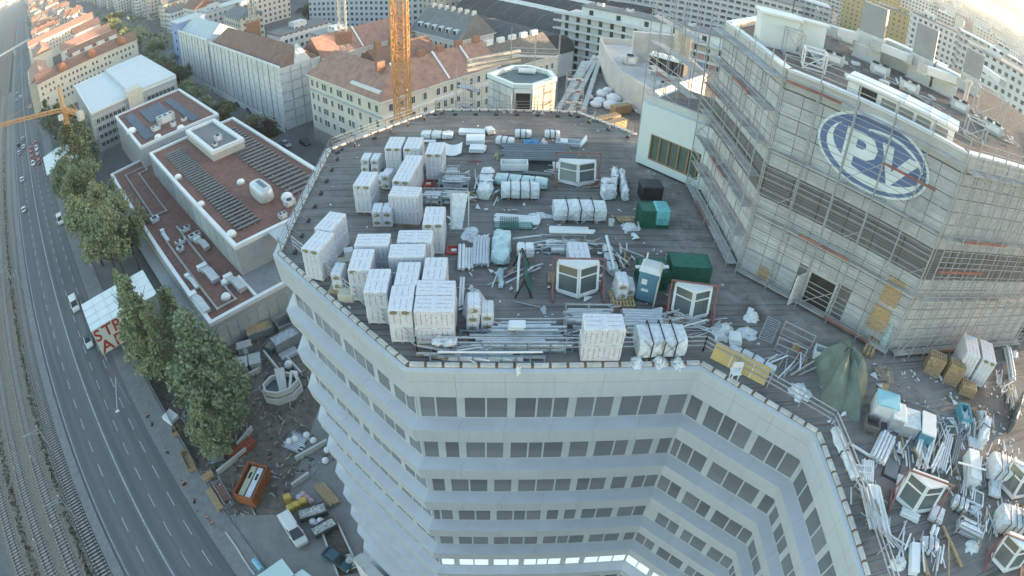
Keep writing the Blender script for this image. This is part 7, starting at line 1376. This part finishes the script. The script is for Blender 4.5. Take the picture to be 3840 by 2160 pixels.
for k, p in enumerate(((-25.23, 42.38), (-24.52, 41.87), (-23.93, 41.35), (-25.76, 41.85))): solo('pale_sack', MB().lathe(p, [(.4, 0), (.5, .3), (.42, .6), (.1, .75)], 10), [mat('pink_sack', (.5, .36, .38), .8), mat('pink_sack', (.5, .36, .38)), mat('pink_sack', (.5, .36, .38)), alu][k], ['farthest pink sack behind the yellow boxes', 'middle pink sack behind the yellow boxes', 'nearest pink sack behind the yellow boxes', 'grey sack between the yellow boxes'][k], 'sack', smooth=True)
skip('dark skip full of bright rubble beside the yellow boxes', (-24.72, 37.83), (-21.17, 39.58), (-21.96, 40.98), 1.1, mat('dark_skip', (.08, .085, .08), .7), bright, fh=.85); skip('second dark skip with mixed rubble nearer the white van', (-22.26, 35.58), (-19.56, 37.73), (-20.30, 38.99), 1.0, mat('dark_skip', (.08, .085, .08)), bright, fh=.9)
car('white van parked beside the dark skips', (-25.47, 36.29), A45-.1, whitep, van=True)
for k, q in enumerate(((-23.12, 38.13), (-22.33, 37.44), (-22.07, 38.36), (-26.61, 52.77), (-25.35, 51.82), (-29.10, 51.37), (-28.22, 51.92), (-22.98, 50.29), (-22.95, 48.39))): solo('rubble_bag', MB().lathe(q, [(.4, 0), (.55, .3), (.5, .6), (.2, .85)], 10), sandw, ['white rubble bag left in the second dark skip corner', 'white rubble bag nearest the white van', 'white rubble bag between the dark skips', 'upper pink white bag by the block foot', 'lower white bag by the block foot', 'white bag on the left of the steel grid', 'white bag on top of the steel grid', 'crumpled white bag at the block foot, upper', 'crumpled white bag at the block foot, lower'][k], 'rubble bag', smooth=True)
rack('steel grid of tubes on the ground near the basin', (-29.62, 51.91), (-26.43, 50.80), 3.0, .6, 10, galv, alu, 1).location[2] = 0
pit = thing('site_pit', 'long shallow pit with brown floor beside the block foot', 'pit', (*(-19.24, 35.15), 0)); part('floor', MB().prism([(-21.60, 37.08), (-19.71, 38.16), (-16.06, 31.26), (-18.52, 30.49)], .015, .03), mat('pit_brown', (.12, .095, .08), .9, var=.3), pit); [part('edge_wall', MB().beam((*A, .3), (*B, .3), .25, .6), concr, pit) for A, B in (((-21.79, 37.06), (-18.70, 30.47)), ((-19.62, 38.17), (-15.88, 31.27)))]
car('dark blue car standing in the pit', (-18.94, 32.63), A45+.25, (.03, .08, .11)); heap_ = solo('scrap_heap', MB().lathe((-17.47, 32.68), [(1.2, .03), (1.0, .5), (.5, .9), (.1, 1.0)], 9), bright, 'bright scrap heap right of the dark blue car', 'scrap')
pipes('long planks stacked at the foot of the white block', (-23.29, 44.36), (-20.40, 41.13), 6, .14, wood, 2, sq=True, z=-ZR); pipes('brown timber stack below the red roofed poplars', (-41.35, 42.84), (-40.05, 44.41), 5, .14, wood, 2, sq=True, z=-ZR); rack('rusty rack with red load at the yard fence', (-38.96, 42.75), (-35.85, 39.24), 1.4, 1.2, 5, galv, redst, 2).location[2] = 0; pipes('bundle of timber beside the rusty rack', (-39.96, 41.40), (-36.89, 38.17), 4, .14, wood, 2, sq=True, z=-ZR); rack('grey racks of formwork under the poplars', (-41.50, 46.77), (-38.96, 48.29), 2.2, 1.3, 6, bsteel, alu, 2).location[2] = 0
sheets('pale boards by the yard fence under the poplar', (-52.24, 54.28), (-49.90, 53.15), 2.0, 5, .15, z=-ZR); crate('yellowish crate by the yard fence', (-48.89, 51.06), 1.6, 1.2, .9, .5, wood, z=-ZR); crate('long timber crate at the yard fence', (-44.83, 45.83), 4.0, 1.4, .9, A45-.1, wood, z=-ZR)
# mint roofed shed at the lower edge
ms = thing('mint_shed', 'mint green roofed shed at the bottom edge of the yard', 'shed', (*(-27.07, 29.31), 0))
A_, B_, C_ = Vector((-25.41, 30.64)), Vector((-28.33, 27.55)), Vector((-23.46, 28.58)); D_ = B_+(C_-A_)
part('roof', MB().prism([tuple(A_), tuple(B_), tuple(D_), tuple(C_)], 3.05, 3.2), mat('mint_roof', (.5, .64, .62), .5, var=.05, s=.8), ms); part('wall', MB().prism([tuple(A_.lerp(D_, .06)), tuple(B_.lerp(C_, .06)), tuple(D_.lerp(A_, .06)), tuple(C_.lerp(B_, .06))], 0, 3.05), gwall, ms)
part('annexe_roof', MB().prism([tuple(Vector((-22.64, 29.60))), tuple(Vector((-23.61, 28.65))), tuple(Vector((-21.24, 27.28))), tuple(Vector((-20.29, 28.21)))], 2.75, 2.9), mat('mint_roof', (.5, .64, .62)), ms)
solo('blue_tube', MB().tube((*(-30.28, 31.04), .5), (*(-28.93, 29.75), .5), .45, 10), mat('pale_blue_tube', (.2, .42, .55), .5), 'pale blue tube lying beside the mint shed', 'tube')
# street furniture: fence, beacons, gantry poles
fn = thing('site_fence', 'mesh site fence along the pavement by the poplars', 'fence', (*NT(1.5, -70), 0))
for k in range(24):
    t0_ = -99+k*2.6
    part('panel', nbox(MB(), 1.45, 1.5, t0_+.05, t0_+2.5, .2, 1.9), mat('fence_mesh', (.3, .31, .31), .7, var=.15), fn) if k in (0, 1, 2, 3, 4, 5, 6, 7, 8, 9, 10, 11, 12) else None
    part('post', nbox(MB(), 1.44, 1.52, t0_-.04, t0_+.04, 0, 2.0), galv, fn)
bc = mat('beacon_red', (.40, .09, .05), .6, var=.15)
for k, p in enumerate(((-55.91, 53.52), (-54.43, 51.99), (-49.40, 46.95), (-44.38, 41.65), (-41.81, 38.97), (-40.94, 37.48), (-38.80, 36.60), (-37.92, 35.73))):
    s_ = thing('road_beacon', ['first red beacon on the pavement, nearest the banner box', 'second red beacon on the pavement', 'third red beacon on the pavement', 'fourth red beacon on the pavement', 'fifth red beacon on the pavement', 'sixth red beacon, at the yard gate', 'seventh red beacon, inside the yard gate', 'last red beacon, farthest into the yard'][k], 'beacon', (*p, .13 if k < 5 else .01), rg.uniform(0, 3)); part('foot', cbox(MB(), -.4, .4, -.2, .2, 0, .12, .03), strapm, s_, local=True); part('board', MB().box(-.14, .14, -.03, .03, .12, 1.1), bc, s_, local=True); part('stripe', MB().box(-.145, .145, -.034, .034, .5, .7), capw, s_, local=True)
run('kerb_line', 'low cable cover running from the yard gate to the mint shed', 'kerb', [(-35.41, 34.67), (-33.45, 32.73), (-30.89, 29.84), (-30.02, 29.02)], 0, .25, .12, concr)
pl = thing('traffic_gantry', 'thin lamp arm reaching over the road from the pavement', 'lamp post', (*(-60.63, 55.43), 0)); q = (-60.63, 55.43); part('post', MB().tube((*q, 0), (*q, 7), .1, 8), galv, pl); part('arm', MB().beam((*q, 7), (*(-56.71, 48.37), 7.2), .12), galv, pl); part('lamp', MB().ob((-56.71, 48.37), .7, .3, 7.05, 7.25, .7), capw, pl)
for k, p in enumerate(((-74.25, 42.79), (-62.54, 31.19), (-80.61, 35.96), (-68.99, 24.03), (-77.36, 39.27), (-65.88, 27.57), (-119.32, 86.80), (-112.84, 84.82))):
    s_ = thing('catenary_mast', ['catenary mast by the verge, upper one', 'catenary mast by the verge, lower one', 'short mast at the outer track, upper one', 'short mast at the outer track, lower one', 'short mast between the tracks, upper one', 'short mast between the tracks, lower one', 'catenary mast opposite the banner box, left', 'catenary mast opposite the banner box, right'][k], 'mast', (*p, 0)); h = 6.5 if k in (0, 1, 6, 7) else 2.2
    part('pole', MB().tube((0, 0, 0), (0, 0, h), .1, 8), galv, s_, local=True); part('head', MB().lathe((0, 0), [(.05, h-.05), (.18, h), (.2, h+.1), (.14, h+.2), (.03, h+.25)], 10), mat('lamp_head', (.5, .47, .38), .3, dirt=0), s_, local=True)
    if h > 3: part('arm', MB().beam((0, 0, h-.6), (-2.6, -2.6, h-.2), .07).beam((0, 0, h-1.4), (-2.4, -2.4, h-.3), .05), galv, s_, local=True)
# scaffold at the block foot on the slanting side
A_, B_ = inset(CH, -.3)[3], inset(CH, -.3)[4]
sf = thing('netted_scaffold', 'grey netted scaffold at the foot of the white block', 'scaffold', ((A_[0]+B_[0])/2, (A_[1]+B_[1])/2, 0)); Av, Bv = Vector(A_), Vector(B_); d_ = (Bv-Av).normalized(); no = Vector((-H2, -H2))
for k in range(7):
    p, q = Av.lerp(Bv, k/7)+no*1.3, Av.lerp(Bv, (k+.97)/7)+no*1.3
    for z in range(0, 9, 2): part('net_panel', MB().hexa([(*p, z), (*q, z), (*(q+no*.05), z), (*(p+no*.05), z), (*p, z+1.9), (*q, z+1.9), (*(q+no*.05), z+1.9), (*(p+no*.05), z+1.9)]), net, sf)
    part('standard', MB().beam((*p, 0), (*p, 11.2), .08), gal2, sf)
    for z in (2.0, 4.0, 6.0, 8.0, 10.0): part('deck_board', MB().hexa([(*(p-no*1.2), z-.06), (*(q-no*1.2), z-.06), (*q, z-.06), (*p, z-.06), (*(p-no*1.2), z), (*(q-no*1.2), z), (*q, z), (*p, z)]), plank, sf)
part('top_sheet', MB().hexa([(*(Av+no*.1), 10.1), (*(Bv+no*.1), 10.1), (*(Bv+no*1.3), 10.1), (*(Av+no*1.3), 10.1), (*(Av+no*.1), 10.2), (*(Bv+no*.1), 10.2), (*(Bv+no*1.3), 10.2), (*(Av+no*1.3), 10.2)]), concr, sf)
pod = thing('podium', 'concrete podium at the foot of the white block', 'podium', (-6, 22, 0)); Pq = inset(CH, -2.2); part('slab', MB().prism([Pq[3], Pq[4], Pq[5], CH[5], CH[4], CH[3]], 0, 1.2), concr, pod)
# the rest of the city toward the low sun, outside the frame on the right
mbw, mbr = MB(), MB()
for k in range(700):
    x, y = rg.uniform(75, 1500), rg.uniform(-350, 420)
    if math.degrees(math.atan2(x, y)) < 57: continue
    L, W, h = rg.uniform(20, 60), rg.uniform(12, 16), rg.uniform(18, 42)
    a = rg.choice((A45, -A45))+rg.gauss(0, .1); mbw.ob((x, y), L, W, 0, h, a); mbr.ob((x, y), L+.4, W+.4, h, h+.4, a)
solo('distant_city', mbw, FW[1], 'city walls beyond the right edge', 'city', kind='stuff', uv=True, base=(700, 0, 0)); solo('distant_city', mbr, flatr[0], 'city roofs beyond the right edge', 'city', kind='stuff', base=(700, 0, 0))

# yard clutter too small to pick apart
for nm, m_, n_, seed in (('yard_litter', mat('yard_scrap', (.3, .29, .27), .9, var=.5, s=3), 420, 1), ('timber_offcuts', mat('old_timber', (.25, .2, .15), .9, var=.4, s=3), 170, 2), ('dark_scrap', mat('dark_skip', (.08, .085, .08)), 260, 3)):
    r2 = random.Random(seed); mb = MB()
    for k in range(n_):
        nn, tt = r2.uniform(2.2, 26), r2.uniform(-82, -50)
        if nn > 20 and tt > -62: continue
        q = NT(nn, tt); s_ = r2.uniform(.08, .38); mb.ob(q, s_*r2.uniform(1, 4), s_*.5, .013, .013+s_*r2.uniform(.3, .9), r2.uniform(0, 3))
    solo(nm, mb, m_, {'yard_litter': 'bright rubble and packing scraps strewn over the yard', 'timber_offcuts': 'timber offcuts strewn over the yard', 'dark_scrap': 'dark scrap strewn over the yard'}[nm], 'litter', kind='stuff', base=(*NT(14, -66), 0))

# tangled small stock on the deck: profiles, battens, film scraps lying across each other
def tangle(nm, label, cat, x0, y0, x1, y1, n_, m_, seed, lo=.4, hi=2.1, th=.05, amax=1.0, a0=0.0, zmax=.45):
    r2 = random.Random(seed); mb = MB(); A, B = Vector((x0, y0)), Vector((x1, y1)); d = (B-A)
    for k in range(n_):
        c = A+d*r2.random()+Vector((r2.gauss(0, .32), r2.gauss(0, .32))); a = a0+r2.gauss(0, amax); L = r2.uniform(lo, hi); z = ZR+.04+zmax*r2.random()**2; dz = r2.gauss(0, .06)
        u = Vector((math.cos(a), math.sin(a)))*L/2; w_ = th*r2.uniform(.6, 2.2); mb.beam((c.x-u.x, c.y-u.y, max(ZR+.02, z-dz)), (c.x+u.x, c.y+u.y, max(ZR+.02, z+dz)), w_, th*r2.uniform(.5, 1.2))
    solo(nm, mb, m_, label, cat, kind='stuff', base=((x0+x1)/2, (y0+y1)/2, ZR))
k = 0
for (A, B, n_, aa) in [((19.18, 13.97), (23.74, 11.67), 90, 1.2), ((23.23, 13.82), (28.55, 14.07), 70, 1.0), ((17.79, 8.64), (20.20, 6.64), 40, 1.1), ((22.96, 10.24), (28.85, 11.30), 70, 1.0), ((22.86, 7.86), (27.12, 7.47), 60, 1.0), ((32.11, 17.77), (32.58, 14.71), 70, .8), ((16.84, 11.60), (17.43, 8.58), 60, 1.9), ((0.06, 22.81), (4.03, 22.33), 80, .0), ((-2.63, 21.16), (2.51, 21.35), 60, .0), ((0.94, 27.40), (2.72, 27.42), 18, .6), ((-4.28, 35.85), (-1.41, 35.67), 45, .3), ((-1.15, 39.05), (0.28, 35.87), 40, 1.4), ((2.88, 30.28), (6.27, 30.37), 45, .1), ((6.56, 23.84), (10.19, 23.60), 70, .2), ((10.24, 23.28), (12.18, 23.04), 45, .2), ((8.30, 30.15), (7.05, 27.49), 35, 1.7), ((4.67, 40.48), (7.28, 37.79), 40, .3), ((13.86, 20.73), (16.35, 19.80), 30, .6)]:
    for m_, nm, q_ in ((alu, 'loose_profiles', .5), (whitep_, 'loose_white_bars', .3), (wood if k % 3 == 0 else gal2, 'loose_tubes', .2)):
        tangle(nm, 'tangle of thin %s lying on the roof deck' % {'loose_profiles': 'silver profiles', 'loose_white_bars': 'white bars', 'loose_tubes': 'tubes and battens'}[nm], 'offcuts', A[0], A[1], B[0], B[1], max(3, int(n_*q_*.62)), m_, 100+k, a0=aa, amax=.3); k += 1
r2 = random.Random(77); mb = MB()
for k in range(420):
    (x, y) = (r2.uniform(16.5, 31), r2.uniform(2, 19)) if k < 300 else (r2.uniform(-4, 10), r2.uniform(22, 37))
    if x+y < 33 and k < 300: continue
    c = Vector((x, y, ZR+.02)); s_ = r2.uniform(.08, .32); vs = [c+Vector((r2.uniform(-s_, s_), r2.uniform(-s_, s_), r2.uniform(0, s_*.7))) for _ in range(4)]; mb.add(vs, [(0, 1, 2), (0, 2, 3), (0, 3, 1), (1, 3, 2)])
solo('film_scraps', mb, film, 'crumpled scraps of film and packing scattered over the deck', 'litter', kind='stuff', base=(12, 20, ZR))

# dense stock on the right hand terrace, set out in rows behind the guard rail
ORD = ['first', 'second', 'third', 'fourth', 'fifth', 'sixth', 'seventh']
r2 = random.Random(5); WM2 = [film, film, mintf, alu, whitep_]
for row in range(6):
    for c_ in range(6):
        x, y = 17.6+c_*1.75+r2.uniform(-.35, .35), 7.6+row*1.75+r2.uniform(-.35, .35)
        if r2.random() < .3 or (row > 3 and c_ < 2) or x+y < 27: continue
        a = r2.choice((-.6, -.5, .95, 1.1, -.7))+r2.gauss(0, .12); L = r2.uniform(.9, 1.7); u = (math.cos(a)*L/2, math.sin(a)*L/2); where = 'in %s row from lower edge, %s from guard rail' % (ORD[row], ORD[c_])
        k = r2.randrange(5)
        if k == 0: wrapped('film wrapped pack ' + where, (x-u[0], y-u[1]), (x+u[0], y+u[1]), r2.uniform(.4, .8), r2.uniform(.35, .9), r2.choice(WM2), 2, j=.07)
        elif k == 1: pipes('short profile bundle ' + where, (x-u[0], y-u[1]), (x+u[0], y+u[1]), r2.randrange(3, 7), .06, r2.choice((alu, whitep_, galv)), 2, sq=True)
        elif k == 2: sheets('leaning stack of pale sheets ' + where, (x-u[0], y-u[1]), (x+u[0], y+u[1]), r2.uniform(.4, .9), r2.randrange(2, 6), .06, r2.choice((whitep_, film, alu)))
        elif k == 3: rack('small steel rack ' + where, (x-u[0], y-u[1]), (x+u[0], y+u[1]), .7, r2.uniform(.5, 1.0), 4, r2.choice((galv, bsteel)), r2.choice((alu, whitep_)), 2, posts=2)
        else:
            s_ = thing('glazed_frame', 'white glazed frame lying flat ' + where, 'frame', (x, y, ZR), a); W_ = r2.uniform(.6, 1.0)
            for b_ in ((-L/2, L/2, -W_/2, -W_/2+.09), (-L/2, L/2, W_/2-.09, W_/2), (-L/2, -L/2+.09, -W_/2+.09, W_/2-.09), (L/2-.09, L/2, -W_/2+.09, W_/2-.09), (-.04, .04, -W_/2+.09, W_/2-.09)): part('frame_bar', MB().box(*b_, .05, .17), whitep_, s_, local=True)
            part('pane', MB().box(-L/2+.09, L/2-.09, -W_/2+.09, W_/2-.09, .09, .11), gglass, s_, local=True)

# more plant and loose stock on the tower roof
for k, (q, a) in enumerate([((21.47, 33.65), -.5), ((27.43, 41.53), -.4), ((25.62, 33.73), -.6), ((26.47, 31.07), -.6), ((30.88, 29.98), -.6), ((31.95, 27.01), -.6)]):
    unit(['low grey air unit near the left parapet of the tower roof', 'low grey air unit behind the white roof cage', 'low grey air unit behind the roof housing, left', 'low grey air unit behind the roof housing, right', 'low grey air unit beside the round vent', 'low grey air unit at the right end of the tower roof'][k], q, 1.5, .9, .7, 61.65, a, 2)
for k, (A, B) in enumerate([((18.23, 36.13), (20.21, 32.02)), ((27.63, 45.38), (26.33, 37.67)), ((24.13, 32.98), (27.91, 29.56)), ((32.36, 29.54), (33.56, 24.83))]):
    for m_, nm, q_ in ((alu, 'loose_profiles', 26), (galv, 'loose_tubes', 18), (film, 'loose_white_bars', 12)):
        r2 = random.Random(300+k); mb = MB(); A2, B2 = Vector(A), Vector(B)
        for j in range(q_):
            c = A2.lerp(B2, r2.random())+Vector((r2.gauss(0, .5), r2.gauss(0, .5))); a = r2.uniform(0, 3.1); L = r2.uniform(.3, 1.6); u = Vector((math.cos(a), math.sin(a)))*L/2; z = 61.7+r2.random()*.3
            mb.beam((*(c-u), z), (*(c+u), z+r2.uniform(-.05, .1)), .06*r2.uniform(.7, 3), .06)
        solo(nm, mb, m_, 'loose stock lying on the tower roof', 'offcuts', kind='stuff', base=(*A, 61.65))
